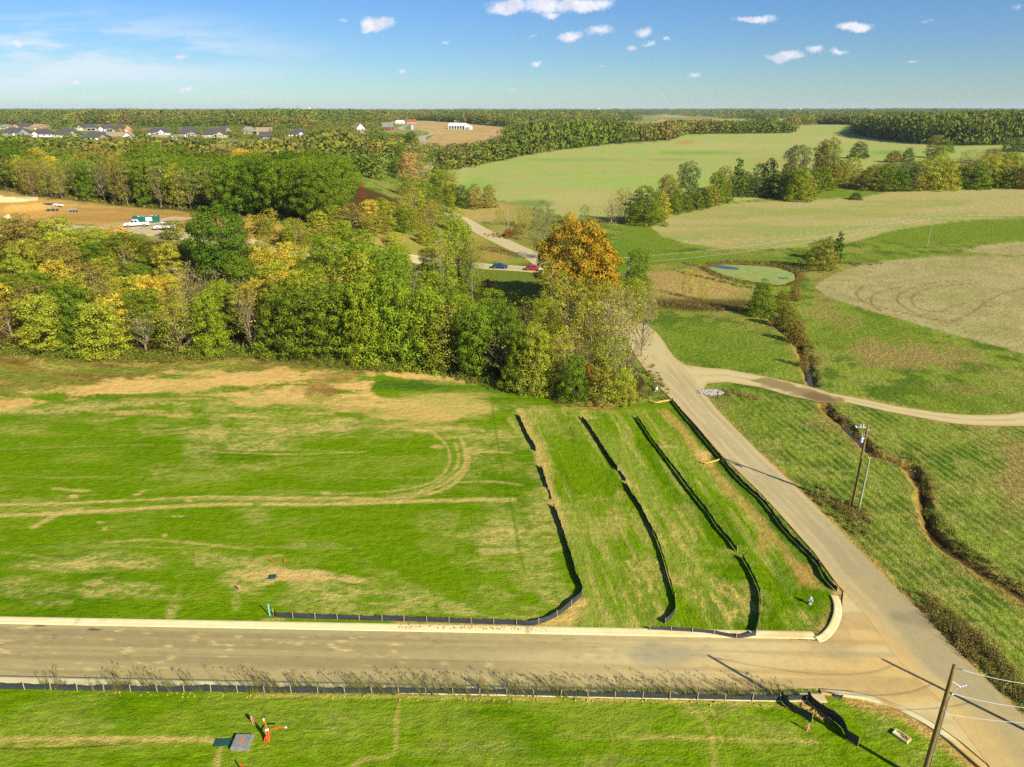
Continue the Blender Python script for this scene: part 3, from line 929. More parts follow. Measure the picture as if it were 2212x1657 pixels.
    K.set(K.line([(1336, 1012), (1350, 1034), (1362, 1050)], 0.7, 0.4, 0.3, 85, 0.2) * 0.8, alb(204, 180, 120), 0.5)
    K.set(K.line([(1428, 965), (1460, 966)], 0.8, 0.2, 0.15, 86) * 0.9, alb(190, 172, 118), 0.4)
    K.set(K.line([(1180, 1355), (1230, 1330), (1250, 1306)], 1.6, 0.7, 0.6, 87) * 0.85, DIRT, 0.2)
    K.set(K.line([(860, 1350), (1000, 1353), (1180, 1358)], 0.7, 0.3, 0.3, 88) * 0.85, alb(214, 176, 108), 0.2)
    K.set(K.line([(1640, 1376), (1700, 1380), (1760, 1376), (1790, 1348), (1805, 1320)], 1.6, 0.7, 0.6, 89) * 0.7, alb(178, 146, 88), 0.5, 0.8)
    K.set(K.line([(1208, 866), (1250, 876), (1310, 880), (1350, 872)], 1.6, 0.8, 0.8, 90) * 0.9, alb(186, 138, 80), 0.4, 0.9)
    # lower lot
    K.set(lowl * ss(0.47, 0.66, fbm(x / 5, y / 3.2, 91, 4)) * 0.6, alb(140, 160, 44), 0.28)
    for pts, wd, st in [([(-200, 1592), (0, 1597), (140, 1597), (330, 1596), (500, 1600)], 0.45, 0.9), ([(1200, 1590), (1500, 1594), (1700, 1600), (1760, 1602)], 0.3, 0.6), ([(760, 1657), (790, 1640), (850, 1628), (856, 1560), (865, 1500)], 0.22, 0.5),
                        ([(-100, 1610), (60, 1612), (150, 1608), (300, 1612)], 0.2, 0.4), ([(560, 1502), (1100, 1508), (1500, 1516), (1700, 1522)], 0.4, 0.6), ([(1480, 1520), (1530, 1570), (1545, 1657)], 0.5, 0.35), ([(478, 1612), (470, 1640), (462, 1680)], 0.28, 0.8)]:
        K.set(K.line(smooth_line(pts, 5), wd, 0.2, 0.14, int(pts[0][0]) % 50 + 3, 0.26) * st, alb(208, 182, 108), 0.5)
    K.set(K.line([(-100, 1614), (60, 1618), (150, 1616), (240, 1610)], 0.16, 0.08, 0.05, 93) * 0.7, alb(60, 70, 24), 0.0)
    for (cu, cv, ru, rv, st) in [(700, 1560, 90, 30, 0.35), (1000, 1620, 140, 24, 0.35), (1560, 1540, 80, 20, 0.4), (1900, 1560, 50, 40, 0.5), (1980, 1640, 50, 40, 0.4), (200, 1560, 120, 24, 0.3), (1350, 1640, 160, 20, 0.35), (1640, 1590, 80, 30, 0.3), (480, 1600, 24, 12, 0.5)]:
        K.set(lowl * K.blob(cu, cv, ru, rv, st, 1.8, 1.8, int(cu) % 61, 0.0, 0.6) * (0.2 + 0.8 * ss(0.4, 0.6, fbm(x / 1.1, y / 0.5, 305, 4, 0.65))), alb(180, 172, 96), 0.6)
    K.set(K.poly([(1692, 1505), (1745, 1505), (1775, 1530), (1800, 1558), (1790, 1562), (1755, 1540), (1720, 1520)], 3, 3, 0.8, 94), alb(196, 166, 100), 0.5, 0.9)
    # clay shoulder at the junction's lower edge
    K.set(K.line([(1850, 1506), (1930, 1528), (2000, 1560), (2060, 1600), (2110, 1648), (2160, 1710)], 2.1, 0.6, 0.5, 95) * 0.9, alb(208, 170, 104), 0.3, 0.5)
    # road shoulders
    K.set(K.line([(1645, 982), (1734, 1065), (1816, 1148), (1886, 1220), (1945, 1281), (1986, 1316), (2055, 1393), (2122, 1460), (2212, 1549), (2300, 1640)], 1.0, 0.5, 0.4, 96) * 0.8, alb(202, 164, 96), 0.3, 0.5)
    K.set(K.line([(1411, 728), (1441, 760), (1473, 790), (1520, 830), (1545, 880), (1645, 982)], 0.7, 0.4, 0.35, 97) * 0.6, alb(176, 150, 86), 0.3, 0.5)
    # drive: muddy ford
    K.set(K.line([(1480, 795), (1570, 812), (1646, 826), (1740, 848), (1790, 859), (1860, 866), (1940, 882), (2019, 900), (2100, 908), (2212, 906), (2330, 890), (2500, 860), (2740, 815)], 4.2, 0.6, 0.5, 98) * 0.6, alb(186, 162, 100), 0.3, 0.4)
    # creek: clay banks
    for cr in (CREEK_A, CREEK_B):
        d = np.full(len(x), 99.0)
        I = np.nonzero((x > 10) & (x < 140) & (y > 15) & (y < 200))[0]
        d[I] = seg_dist(x[I], y[I], cr) + (fbm(x[I] / 1.8, y[I] / 1.8, 99, 3) - 0.5) * 1.6
        K.set(ss(2.6, 1.4, d) * 0.6, alb(156, 146, 76), 0.3, 1.0)
        K.set(ss(1.15, 0.6, d) * 0.8, alb(170, 128, 72), 0.1, 0.8)
        K.set(ss(0.5, 0.2, d) * 0.9, alb(96, 82, 50), 0.0, 0.6)
    I = K.near(1490, 555, 1760, 630)
    if len(I):
        d = np.full(len(x), 99.0)
        d[I] = sdf_poly(x[I], y[I], POND) + (fbm(x[I] / 2, y[I] / 2, 101, 3) - 0.5) * 1.5
        K.set(ss(3.5, 1.5, d), alb(128, 106, 54), 0.3, 1.0)
        K.set(ss(0.6, -0.3, d), alb(70, 64, 34), 0.0, 0.4)
    return K


# ---- ground sheet: rows of equal depression so that near ground is finer
dep = np.radians(np.arange(66.0, 0.55, -0.088))
rr = CAMH / np.tan(dep)
rr = np.concatenate([[0.5, 6.0, 12.0], rr, np.geomspace(rr[-1] * 1.03, 9800, 60)])
az = np.radians(np.concatenate([np.arange(-180, -54, 6.0), np.arange(-54, 54.01, 0.088), np.arange(60, 181, 6.0)]))
RR, AZ = np.meshgrid(rr, az, indexing='ij')
gx = (RR * np.sin(AZ)).ravel()
gy = (RR * np.cos(AZ)).ravel()
gz = hgt(gx, gy)
nr, na = len(rr), len(az)
i0 = (np.arange(nr - 1)[:, None] * na + np.arange(na - 1)[None, :]).ravel()
quads = np.stack([i0, i0 + 1, i0 + na + 1, i0 + na], 1)
quads = quads[:, ::-1]
KV = paint_ground(gx, gy, gz)


def sub_sheet(name, sel, label=None):
    """the part of the ground whose faces are selected, as an object of its own"""
    q = quads[sel]
    used, inv = np.unique(q.ravel(), return_inverse=True)
    me = raw_mesh(name, np.stack([gx[used], gy[used], gz[used]], 1), inv.reshape(q.shape), smooth=True)
    set_attr(me, "cover", np.concatenate([KV.c[used], KV.a[used][:, None]], 1))
    set_attr(me, "relief", KV.rel[used], typ='FLOAT')
    set_attr(me, "drill", KV.drill[used], typ='FLOAT_VECTOR')
    o = link(name, me, M_GROUND)
    return tag(o, label, kind='structure')


fu = KV.u[quads].mean(1)
fv = KV.v[quads].mean(1)
ff = KV.front[quads].all(1)
cls = np.zeros(len(quads), int)


def inpoly(pts):
    P_ = np.array(pts, float)
    I = np.nonzero(ff & (fu > P_[:, 0].min()) & (fu < P_[:, 0].max()) & (fv > P_[:, 1].min()) & (fv < P_[:, 1].max()))[0]
    out = np.zeros(len(quads), bool)
    out[I] = sdf_poly(fu[I], fv[I], P_) < 0
    return out


for k, pts in enumerate([LOT, LOWLOT, F_OVAL, F_SMALL, F_MID, F_BIG, F_BROWN, F_FAR1, PLOT]):
    cls[inpoly(pts) & (cls == 0)] = k + 1
NAMES = ["ground", "lawn", "lawn", "field", "field", "field", "field", "field", "field", "ground"]
LBL = [None, "freshly seeded green lot between the wood and the street", "green seeded lot below the street", "beige oval field at the right edge", "small beige field above the oval field",
       "beige stubble field beside the pond", "large green and beige field behind the tree line", "brown tilled field round the white barn", "pale far strip of field between woods", "orange bare clay of the building plot"]
for k in range(10):
    if (cls == k).any():
        sub_sheet(NAMES[k], cls == k, LBL[k])
# ------------------------------------------------------------------ roads, street, kerbs, water
def resample(pts, n=None, step=None):
    P_ = np.array(pts, float)
    d = np.concatenate([[0], np.cumsum(np.hypot(*np.diff(P_[:, :2], axis=0).T))])
    if n is None:
        n = max(2, int(d[-1] / step) + 1)
    t = np.linspace(0, d[-1], n)
    return np.stack([np.interp(t, d, P_[:, k]) for k in range(P_.shape[1])], 1)


def ribbon(name, L, R, lift, paint, mat, nx=24, step=0.4, label=None, n=None, kind='structure', drape=True):
    """sheet between two edge lines (world xy)"""
    if n is None:
        ln = np.hypot(*np.diff(np.array(L), axis=0).T).sum()
        n = max(4, int(ln / step))
    a = resample(L, n)
    b = resample(R, n)
    t = np.linspace(0, 1, nx)[None, :, None]
    G = a[:, None, :] * (1 - t) + b[:, None, :] * t
    x, y = G[..., 0].ravel(), G[..., 1].ravel()
    z = (_base_h(x, y) if drape else 0 * x) + (lift(np.hypot(x, y)) if callable(lift) else lift)
    i = (np.arange(n - 1)[:, None] * nx + np.arange(nx - 1)[None, :]).ravel()
    F = np.stack([i, i + 1, i + nx + 1, i + nx], 1)
    me = raw_mesh(name, np.stack([x, y, z], 1), F, True)
    s = np.repeat(np.arange(n) / (n - 1), nx)
    tt = np.tile(np.linspace(0, 1, nx), n)
    c = paint(x, y, s, tt)
    set_attr(me, "cover", np.concatenate([c, np.ones((len(x), 1))], 1))
    # face up
    me.update()
    if me.polygons[0].normal.z < 0:
        me.flip_normals()
    o = link(name, me, mat)
    return tag(o, label, kind=kind)


def mixc(c, m, rgb):
    return c * (1 - m[:, None]) + np.array(rgb)[None, :] * m[:, None]


JX = flat_at(1900, 1440)                         # middle of the junction
TOPK = [flat_at(*p) for p in [(0, 1341.6), (1646, 1384.8)]]
BOTK = [flat_at(*p) for p in [(0, 1461.8), (566, 1468.8)]]
# straight street edges (inner kerb lines)
tdir = (TOPK[1] - TOPK[0]) / np.hypot(*(TOPK[1] - TOPK[0]))
bdir = (BOTK[1] - BOTK[0]) / np.hypot(*(BOTK[1] - BOTK[0]))
sdir = (tdir + bdir) / 2
sdir /= np.hypot(*sdir)
T0 = (TOPK[0] + TOPK[1]) / 2 - sdir * 115
B0 = (BOTK[0] + BOTK[1]) / 2 - sdir * 95
topend = [flat_at(*p) for p in [(1778, 1386), (1793, 1374), (1806, 1356), (1814, 1338), (1819, 1318), (1820, 1296), (1822, 1276), (1818, 1264)]]
botend = [flat_at(*p) for p in [(1760, 1487), (1830, 1491), (1900, 1508), (1965, 1533), (2025, 1566), (2080, 1606), (2132, 1650), (2190, 1704), (2260, 1776)]]
tl = T0 + sdir * np.dot(topend[0] - T0, sdir)
topline = [T0, tl - sdir * 4] + topend
botend = botend[:-1] + [botend[-1] + np.array([2.5, -1.0])]
botline = [B0, B0 + sdir * (np.dot(botend[0] - B0, sdir) - 6)] + botend


def paint_street(x, y, s, t):
    q = (x - JX[0]) * sdir[0] + (y - JX[1]) * sdir[1]          # metres along the street, 0 at the junction
    across = -(x - JX[0]) * sdir[1] + (y - JX[1]) * sdir[0]
    c = np.array(alb(176, 160, 114))[None, :] * np.ones((len(x), 1))
    lane = fbm(q / 60.0, across / 0.8, 110, 3)
    c = mixc(c, ss(0.4, 0.65, lane) * 0.55, alb(200, 184, 134))
    c = mixc(c, ss(0.5, 0.35, lane) * 0.5, alb(160, 146, 108))
    # pale scuffs
    sc = fbm(q / 0.9, across / 0.35, 111, 3)
    band = ss(0.45, 0.6, fbm(q / 9, across / 1.8, 112, 3))
    c = mixc(c, ss(0.66, 0.78, sc) * (0.35 + 0.65 * band), alb(222, 200, 140))
    # dust thickens to the junction
    dd = ss(-38, -9, q + (fbm(q / 9, across / 2, 113, 3) - 0.5) * 16)
    c = mixc(c, dd * 0.9, alb(226, 206, 154))
    d2 = ss(-22, 1, q + (fbm(q / 7, across / 1.2, 114, 4) - 0.5) * 12) * ss(0.38, 0.62, fbm(q / 14, across / 1.6, 115, 4))
    c = mixc(c, d2 * 0.85, alb(226, 190, 126))
    c = mixc(c, ss(0.55, 0.68, fbm(q / 30, across / 0.7, 116, 3)) * dd * 0.5, alb(186, 160, 108))
    g0 = flat_at(1440, 1412)
    c = mixc(c, ss(1.3, 0.3, np.hypot((x - g0[0]) / 4.2, (y - g0[1]) / 1.6) + (fbm(x / 1.5, y / 1.5, 117, 3) - 0.5)) * 0.6, alb(158, 152, 134))
    # grey corner by the kerb return
    g1 = flat_at(1790, 1392)
    c = mixc(c, ss(1.2, 0.3, np.hypot((x - g1[0]) / 2.6, (y - g1[1]) / 2.4) + (fbm(x / 1.2, y / 1.2, 118, 3) - 0.5)) * 0.45, alb(170, 154, 116))
    cr_ = np.abs(fbm(q / 5.0, across / 5.0, 401, 3) - 0.5)
    c = mixc(c, ss(0.006, 0.002, cr_) * (1 - dd) * 0.45, alb(112, 100, 74))
    c = mixc(c, ss(0.05, 0.02, np.abs(across + 0.2 + 0.06 * np.sin(q / 7))) * (1 - dd) * 0.3, alb(130, 118, 88))
    c = mixc(c, ss(0.70, 0.78, fbm(q / 0.45, across / 0.4, 402, 2)) * 0.25, alb(132, 120, 90))
    for (qq, aa) in ((-74, 3.2), (-71, 3.0), (-66, 2.6), (-60.5, 3.5)):
        c = mixc(c, ss(1.0, 0.5, np.hypot((q - qq) / 0.8, (across - aa) / 0.22)) * 0.8, alb(92, 72, 50))
    return c


ribbon("street", topline + [flat_at(1846, 1286)], botline, 0.012, paint_street, M_ROAD, nx=60, n=520, label=None)

RL = [(1382, 773), (1414, 827), (1452, 864), (1500, 915), (1560, 985), (1645, 1067), (1700, 1128), (1760, 1195), (1808, 1262), (1850, 1306), (1881, 1344), (1927, 1411), (1975, 1462), (2030, 1511), (2080, 1577), (2132, 1649), (2200, 1740), (2320, 1890)]
RRt = [(1441, 757), (1478, 793), (1513, 838), (1545, 880), (1588, 925), (1645, 982), (1734, 1065), (1816, 1148), (1886, 1220), (1945, 1281), (1986, 1316), (2055, 1393), (2122, 1460), (2212, 1549), (2330, 1660), (2500, 1820)]
roadL = [flat_at(*p) for p in RL]
roadR = [flat_at(*p) for p in RRt]
cpts = [flat_at(*p) for p in [(1446, 808), (1411, 765), (1384, 722), (1345, 690), (1300, 660), (1240, 620), (1195, 585), (1150, 553), (1100, 530), (1050, 507), (1005, 485), (970, 472), (945, 462)]]


def offs(c, wdt):
    P_ = resample(smooth_line(c, 8), step=1.0)
    t = np.gradient(P_, axis=0)
    t /= np.hypot(*t.T)[:, None]
    n = np.stack([-t[:, 1], t[:, 0]], 1)
    return P_ + n * wdt / 2, P_ - n * wdt / 2


def paint_road(x, y, s, t):
    c = np.array(alb(213, 195, 152))[None, :] * np.ones((len(x), 1))
    L_ = s * 190
    fd = ss(0.02, 0.14, s)
    wheel = np.minimum(np.minimum(np.abs(t - 0.18), np.abs(t - 0.40)), np.minimum(np.abs(t - 0.60), np.abs(t - 0.82)))
    c = mixc(c, ss(0.10, 0.02, wheel + (fbm(L_ / 12, t * 9, 120, 3) - 0.5) * 0.1) * 0.42 * fd, alb(174, 160, 124))
    c = mixc(c, ss(0.016, 0.005, np.abs(t - 0.5 + (fbm(L_ / 8, L_ * 0, 121, 2) - 0.5) * 0.02)) * 0.8 * fd, alb(150, 134, 100))
    c = mixc(c, ss(0.5, 0.68, fbm(L_ / 14, t * 5, 122, 4)) * 0.4, alb(178, 164, 126))
    c = mixc(c, ss(0.16, 0.0, np.minimum(t, 1 - t) + (fbm(x / 2, y / 2, 123, 3) - 0.5) * 0.12) * 0.55, alb(206, 176, 118))
    # older grey asphalt by the junction with a repaired patch
    dj = np.hypot(x - JX[0] - 4, y - JX[1] + 1)
    old = ss(30, 12, np.abs((y - JX[1])) + (fbm(x / 5, y / 5, 124, 3) - 0.5) * 8)
    c = mixc(c, old * 0.75 * ss(0.1, 0.4, t + (fbm(x / 4, y / 4, 126, 3) - 0.5) * 0.3), alb(178, 164, 126))
    p = flat_at(2000, 1335)
    c = mixc(c, ss(1.2, 0.6, np.hypot((x - p[0]) / 3.6, (y - p[1]) / 1.4) + (fbm(x / 2, y / 2, 125, 3) - 0.5) * 0.8) * 0.4, alb(128, 120, 96))
    # clay dust carried out of the street
    ll = ss(0.50, 0.0, t + (fbm(x / 3.5, y / 3.5, 127, 4) - 0.5) * 0.45) * ss(16, 4, (y - JX[1]) + 2.5)
    c = mixc(c, ll * 0.9, alb(224, 192, 128))
    c = mixc(c, ss(0.56, 0.7, fbm(x / 2.6, y / 4.0, 128, 4)) * ss(22, 5, np.abs(y - JX[1] + 3)) * 0.45, alb(208, 182, 124))
    return c


ribbon("county_road", roadL, roadR, 0.022, paint_road, M_ROAD, nx=44, n=560)
wr = 6.9
print('road width', np.hypot(*(roadL[1] - roadR[1])), np.hypot(*(roadL[0] - roadR[0])))
a_, b_ = offs(cpts, wr)


def paint_far(x, y, s, t):
    c = np.array(alb(212, 195, 152))[None, :] * np.ones((len(x), 1))
    return mixc(c, ss(0.16, 0.0, np.minimum(t, 1 - t)) * 0.5, alb(204, 180, 124))


ribbon("county_road", a_, b_, lambda r: 0.014 + 0.04 * ss(140, 190, r), paint_far, M_ROAD, nx=10, step=1.2)
# the county road further on, winding past the farm
far1 = [at(*p)[:2] for p in [(945, 462), (935, 430), (928, 395), (930, 362), (940, 348), (952, 339), (955, 331), (950, 323), (938, 318), (927, 314), (915, 306), (912, 300), (916, 295), (930, 292), (934, 288.5), (924, 285.5), (905, 284), (880, 283), (868, 280), (866, 276.5), (878, 272), (890, 270)]]
a_, b_ = offs(far1, 7.5)
ribbon("county_road", a_, b_, 0.35, lambda x, y, s, t: np.array(alb(188, 180, 150))[None, :] * np.ones((len(x), 1)), M_ROAD, nx=5, step=4)
# side street of the next phase, mostly behind the wood
st2 = [at(*p)[:2] for p in [(-200, 486), (0, 487), (140, 492), (270, 500), (420, 512), (575, 532), (720, 545), (890, 559), (1000, 570), (1060, 577), (1140, 582), (1215, 590)]]
a_, b_ = offs(st2, 7.0)
ribbon("side_street", a_, b_, 0.07, lambda x, y, s, t: mixc(np.array(alb(206, 190, 150))[None, :] * np.ones((len(x), 1)), ss(0.12, 0.05, np.minimum(t, 1 - t)), alb(238, 224, 184)), M_ROAD, nx=12, step=1.5)
st3 = [at(*p)[:2] for p in [(245, 503), (290, 488), (352, 478), (400, 470)]]
a_, b_ = offs(st3, 8.5)
ribbon("driveway", a_, b_, 0.10, lambda x, y, s, t: mixc(np.array(alb(206, 196, 160))[None, :] * np.ones((len(x), 1)), ss(0.5, 0.7, fbm(x / 2, y / 2, 129, 3)) * 0.6, alb(210, 170, 110)), M_ROAD, nx=12, step=1.0)

# gravel drive with the muddy ford
DU = [(1460, 775), (1482, 789), (1520, 794), (1569, 797.5), (1646, 812), (1739, 832), (1790, 848), (1859, 861.5), (1939, 878), (2019, 890), (2080, 896), (2126, 897), (2180, 895), (2212, 890), (2330, 872), (2500, 840), (2750, 795)]
DL = [(1525, 858), (1519, 842), (1528, 829), (1569, 825.6), (1646, 837.6), (1699, 853.5), (1774, 869.5), (1832, 870), (1913, 888.6), (2019, 908.6), (2060, 915), (2100, 919), (2170, 921), (2212, 920.6), (2330, 910), (2500, 882), (2750, 835)]


def paint_drive(x, y, s, t):
    c = np.array(alb(214, 196, 146))[None, :] * np.ones((len(x), 1))
    wheel = np.minimum(np.abs(t - 0.3), np.abs(t - 0.7))
    c = mixc(c, ss(0.16, 0.04, wheel) * 0.4, alb(226, 210, 164))
    c = mixc(c, ss(0.08, 0.02, np.abs(t - 0.5) + (fbm(x / 2, y / 2, 130, 3) - 0.5) * 0.2) * 0.5, alb(190, 168, 116))
    p, q = flat_at(1660, 826), flat_at(1785, 862)
    d = seg_dist(x, y, [p, q]) + (fbm(x / 1.6, y / 1.6, 131, 4) - 0.5) * 3.0
    c = mixc(c, ss(2.7, 1.5, d) * 0.9, alb(152, 130, 88))
    p2 = flat_at(1768, 858)
    c = mixc(c, ss(2.6, 1.2, np.hypot(x - p2[0], y - p2[1]) + (fbm(x / 1.3, y / 1.3, 132, 3) - 0.5) * 2) * 0.7, alb(118, 98, 66))
    c = mixc(c, ss(0.14, 0.0, np.minimum(t, 1 - t) + (fbm(x / 1, y / 1, 133, 3) - 0.5) * 0.2) * 0.6, alb(190, 164, 100))
    return c


ribbon("gravel_drive", [flat_at(*p) for p in DU], [flat_at(*p) for p in DL], 0.017, paint_drive, M_ROAD, nx=24, n=400)


def paint_conc(x, y, s, t):
    c = np.array(alb(240, 228, 184))[None, :] * np.ones((len(x), 1))
    c = mixc(c, ss(0.5, 0.7, fbm(x / 3, y / 1.0, 140, 4)) * 0.4, alb(214, 196, 146))
    j = np.abs(((x * sdir[0] + y * sdir[1]) / 3.6) % 1 - 0.5)
    c = mixc(c, ss(0.494, 0.499, j) * 0.6, alb(150, 130, 90))
    return c


def kerb(name, line, side, label, dusty=0.0, sc=1.0, hs=1.0):
    """rolled kerb and gutter: profile swept along the pavement edge; side +1 / -1 says which way is outward"""
    P_ = resample(line, step=0.35)
    t = np.gradient(P_, axis=0)
    t /= np.hypot(*t.T)[:, None]
    n = np.stack([-t[:, 1], t[:, 0]], 1) * side
    prof = [(-0.02, 0.0), (-0.02, 0.026), (0.24, 0.024), (0.40, 0.055), (0.56, 0.088), (0.66, 0.10), (0.84, 0.105), (0.86, 0.095), (0.86, -0.05)]
    V = np.concatenate([np.concatenate([P_ + n * o * sc, np.full((len(P_), 1), h * hs)], 1)[:, None, :] for o, h in prof], 1)
    m, k = V.shape[:2]
    i = (np.arange(m - 1)[:, None] * k + np.arange(k - 1)[None, :]).ravel()
    F = np.stack([i, i + 1, i + k + 1, i + k], 1)
    if side < 0:
        F = F[:, ::-1]
    me = raw_mesh(name, V.reshape(-1, 3), F)
    x, y = V[..., 0].ravel(), V[..., 1].ravel()
    c = paint_conc(x, y, 0, 0)
    if dusty:
        q = (x - JX[0]) * sdir[0] + (y - JX[1]) * sdir[1]
        c = mixc(c, dusty * ss(-25, -6, q) * ss(0.35, 0.6, fbm(x / 1.5, y / 1.5, 141, 3)), alb(214, 180, 118))
    set_attr(me, "cover", np.concatenate([c, np.ones((len(x), 1))], 1))
    o = link(name, me, M_CONC)
    return tag(o, label, kind='structure')


e1 = T0 + sdir * (np.dot(flat_at(1765, 1384) - T0, sdir))
kerb("kerb", [T0, e1], 1, None, 0.5)
kret = [flat_at(*p) for p in [(1771, 1388), (1786, 1382), (1802, 1366), (1812, 1348), (1818, 1326), (1817, 1305), (1810, 1288)]]
kerb("kerb", smooth_line(kret, 5), 1, None, 0.3, 0.78)
kbot = [B0, B0 + sdir * (np.dot(flat_at(1772, 1487) - B0, sdir))]
kerb("kerb", kbot, -1, None, 0.5, 1.15, 0.5)
kb2 = [flat_at(*p) for p in [(1770, 1487), (1850, 1496), (1920, 1515), (1985, 1545), (2045, 1583), (2100, 1628), (2150, 1672), (2200, 1722)]]
kerb("kerb", smooth_line(kb2, 5), -1, None, 1.0, 0.7)


# water
def water_mat(name, deep, algae=None):
    m, t, out = new_mat(name)
    g = t.new('ShaderNodeNewGeometry')
    b = t.new('ShaderNodeBsdfPrincipled')
    b.inputs['Base Color'].default_value = (*deep, 1)
    b.inputs['Roughness'].default_value = 0.12
    b.inputs['Specular IOR Level'].default_value = 0.6
    n = t.noise(g.outputs['Position'], 3.0, 3.0, 0.6)
    bp = t.new('ShaderNodeBump')
    bp.inputs['Strength'].default_value = 0.06
    bp.inputs['Distance'].default_value = 0.05
    t.l.new(n, bp.inputs['Height'])
    t.l.new(bp.outputs[0], b.inputs['Normal'])
    if algae is None:
        t.l.new(b.outputs[0], out.inputs[0])
        return m
    a = t.new('ShaderNodeAttribute', attribute_name='algae')
    n2 = t.noise(g.outputs['Position'], 0.5, 5.0, 0.6)
    f = t.smooth(t.math('ADD', a.outputs['Fac'], t.math('MULTIPLY', t.math('SUBTRACT', n2, 0.5), 0.6)), 0.42, 0.58)
    d = t.new('ShaderNodeBsdfDiffuse')
    t.l.new(t.mix(t.smooth(n2, 0.3, 0.7), algae, [k * 0.75 for k in algae]), d.inputs[0])
    mx = t.new('ShaderNodeMixShader')
    t.l.new(f, mx.inputs[0])
    t.l.new(b.outputs[0], mx.inputs[1])
    t.l.new(d.outputs[0], mx.inputs[2])
    t.l.new(mx.outputs[0], out.inputs[0])
    return m


pc = np.array(POND).mean(0)
ring_ = resample(POND + [POND[0]], 64)[:-1]
V = [(pc[0], pc[1], 0)]
nl = 14
for k in range(1, nl + 1):
    for p in ring_:
        q = pc + (p - pc) * (k / nl) * 1.03
        V.append((q[0], q[1], 0))
m_ = len(ring_)
F4 = [(1 + (k * m_) + i, 1 + (k * m_) + (i + 1) % m_, 1 + (k + 1) * m_ + (i + 1) % m_, 1 + (k + 1) * m_ + i) for k in range(nl - 1) for i in range(m_)]
F4 += [(0, 1 + i, 1 + (i + 1) % m_, 1 + (i + 1) % m_) for i in range(0)]
me = bpy.data.meshes.new("pond")
me.from_pydata([(a, b, float(_base_h(a, b)) - 0.16) for a, b, _ in V], [], F4 + [(0, 1 + i, 1 + (i + 1) % m_) for i in range(m_)])
pv = np.array(V)
pu, pvv = proj(pv[:, 0], pv[:, 1], np.full(len(pv), -0.3))
al = 1 - ss(1.0, 0.6, np.hypot((pu - 1566) / 40, (pvv - 578.5 - (pu - 1566) * 0.12) / 4.2))
al = al * (1 - ss(1.2, 0.7, np.hypot((pu - 1690) / 14, (pvv - 602) / 1.6)))
set_attr(me, "algae", al, typ='FLOAT')
if me.polygons[0].normal.z < 0:
    me.flip_normals()
o = link("pond", me, water_mat("pond_water", alb(76, 84, 60), alb(164, 182, 108)))
tag(o, "green pond with duckweed and a blue patch of sky", kind='structure')
M_CREEK = water_mat("creek_water", alb(76, 72, 48))
for pts, wd in ((CREEK_A[4:], 0.8), (CREEK_B[2:5], 1.3)):
    a_, b_ = offs(pts, wd)
    o = ribbon("creek", a_, b_, -0.58, lambda x, y, s, t: np.ones((len(x), 3)) * 0.1, M_CREEK, nx=4, step=0.6)
# ------------------------------------------------------------------ trees
TR = random.Random(5)
RNG = np.random.default_rng(8)


def leaf_material(name, turn=(216, 178, 52), trans=0.16):
    """leaf colour = the tree's own colour, varied leaf by leaf; the tree's alpha says how far it has turned"""
    m, t, out = new_mat(name)
    oi = t.new('ShaderNodeObjectInfo')
    at_ = t.new('ShaderNodeAttribute', attribute_name='leaf')
    tc = t.new('ShaderNodeTexCoord')
    big = t.noise(tc.outputs['Object'], 0.35, 2.0, 0.5)
    r = at_.outputs['Fac']
    hs = t.new('ShaderNodeHueSaturation')
    t.l.new(oi.outputs['Color'], hs.inputs['Color'])
    t.l.new(t.math('MULTIPLY_ADD', t.math('ADD', r, t.math('MULTIPLY', big, 0.8)), 0.055, 0.455), hs.inputs['Hue'])
    hs.inputs['Saturation'].default_value = 1.0
    t.l.new(t.math('MULTIPLY_ADD', r, 0.75, 0.62), hs.inputs['Value'])
    thr = t.math('SUBTRACT', 1.0, oi.outputs['Alpha'])
    tm = t.math('ADD', t.math('MULTIPLY', r, 0.5), t.math('MULTIPLY', big, 0.7))
    f = t.smooth(tm, t.math('ADD', thr, 0.04), t.math('ADD', thr, 0.20))
    c = t.mix(f, hs.outputs[0], t.mix(0.35, alb(*turn), oi.outputs['Color']))
    d = t.new('ShaderNodeBsdfDiffuse')
    t.l.new(c, d.inputs[0])
    tr = t.new('ShaderNodeBsdfTranslucent')
    t.l.new(t.mix(1.0, c, (1.05, 1.08, 0.75), 'MULTIPLY'), tr.inputs[0])
    mx = t.new('ShaderNodeMixShader')
    mx.inputs[0].default_value = trans
    t.l.new(d.outputs[0], mx.inputs[1])
    t.l.new(tr.outputs[0], mx.inputs[2])
    t.l.new(mx.outputs[0], out.inputs[0])
    return m


M_LEAF = leaf_material("leaves")
M_MAPLE = leaf_material("maple_leaves", (118, 140, 40))
M_BARK = simple("bark", alb(150, 138, 112), 0.9, 0.25, 3.0)
M_BARK_D = simple("dark_bark", alb(96, 84, 62), 0.9, 0.25, 3.0)


def rand_dirs(n):
    v = RNG.normal(size=(n, 3))
    return v / np.linalg.norm(v, axis=1)[:, None]


def leaf_quads(P, N, size):
    """a quad at each point P facing N"""
    n = len(P)
    a = np.cross(N, rand_dirs(n))
    a /= np.linalg.norm(a, axis=1)[:, None] + 1e-9
    b = np.cross(N, a)
    s = size * RNG.uniform(0.6, 1.35, n)
    a = a * s[:, None]
    b = b * (s * RNG.uniform(0.55, 0.95, n))[:, None]
    V = np.stack([P - a * 0.5, P - b * 0.5 + a * 0.1, P + a * 0.5, P + b * 0.5 - a * 0.1], 1).reshape(-1, 3)
    F = np.arange(4 * n).reshape(n, 4)
    return V, F


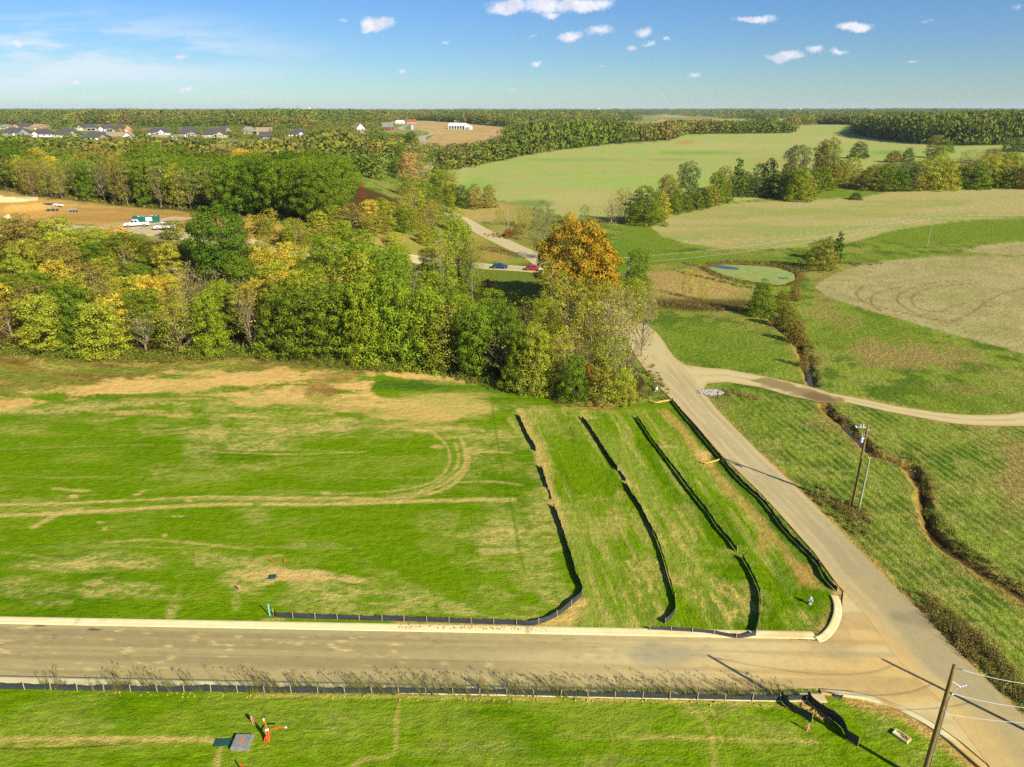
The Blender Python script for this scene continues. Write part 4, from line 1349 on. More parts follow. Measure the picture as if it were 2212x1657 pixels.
def crown_cloud(W, H, z0, nl, per, size, shape='round', cr=0.26, hollow=0.8, spread=1.0, rng=None):
    """leaf cloud of lumps. returns V, F, leaf tint, lump centres"""
    C = []
    k = 0
    while len(C) < nl and k < 4000:
        k += 1
        t = RNG.uniform(0.0, 1.0)
        if shape == 'round':
            w_ = math.sqrt(max(0.02, 1 - (2 * t - 0.9) ** 2 / 1.25))
        elif shape == 'tall':
            w_ = math.sqrt(max(0.02, 1 - (2 * t - 0.85) ** 2 / 1.4)) * (0.85 + 0.15 * math.sin(t * 9))
        elif shape == 'cone':
            w_ = max(0.08, 1 - t) ** 0.75
        elif shape == 'skirt':                # foliage down to the ground
            w_ = math.sqrt(max(0.04, 1 - t ** 2.2)) * (0.9 + 0.1 * math.cos(t * 5))
        else:                                  # vase
            w_ = 0.35 + 0.65 * math.sin(min(1, t * 1.15) * math.pi * 0.62)
            if t > 0.88:
                w_ *= 0.8
        rad = (RNG.uniform(0.35, 1.0) ** 0.6) * w_ * (W / 2 - cr * W * 0.42)
        an = RNG.uniform(0, 2 * math.pi)
        c = np.array((math.cos(an) * rad, math.sin(an) * rad, z0 + t * (H - z0 - cr * W * 0.45)))
        rl = cr * W * RNG.uniform(0.5, 1.3) * (0.75 + 0.25 * w_) * 0.75
        if RNG.random() < 0.14:                # stray boughs outside the envelope
            c = c + np.array((math.cos(an), math.sin(an), 0.35)) * cr * W * 0.42
            rl *= 0.6
        if all(np.linalg.norm(c - d[0]) > 0.68 * (rl + d[1]) for d in C):
            C.append((c, rl))
    Vs, Fs, Ts = [], [], []
    mid = np.array((0, 0, z0 + (H - z0) * 0.42))
    base = 0
    for c, rl in C:
        n = max(6, int(per * (rl / (cr * W * 0.7)) ** 2))
        D = rand_dirs(n)
        out_ = c - mid
        out_ = out_ / (np.linalg.norm(out_) + 1e-6)
        D = D + out_ * 0.35
        D /= np.linalg.norm(D, axis=1)[:, None]
        sq = np.array((1.0, 1.0, 0.78))
        P_ = c + D * sq * rl * RNG.uniform(hollow, 1.12, n)[:, None] * spread
        P_ = P_ + RNG.normal(size=(n, 3)) * rl * 0.10
        Nn = D * 1.1 + rand_dirs(n) * 0.45 + np.array((0, 0, 0.2))
        Nn /= np.linalg.norm(Nn, axis=1)[:, None]
        V, F = leaf_quads(P_, Nn, size)
        V[:, 2] = np.maximum(V[:, 2], 0.05)
        Vs.append(V)
        Fs.append(F + base)
        base += len(V)
        Ts.append(np.clip(RNG.uniform(0.15, 0.85) * 0.45 + RNG.uniform(0, 1, n) * 0.55, 0, 1))
    return np.concatenate(Vs), np.concatenate(Fs), np.concatenate(Ts), C


def make_crown(name, **kw):
    V, F, T, C = crown_cloud(**kw)
    me = raw_mesh(name, V, F)
    set_attr(me, "leaf", T, 'FACE', 'FLOAT')
    me.materials.append(M_LEAF)
    return me, C


def make_trunk(name, H, r0, C, z0, mat, limbs=9, twigs=0, lean=0.0, split=False):
    mb = MB()
    top = H * 0.82
    pts, rd = [], []
    wx, wy = TR.uniform(-1, 1), TR.uniform(-1, 1)
    for i in range(7):
        t = i / 6
        pts.append((wx * 0.035 * H * math.sin(t * 3) + lean * t * t * H * 0.2, wy * 0.03 * H * math.sin(t * 2.4), t * top - 0.3 * (i == 0)))
        rd.append(r0 * (1 - 0.82 * t) + (0.35 * r0 if i == 0 else 0))
    mb.tube(pts, rd, 6, cap=False)
    CC = sorted(C, key=lambda c: TR.random())[:limbs]
    for c, rl in CC:
        t = min(0.8, max(0.16, (c[2] / H) - 0.22 - 0.12 * TR.random()))
        a = Vector(np.array([np.interp(t, [k / 6 for k in range(7)], [p[j] for p in pts]) for j in range(3)]))
        b = Vector(c)
        m = a.lerp(b, 0.5) + Vector((0, 0, -0.04 * H))
        r1 = r0 * (1 - 0.82 * t) * 0.55
        mb.tube([a, m, b], [r1, r1 * 0.62, r1 * 0.25], 4, cap=False)
        for q in range(twigs):
            s = a.lerp(b, TR.uniform(0.5, 1))
            d = Vector((TR.gauss(0, 1), TR.gauss(0, 1), TR.uniform(0.3, 1.6))).normalized() * rl * TR.uniform(0.7, 1.5)
            e = s + d
            mb.tube([s, s.lerp(e, 0.5) + Vector((0, 0, 0.1 * rl)), e], [r1 * 0.32, r1 * 0.22, r1 * 0.1], 3, cap=False)
    me = bpy.data.meshes.new(name)
    me.from_pydata([tuple(p) for p in mb.v], [], mb.f)
    me.update()
    me.materials.append(mat)
    return me


PROTO = {}


def proto(key, n, H, W, z0, nl, per, size, shape, cr, r0, mat, limbs, twigs=0, hollow=0.8, spread=1.0):
    PROTO[key] = []
    for i in range(n):
        cm_, C = make_crown("crown_" + key, W=W * TR.uniform(0.94, 1.06), H=H, z0=z0, nl=nl, per=per, size=size, shape=shape, cr=cr, hollow=hollow, spread=spread)
        tm = make_trunk("trunk_" + key, H, r0, C, z0, mat, limbs, twigs)
        PROTO[key].append((cm_, tm, H, W))


proto('oak', 4, 18, 15, 2.5, 96, 330, 0.38, 'round', 0.195, 0.42, M_BARK_D, 12)
proto('wood', 6, 15, 9.5, 1.2, 84, 210, 0.29, 'tall', 0.20, 0.26, M_BARK_D, 9)
proto('thin', 6, 15, 8.5, 2.2, 64, 92, 0.26, 'tall', 0.22, 0.20, M_BARK, 20, 5, 0.45, 1.1)
proto('bare', 3, 14, 8.0, 3.0, 32, 22, 0.30, 'vase', 0.28, 0.22, M_BARK, 26, 9, 0.4, 1.1)
proto('skirt', 6, 12, 10, 0.2, 92, 210, 0.29, 'skirt', 0.185, 0.20, M_BARK_D, 6)
proto('cedar', 2, 11, 6.0, 0.4, 44, 190, 0.34, 'cone', 0.24, 0.18, M_BARK_D, 5)
PROTO_DONE = None
proto('maple', 2, 18, 16, 1.6, 110, 300, 0.42, 'round', 0.175, 0.42, M_BARK_D, 12)
for _c in PROTO['maple']:
    _c[0].materials.clear()
    _c[0].materials.append(M_MAPLE)
proto('far', 5, 15, 13, 0.6, 34, 34, 1.25, 'round', 0.27, 0.4, M_BARK_D, 3)

GREEN = alb(124, 144, 40)
DGREEN = alb(96, 122, 34)
YGREEN = alb(178, 178, 58)
LIME = alb(148, 164, 44)
YELL = alb(216, 190, 68)
OLIVE = alb(160, 154, 62)
BROWNT = alb(160, 138, 68)
TANT = alb(186, 170, 98)
ORANGE = alb(226, 166, 50)
RUST = alb(158, 96, 48)
REDT = alb(196, 44, 30)
GREYG = alb(122, 138, 80)
PAL = {'G': GREEN, 'DG': DGREEN, 'YG': YGREEN, 'L': LIME, 'Y': YELL, 'O': OLIVE, 'B': BROWNT, 'T': TANT, 'OR': ORANGE, 'RU': RUST, 'R': REDT, 'GG': GREYG}
WORDS = {'G': 'green', 'DG': 'dark green', 'YG': 'yellow-green', 'L': 'bright green', 'Y': 'yellow', 'O': 'olive', 'B': 'brownish', 'T': 'tan', 'OR': 'orange', 'RU': 'rust-brown', 'R': 'red', 'GG': 'grey-green'}
KW = {'oak': 'broad', 'maple': 'broad', 'wood': 'leafy', 'thin': 'thin-leaved', 'bare': 'nearly bare', 'skirt': 'bushy', 'cedar': 'conical', 'far': 'dense'}
ORD = "first second third fourth fifth sixth seventh eighth ninth tenth eleventh twelfth thirteenth fourteenth fifteenth sixteenth seventeenth eighteenth nineteenth twentieth".split()
TENS = {2: 'twenty', 3: 'thirty', 4: 'forty', 5: 'fifty', 6: 'sixty'}


def ordinal(n):
    if n <= 20:
        return ORD[n - 1]
    t, u = divmod(n, 10)
    return (TENS[t][:-1] + 'ieth') if u == 0 else TENS[t] + '-' + ORD[u - 1]


TREES = []


def plant(kind, loc, H, W, col, label, group, name='tree', turn=None, rz=None, cat='tree'):
    cm_, tm, h0, w0 = TR.choice(PROTO[kind])
    e = empty(name, tuple(loc), TR.uniform(0, 6.28) if rz is None else rz, label, cat, group)
    sw = W / w0
    e.scale = (sw * TR.uniform(0.93, 1.07), sw * TR.uniform(0.93, 1.07), H / h0)
    t = link('trunk', tm, None, e)
    c = link('crown', cm_, None, e)
    base = PAL[col] if isinstance(col, str) else col
    j = TR.uniform(0.88, 1.14)
    c.color = (min(1, base[0] * j * TR.uniform(0.92, 1.1)), min(1, base[1] * j * TR.uniform(0.95, 1.06)), base[2] * j, TR.uniform(0.0, 0.12) if turn is None else turn)
    e["size"] = H * W
    TREES.append(e)
    return e


# ---- near wood: rows set back from the edge of the lot
edge = resample([at(*p)[:2] for p in [(-900, 728), (-500, 738), (-120, 752), (0, 758), (120, 768), (360, 772), (560, 764), (700, 782), (820, 793), (930, 798), (1060, 826), (1190, 850), (1290, 864)]], step=0.5)
ln_e = np.concatenate([[0], np.cumsum(np.hypot(*np.diff(edge, axis=0).T))])
BACK_TOP = [(-200, 462), (0, 466), (100, 462), (200, 484), (300, 506), (400, 512), (500, 540), (600, 520), (700, 512), (790, 500), (870, 520), (940, 560), (1000, 600), (1100, 655), (1200, 680), (1400, 680)]
FRONT_TOP = [(-200, 640), (0, 640), (200, 650), (300, 660), (400, 650), (500, 640), (600, 610), (700, 600), (780, 580), (860, 600), (940, 640), (1000, 650), (1100, 690), (1200, 720), (1400, 740)]


def zone(u, k):
    """tree colour, kind and turn by place along the wood"""
    r = TR.random()
    if u < 90:
        t = [('Y', 'wood', .1, .16), ('O', 'thin', .1, .42), ('YG', 'wood', .1, .58), ('B', 'thin', .1, .88), ('G', 'wood', .0, 1)]
    elif u < 260:
        t = [('YG', 'wood', .2, .30), ('B', 'thin', .1, .50), ('O', 'thin', .1, .70), ('Y', 'wood', .1, .82), ('T', 'bare', .1, .92), ('G', 'wood', 0, 1)]
    elif u < 420:
        t = [('YG', 'wood', .15, .36), ('Y', 'wood', .2, .50), ('O', 'thin', .1, .66), ('G', 'wood', .1, .92), ('T', 'bare', 0, 1)]
    elif u < 520:
        t = [('L', 'wood', .15, .34), ('G', 'wood', .1, .52), ('O', 'thin', .1, .68), ('YG', 'wood', .1, .84), ('T', 'bare', 0, 1)]
    elif u < 640:
        t = [('Y', 'wood', .2, .28), ('YG', 'wood', .1, .52), ('O', 'wood', .1, .70), ('G', 'wood', .1, 1)]
    elif u < 960:
        t = [('L', 'wood', .12, .36), ('G', 'wood', .12, .84), ('YG', 'wood', .2, .92), ('G', 'thin', .1, 1)]
    elif u < 1110:
        t = [('G', 'wood', .05, .45), ('DG', 'wood', .0, .75), ('L', 'wood', .1, .92), ('YG', 'wood', .2, 1)]
    else:
        t = [('O', 'wood', .15, .30), ('YG', 'wood', .1, .58), ('L', 'wood', .1, .74), ('Y', 'thin', .2, .88), ('T', 'thin', .1, 1)]
    for c, kd, tn, lim in t:
        if r <= lim:
            return c, kd, tn
    return t[-1][:3]


ROWN = ['front row', 'second row', 'third row', 'fourth row', 'fifth row', 'sixth row', 'seventh row', 'back row']
rows = {}
for k, (off, stp) in enumerate([(2.2, 5.6), (7.5, 6.2), (13.0, 6.6), (19.0, 7.0), (25.5, 7.2), (32.0, 7.6), (39.0, 8.0), (46.5, 8.5)]):
    s = TR.uniform(0, 3)
    while s < ln_e[-1]:
        x = np.interp(s, ln_e, edge[:, 0]) + TR.uniform(-1.1, 1.1)
        y = np.interp(s, ln_e, edge[:, 1]) + off + TR.uniform(-1.3, 1.3)
        s += stp * TR.uniform(0.85, 1.2)
        z = float(hgt(x, y))
        u, v = proj(x, y, z)
        u = float(u)
        if (k == 7 and u > 420) or u < -110 or u > 1330 or (u > 905 and off > 30) or (u > 980 and off > 24) or (u > 1180 and off > 21):
            continue
        if 445 < u < 525 and off > 24:
            continue
        f = min(1.0, off / 36.0)
        vt = np.interp(u, *zip(*FRONT_TOP)) * (1 - f) + np.interp(u, *zip(*BACK_TOP)) * f + TR.uniform(-16, 20)
        H = min(21, max(6.0, height_for((x, y, z), vt)))
        rows.setdefault(k, []).append((u, x, y, z, H))
for k, L_ in rows.items():
    L_.sort()
    for i, (u, x, y, z, H) in enumerate(L_):
        c, kd, tn = zone(u, k)
        if k >= 4 and u < 150 and kd != 'wood':
            kd = 'wood'
        if k == 0 and kd in ('wood',) and TR.random() < 0.6:
            kd = 'skirt'
        if k == 0 and TR.random() < 0.22:
            kd = TR.choice(('thin', 'bare'))
            c = TR.choice(('O', 'T', 'YG'))
        if k in (1, 2, 3) and TR.random() < 0.16:
            kd, c = 'bare', TR.choice(('T', 'O', 'GG'))
        W_ = {'wood': 9.8, 'thin': 9.0, 'bare': 8.0, 'skirt': 9.4}[kd] * TR.uniform(0.85, 1.2) * (0.75 + 0.25 * H / 14)
        plant(kd, (x, y, z - 0.1), H, W_, c, f"{KW[kd]} {WORDS[c]} tree, {ordinal(i + 1)} from the left in the near wood's {ROWN[k]}", 'trees of the near wood', turn=tn * TR.uniform(0.5, 1.5))


def spot(u, vb, vt, wpx, kind, col, label, turn=None, group=None, cat='tree', name='tree', hmin=1.2):
    p = at(u, vb)
    H = max(hmin, height_for(p, vt))
    return plant(kind, (p[0], p[1], p[2] - 0.1), H, px_m(p, wpx), col, label, group, name, turn, cat=cat)


# ---- single trees by name
spot(1243, 664, 472, 182, 'maple', 'OR', "big maple with orange and green leaves beside the road bend", turn=0.62)
spot(1278, 652, 500, 120, 'maple', 'OR', "orange maple crown joined to the right side of the big maple", turn=0.50)
spot(484, 606, 437, 138, 'oak', 'DG', "tall round dark green oak rising above the near wood", turn=0.0)
spot(992, 640, 472, 84, 'wood', 'L', "tall bright green tree at the right end of the clearing", turn=0.1)
spot(1008, 628, 540, 62, 'bare', 'RU', "small bare reddish-grey tree before the tall bright green tree", turn=0.0)
spot(1172, 560, 428, 60, 'thin', 'GG', "slender grey-green sycamore with pale trunk beside the county road", turn=0.0)
spot(1376, 660, 533, 70, 'wood', 'G', "round green tree behind the leaning utility pole", turn=0.12)
spot(1374, 690, 600, 60, 'thin', 'YG', "thin yellow-green tree in front of the round green tree", turn=0.1)
spot(1332, 800, 612, 110, 'bare', 'T', "nearly bare tan tree at the road bend", turn=0.0)
spot(1296, 770, 602, 100, 'thin', 'O', "thin olive tree left of the bare tan tree", turn=0.1)
spot(1385, 770, 640, 76, 'bare', 'YG', "bare twiggy tree overhanging the county road", turn=0.1)
spot(1352, 856, 690, 84, 'bare', 'T', "leaning bare tree with pale branches at the wood's corner", turn=0.0)
spot(1318, 866, 720, 92, 'thin', 'YG', "thin yellow-green tree at the corner of the wood", turn=0.1)
spot(1300, 868, 770, 80, 'skirt', 'O', "bushy olive tree at the wood's corner by the road", turn=0.2)
spot(1345, 868, 790, 66, 'skirt', 'YG', "bushy yellow-green tree nearest the road edge", turn=0.2)
spot(1262, 840, 776, 44, 'skirt', 'OR', "small bright orange-yellow tree in the wood's front edge", turn=0.6)
spot(1225, 790, 590, 110, 'thin', 'O', "tall olive tree below the orange maple", turn=0.12)
spot(1180, 740, 640, 86, 'wood', 'YG', "yellow-green tree left of the tall olive tree", turn=0.1)
spot(1215, 850, 700, 70, 'thin', 'YG', "yellow-green tree with a white trunk in the corner wood", turn=0.1)
spot(1150, 840, 690, 80, 'wood', 'YG', "yellowing tree beside the dark green thicket", turn=0.2)
for q in [(1030, 812, 668, 96, 'wood', 'G', "dense green tree left of the dark thicket"), (1085, 800, 640, 90, 'wood', 'DG', "tall dark green tree in the thicket below the shaded lawn"), (1120, 838, 690, 92, 'skirt', 'G', "bushy green tree in the dark thicket's front"),
          (1060, 742, 618, 84, 'wood', 'G', "green tree behind the dark thicket"), (1140, 760, 640, 84, 'thin', 'YG', "loose yellow-green tree behind the dark thicket"), (1172, 846, 716, 70, 'skirt', 'YG', "yellow-green bushy tree right of the dark thicket"),
          (1270, 800, 640, 104, 'thin', 'YG', "loose yellow-green tree under the maple's right side"), (1316, 740, 606, 100, 'thin', 'YG', "loose yellow-green tree hiding the road bend"), (1360, 716, 596, 84, 'thin', 'YG', "loose tree on the far side of the road bend"),
          (1330, 830, 664, 90, 'thin', 'T', "pale twiggy tree at the wood's right corner"), (1258, 730, 600, 90, 'wood', 'O', "olive tree pressed against the maple's foot"), (1192, 700, 556, 84, 'thin', 'YG', "yellow-green tree at the maple's left foot"),
          (960, 650, 498, 76, 'thin', 'YG', "loose yellow-green tree left of the tall bright green one"), (1020, 650, 508, 60, 'thin', 'L', "loose green tree right of the tall bright green one"), (1400, 700, 610, 60, 'thin', 'T', "pale thin tree right of the road bend"), (1240, 866, 760, 70, 'skirt', 'G', "dark bushy tree around the small bright orange-yellow one")]:
    spot(*q, turn=0.06)
for q in [(925, 606, 534, 56, "wood", "YG", "yellow-green tree screening the side street's left part"), (962, 610, 524, 58, "thin", "O", "thin olive tree screening the side street"), (868, 590, 524, 54, "wood", "L", "bright green tree just below the side street")]:
    spot(*q, turn=0.05)
spot(428, 760, 744, 22, 'skirt', 'Y', "tiny bright yellow sapling at the wood's grassy edge", turn=0.5)
spot(1050, 640, 600, 50, 'bare', 'RU', "low bare red-brown tree by the side street", turn=0.0)
spot(1644, 680, 602, 66, 'skirt', 'G', "round green bushy tree beside the creek", turn=0.0)
spot(1716, 648, 612, 32, 'skirt', 'B', "small orange-brown bush at the creek head", turn=0.45)
spot(1688, 672, 622, 44, 'skirt', 'O', "olive bush behind the round green creek tree", turn=0.1)
spot(1700, 706, 652, 52, 'skirt', 'O', "olive bush hanging over the upper creek", turn=0.1)
spot(1722, 738, 690, 46, 'skirt', 'B', "brown brushy shrub above the creek bend", turn=0.0)
spot(1735, 790, 750, 26, 'skirt', 'B', "low brown shrub just above the drive's ford", turn=0.0)
spot(1770, 581, 514, 84, 'skirt', 'O', "rounded olive bush at the pond's right end", turn=0.0)
spot(1806, 566, 497, 36, 'cedar', 'DG', "narrow dark cedar behind the olive pond bush", turn=0.0)
spot(1786, 560, 511, 44, 'skirt', 'DG', "dark green bush between cedar and pond bush", turn=0.0)
spot(1840, 570, 546, 60, 'bare', 'GG', "bare grey brush right of the pond bushes", turn=0.0)
spot(1484, 640, 578, 38, 'thin', 'YG', "sparse yellow-green sapling left of the pond", turn=0.1)
spot(1518, 648, 600, 30, 'thin', 'YG', "smaller sparse sapling below the pond", turn=0.2)
spot(1592, 632, 588, 30, 'bare', 'YG', "wispy sapling on the pond's near bank", turn=0.1)
# ---- along the county road and the rough ground
for q in [(1080, 486, 450, 30, 'thin', 'O', "thin olive tree left of the short roadside pole"), (1134, 492, 444, 46, 'thin', 'O', "olive tree with twin stems by the county road"), (1232, 484, 455, 36, 'skirt', 'Y', "small yellow bush behind the orange maple"),
          (1212, 490, 462, 40, 'bare', 'T', "tan twiggy shrub behind the slender sycamore"), (1262, 482, 440, 26, 'thin', 'G', "narrow green tree above the orange maple"), (1283, 482, 442, 32, 'bare', 'O', "bare olive tree at the hedgerow's left end"),
          (1098, 512, 492, 28, 'skirt', 'RU', "reddish shrub at the foot of the short roadside pole"), (1118, 506, 486, 30, 'skirt', 'B', "brown shrub beside the county road"), (1000, 449, 398, 40, 'skirt', 'DG', "left one of three dark trees in the field corner"),
          (1024, 450, 396, 50, 'skirt', 'O', "middle one of three dark trees in the field corner"), (1056, 448, 398, 40, 'skirt', 'O', "right one of three dark trees, with orange leaves"), (948, 420, 372, 36, 'wood', 'G', "green tree on the left of the far road"),
          (940, 400, 346, 22, 'cedar', 'DG', "dark conical tree where the far road bends"), (962, 440, 384, 40, 'wood', 'O', "olive tree by the county road's dip"), (940, 470, 400, 50, 'wood', 'G', "green tree over the county road"),
          (900, 480, 400, 60, 'thin', 'YG', "thin yellow-green tree above the side street"), (985, 500, 446, 50, 'wood', 'YG', "yellow-green tree leaning toward the county road"), (930, 500, 430, 60, 'thin', 'O', "olive tree among the yellow-green roadside trees")]:
    spot(*q, turn=0.1 if q[5] != 'O' or q[0] != 1056 else 0.3)
# ---- hedgerow in the fields
HEDGE = [(1320, 482, 418, 52, 'bare', 'T'), (1347, 480, 402, 48, 'thin', 'O'), (1368, 482, 420, 40, 'thin', 'O'), (1395, 484, 397, 88, 'skirt', 'G'), (1426, 470, 412, 52, 'skirt', 'YG'), (1440, 452, 374, 52, 'wood', 'B'),
         (1462, 456, 396, 30, 'skirt', 'L'), (1484, 445, 346, 62, 'wood', 'GG'), (1502, 452, 408, 46, 'skirt', 'G'), (1524, 448, 402, 34, 'wood', 'O'), (1545, 438, 368, 48, 'wood', 'G'), (1563, 426, 356, 40, 'wood', 'O'),
         (1590, 416, 338, 40, 'cedar', 'DG'), (1580, 424, 374, 36, 'skirt', 'GG'), (1611, 420, 368, 38, 'skirt', 'DG'), (1636, 420, 350, 36, 'wood', 'DG'), (1657, 418, 338, 38, 'wood', 'DG'), (1711, 425, 309, 72, 'wood', 'GG'),
         (1690, 428, 362, 46, 'skirt', 'G'), (1722, 433, 358, 78, 'skirt', 'L'), (1752, 420, 368, 44, 'skirt', 'G'), (1782, 402, 295, 62, 'wood', 'O'), (1764, 396, 302, 36, 'wood', 'B'), (1800, 398, 340, 50, 'wood', 'G'),
         (1838, 390, 337, 46, 'wood', 'YG'), (1818, 392, 350, 34, 'wood', 'O'), (1380, 476, 436, 50, 'skirt', 'DG'), (1412, 478, 430, 40, 'skirt', 'O'), (1452, 462, 420, 44, 'skirt', 'G'), (1476, 456, 416, 50, 'skirt', 'G'), (1515, 448, 404, 50, 'skirt', 'DG'), (1535, 444, 396, 46, 'skirt', 'O'), (1556, 436, 386, 50, 'skirt', 'G'), (1600, 424, 376, 44, 'skirt', 'G'), (1626, 424, 378, 50, 'skirt', 'GG'), (1648, 424, 376, 44, 'skirt', 'G'), (1674, 426, 370, 50, 'skirt', 'DG'), (1740, 424, 374, 50, 'skirt', 'O'), (1772, 410, 356, 56, 'skirt', 'G'), (1800, 404, 356, 50, 'skirt', 'O')]
for i, q in enumerate(sorted(HEDGE)):
    spot(*q, f"{KW[q[4]]} {WORDS[q[5]]} tree, {ordinal(i + 1)} from the left in the hedgerow between the fields", group='trees of the hedgerow', turn=0.05)
RIGHTB = [(1880, 410, 356, 70, 'skirt', 'O'), (1912, 410, 352, 80, 'skirt', 'G'), (1958, 409, 346, 60, 'wood', 'GG'), (2000, 408, 334, 96, 'skirt', 'YG'), (2036, 408, 342, 70, 'skirt', 'YG'), (2075, 404, 352, 50, 'skirt', 'O'), (2095, 406, 350, 84, 'skirt', 'G'),
          (2126, 404, 330, 60, 'wood', 'YG'), (2150, 402, 338, 50, 'wood', 'YG'), (2172, 400, 326, 66, 'wood', 'YG'), (2214, 408, 352, 50, 'wood', 'B'), (2240, 404, 348, 60, 'skirt', 'O'), (1852, 402, 362, 44, 'skirt', 'O'), (1942, 411, 364, 60, 'skirt', 'G'), (1976, 410, 360, 56, 'skirt', 'O'), (2056, 407, 362, 50, 'skirt', 'G'), (2112, 406, 362, 56, 'skirt', 'DG'), (2160, 405, 356, 60, 'skirt', 'G'), (2194, 405, 354, 56, 'skirt', 'YG')]
for i, q in enumerate(sorted(RIGHTB)):
    spot(*q, f"{KW[q[4]]} {WORDS[q[5]]} tree, {ordinal(i + 1)} from the left in the tree belt right of the hedgerow", group='trees of the right belt', turn=0.08)
for q in [(1854, 342, 305, 44, 'skirt', 'DG', "lone round dark green tree in the big green field"), (1930, 350, 324, 40, 'skirt', 'B', "low brown bush above the right tree belt"), (1960, 350, 318, 32, 'skirt', 'DG', "dark bush beside the low brown bush"),
          (2014, 340, 290, 44, 'wood', 'O', "olive tree standing before the right woods"), (2046, 330, 304, 28, 'skirt', 'G', "small green tree before the right woods"), (2030, 342, 312, 36, 'skirt', 'YG', "yellow-green tree in front of the olive one"),
          (2186, 333, 296, 48, 'thin', 'GG', "grey-green tree alone in the far right field"), (1848, 431, 415, 30, 'skirt', 'DG', "small dark bush in the beige stubble field"), (2100, 352, 322, 60, 'thin', 'T', "pale thin tree above the right tree belt"), (2140, 350, 318, 40, 'wood', 'O', "olive tree above the right tree belt")]:
    spot(*q, turn=0.0)
# ---- back wood beyond the building plot
B2 = [(0, 406), (31, 413), (67, 424), (128, 429), (189, 434), (256, 443), (384, 453), (435, 457), (520, 466), (603, 472), (695, 482)]
b2 = resample([at(*p)[:2] for p in [(-700, 372), (-300, 388), (-60, 400)] + B2], step=0.5)
l2 = np.concatenate([[0], np.cumsum(np.hypot(*np.diff(b2, axis=0).T))])
TOP2 = [(-100, 290), (0, 292), (60, 300), (130, 320), (200, 318), (280, 306), (330, 302), (440, 308), (480, 330), (500, 326), (560, 322), (620, 312), (700, 316), (760, 326), (850, 350)]
FT2 = [(-100, 330), (0, 330), (60, 335), (130, 345), (200, 345), (280, 340), (330, 345), (440, 360), (500, 350), (560, 345), (620, 345), (700, 350)]
rows = {}
for k, (off, stp) in enumerate([(2, 7.0), (9, 8.0), (18, 9.0), (28, 10), (40, 11)]):
    s = TR.uniform(0, 4)
    while s < l2[-1]:
        x = np.interp(s, l2, b2[:, 0]) + TR.uniform(-1.5, 1.5)
        y = np.interp(s, l2, b2[:, 1]) + off + TR.uniform(-1.5, 1.5)
        s += stp * TR.uniform(0.85, 1.2)
        z = float(hgt(x, y))
        u = float(proj(x, y, z)[0])
        if u < -70:
            continue
        f = min(1, off / 45)
        vt = np.interp(u, *zip(*FT2)) * (1 - f) + np.interp(u, *zip(*TOP2)) * f + TR.uniform(-6, 9)
        H = min(23, max(9, height_for((x, y, z), vt)))
        rows.setdefault(k, []).append((u, x, y, z, H))
for k, L_ in rows.items():
    L_.sort()
    for i, (u, x, y, z, H) in enumerate(L_):
        r = TR.random()
        oak = (290 < u < 470 and k >= 1) or (486 < u < 860) or (u < 70 and k >= 1)
        if oak:
            c, kd, W_ = ('G' if r < .75 else 'DG'), 'oak', TR.uniform(14, 17)
            if u > 490 and k == 0:
                W_ = 13
        elif k == 0 or (k == 1 and u < 480):
            c, kd, W_ = [('O', 'thin', 8), ('T', 'bare', 8), ('G', 'wood', 8.5), ('YG', 'thin', 8), ('B', 'thin', 8)][int(r * 4.99)]
        else:
            c, kd, W_ = [('O', 'wood', 10), ('YG', 'wood', 10), ('G', 'wood', 11), ('Y', 'wood', 9), ('B', 'thin', 9)][int(r * 4.99)]
        plant(kd, (x, y, z - 0.1), H, W_ * TR.uniform(0.9, 1.1), c, f"{KW[kd]} {WORDS[c]} tree, {ordinal(i + 1)} from the left in the back wood's {ROWN[k]}", 'trees of the back wood', turn=TR.uniform(0, 0.1) if c != 'Y' else 0.3)
for q in [(470, 440, 380, 26, 'thin', 'R', "small red-leaved tree beside the big back oaks"), (784, 432, 392, 11, 'thin', 'R', "red-leaved sapling among the dark oaks"), (530, 400, 318, 60, 'wood', 'Y', "golden tree left of the tallest back oak"),
          (556, 392, 322, 50, 'wood', 'Y', "second golden tree in the back wood"), (492, 372, 300, 70, 'thin', 'T', "pale tan tree below the far houses"), (884, 392, 326, 44, 'wood', (0.42, 0.27, 0.09), "orange-topped tree left of the far road"),
          (906, 392, 302, 66, 'thin', 'T', "tall tan tree left of the far road"), (888, 330, 282, 46, 'skirt', 'DG', "dark round tree below the grain bin"), (868, 376, 330, 44, 'wood', 'G', "green tree left of the orange-topped one"),
          (725, 486, 440, 50, 'thin', 'YG', "light yellow-green tree at the clearing's upper edge"), (762, 492, 436, 54, 'thin', 'T', "pale thin tree at the clearing's upper edge"), (800, 496, 428, 56, 'wood', 'Y', "yellow tree at the clearing's upper edge"),
          (838, 500, 430, 50, 'wood', 'YG', "yellow-green tree before the dark oaks"), (868, 500, 436, 46, 'thin', 'O', "olive thin tree before the dark oaks"), (586, 500, 450, 50, 'thin', 'Y', "sparse yellow tree on the clay slope"),
          (640, 520, 470, 70, 'thin', 'YG', "sparse yellow-green tree on the clay slope"), (552, 510, 462, 60, 'thin', 'Y', "pale golden tree right of the tall round oak"), (700, 530, 492, 60, 'thin', 'O', "low olive tree on the clearing slope")]:
    spot(*q, turn=0.15)
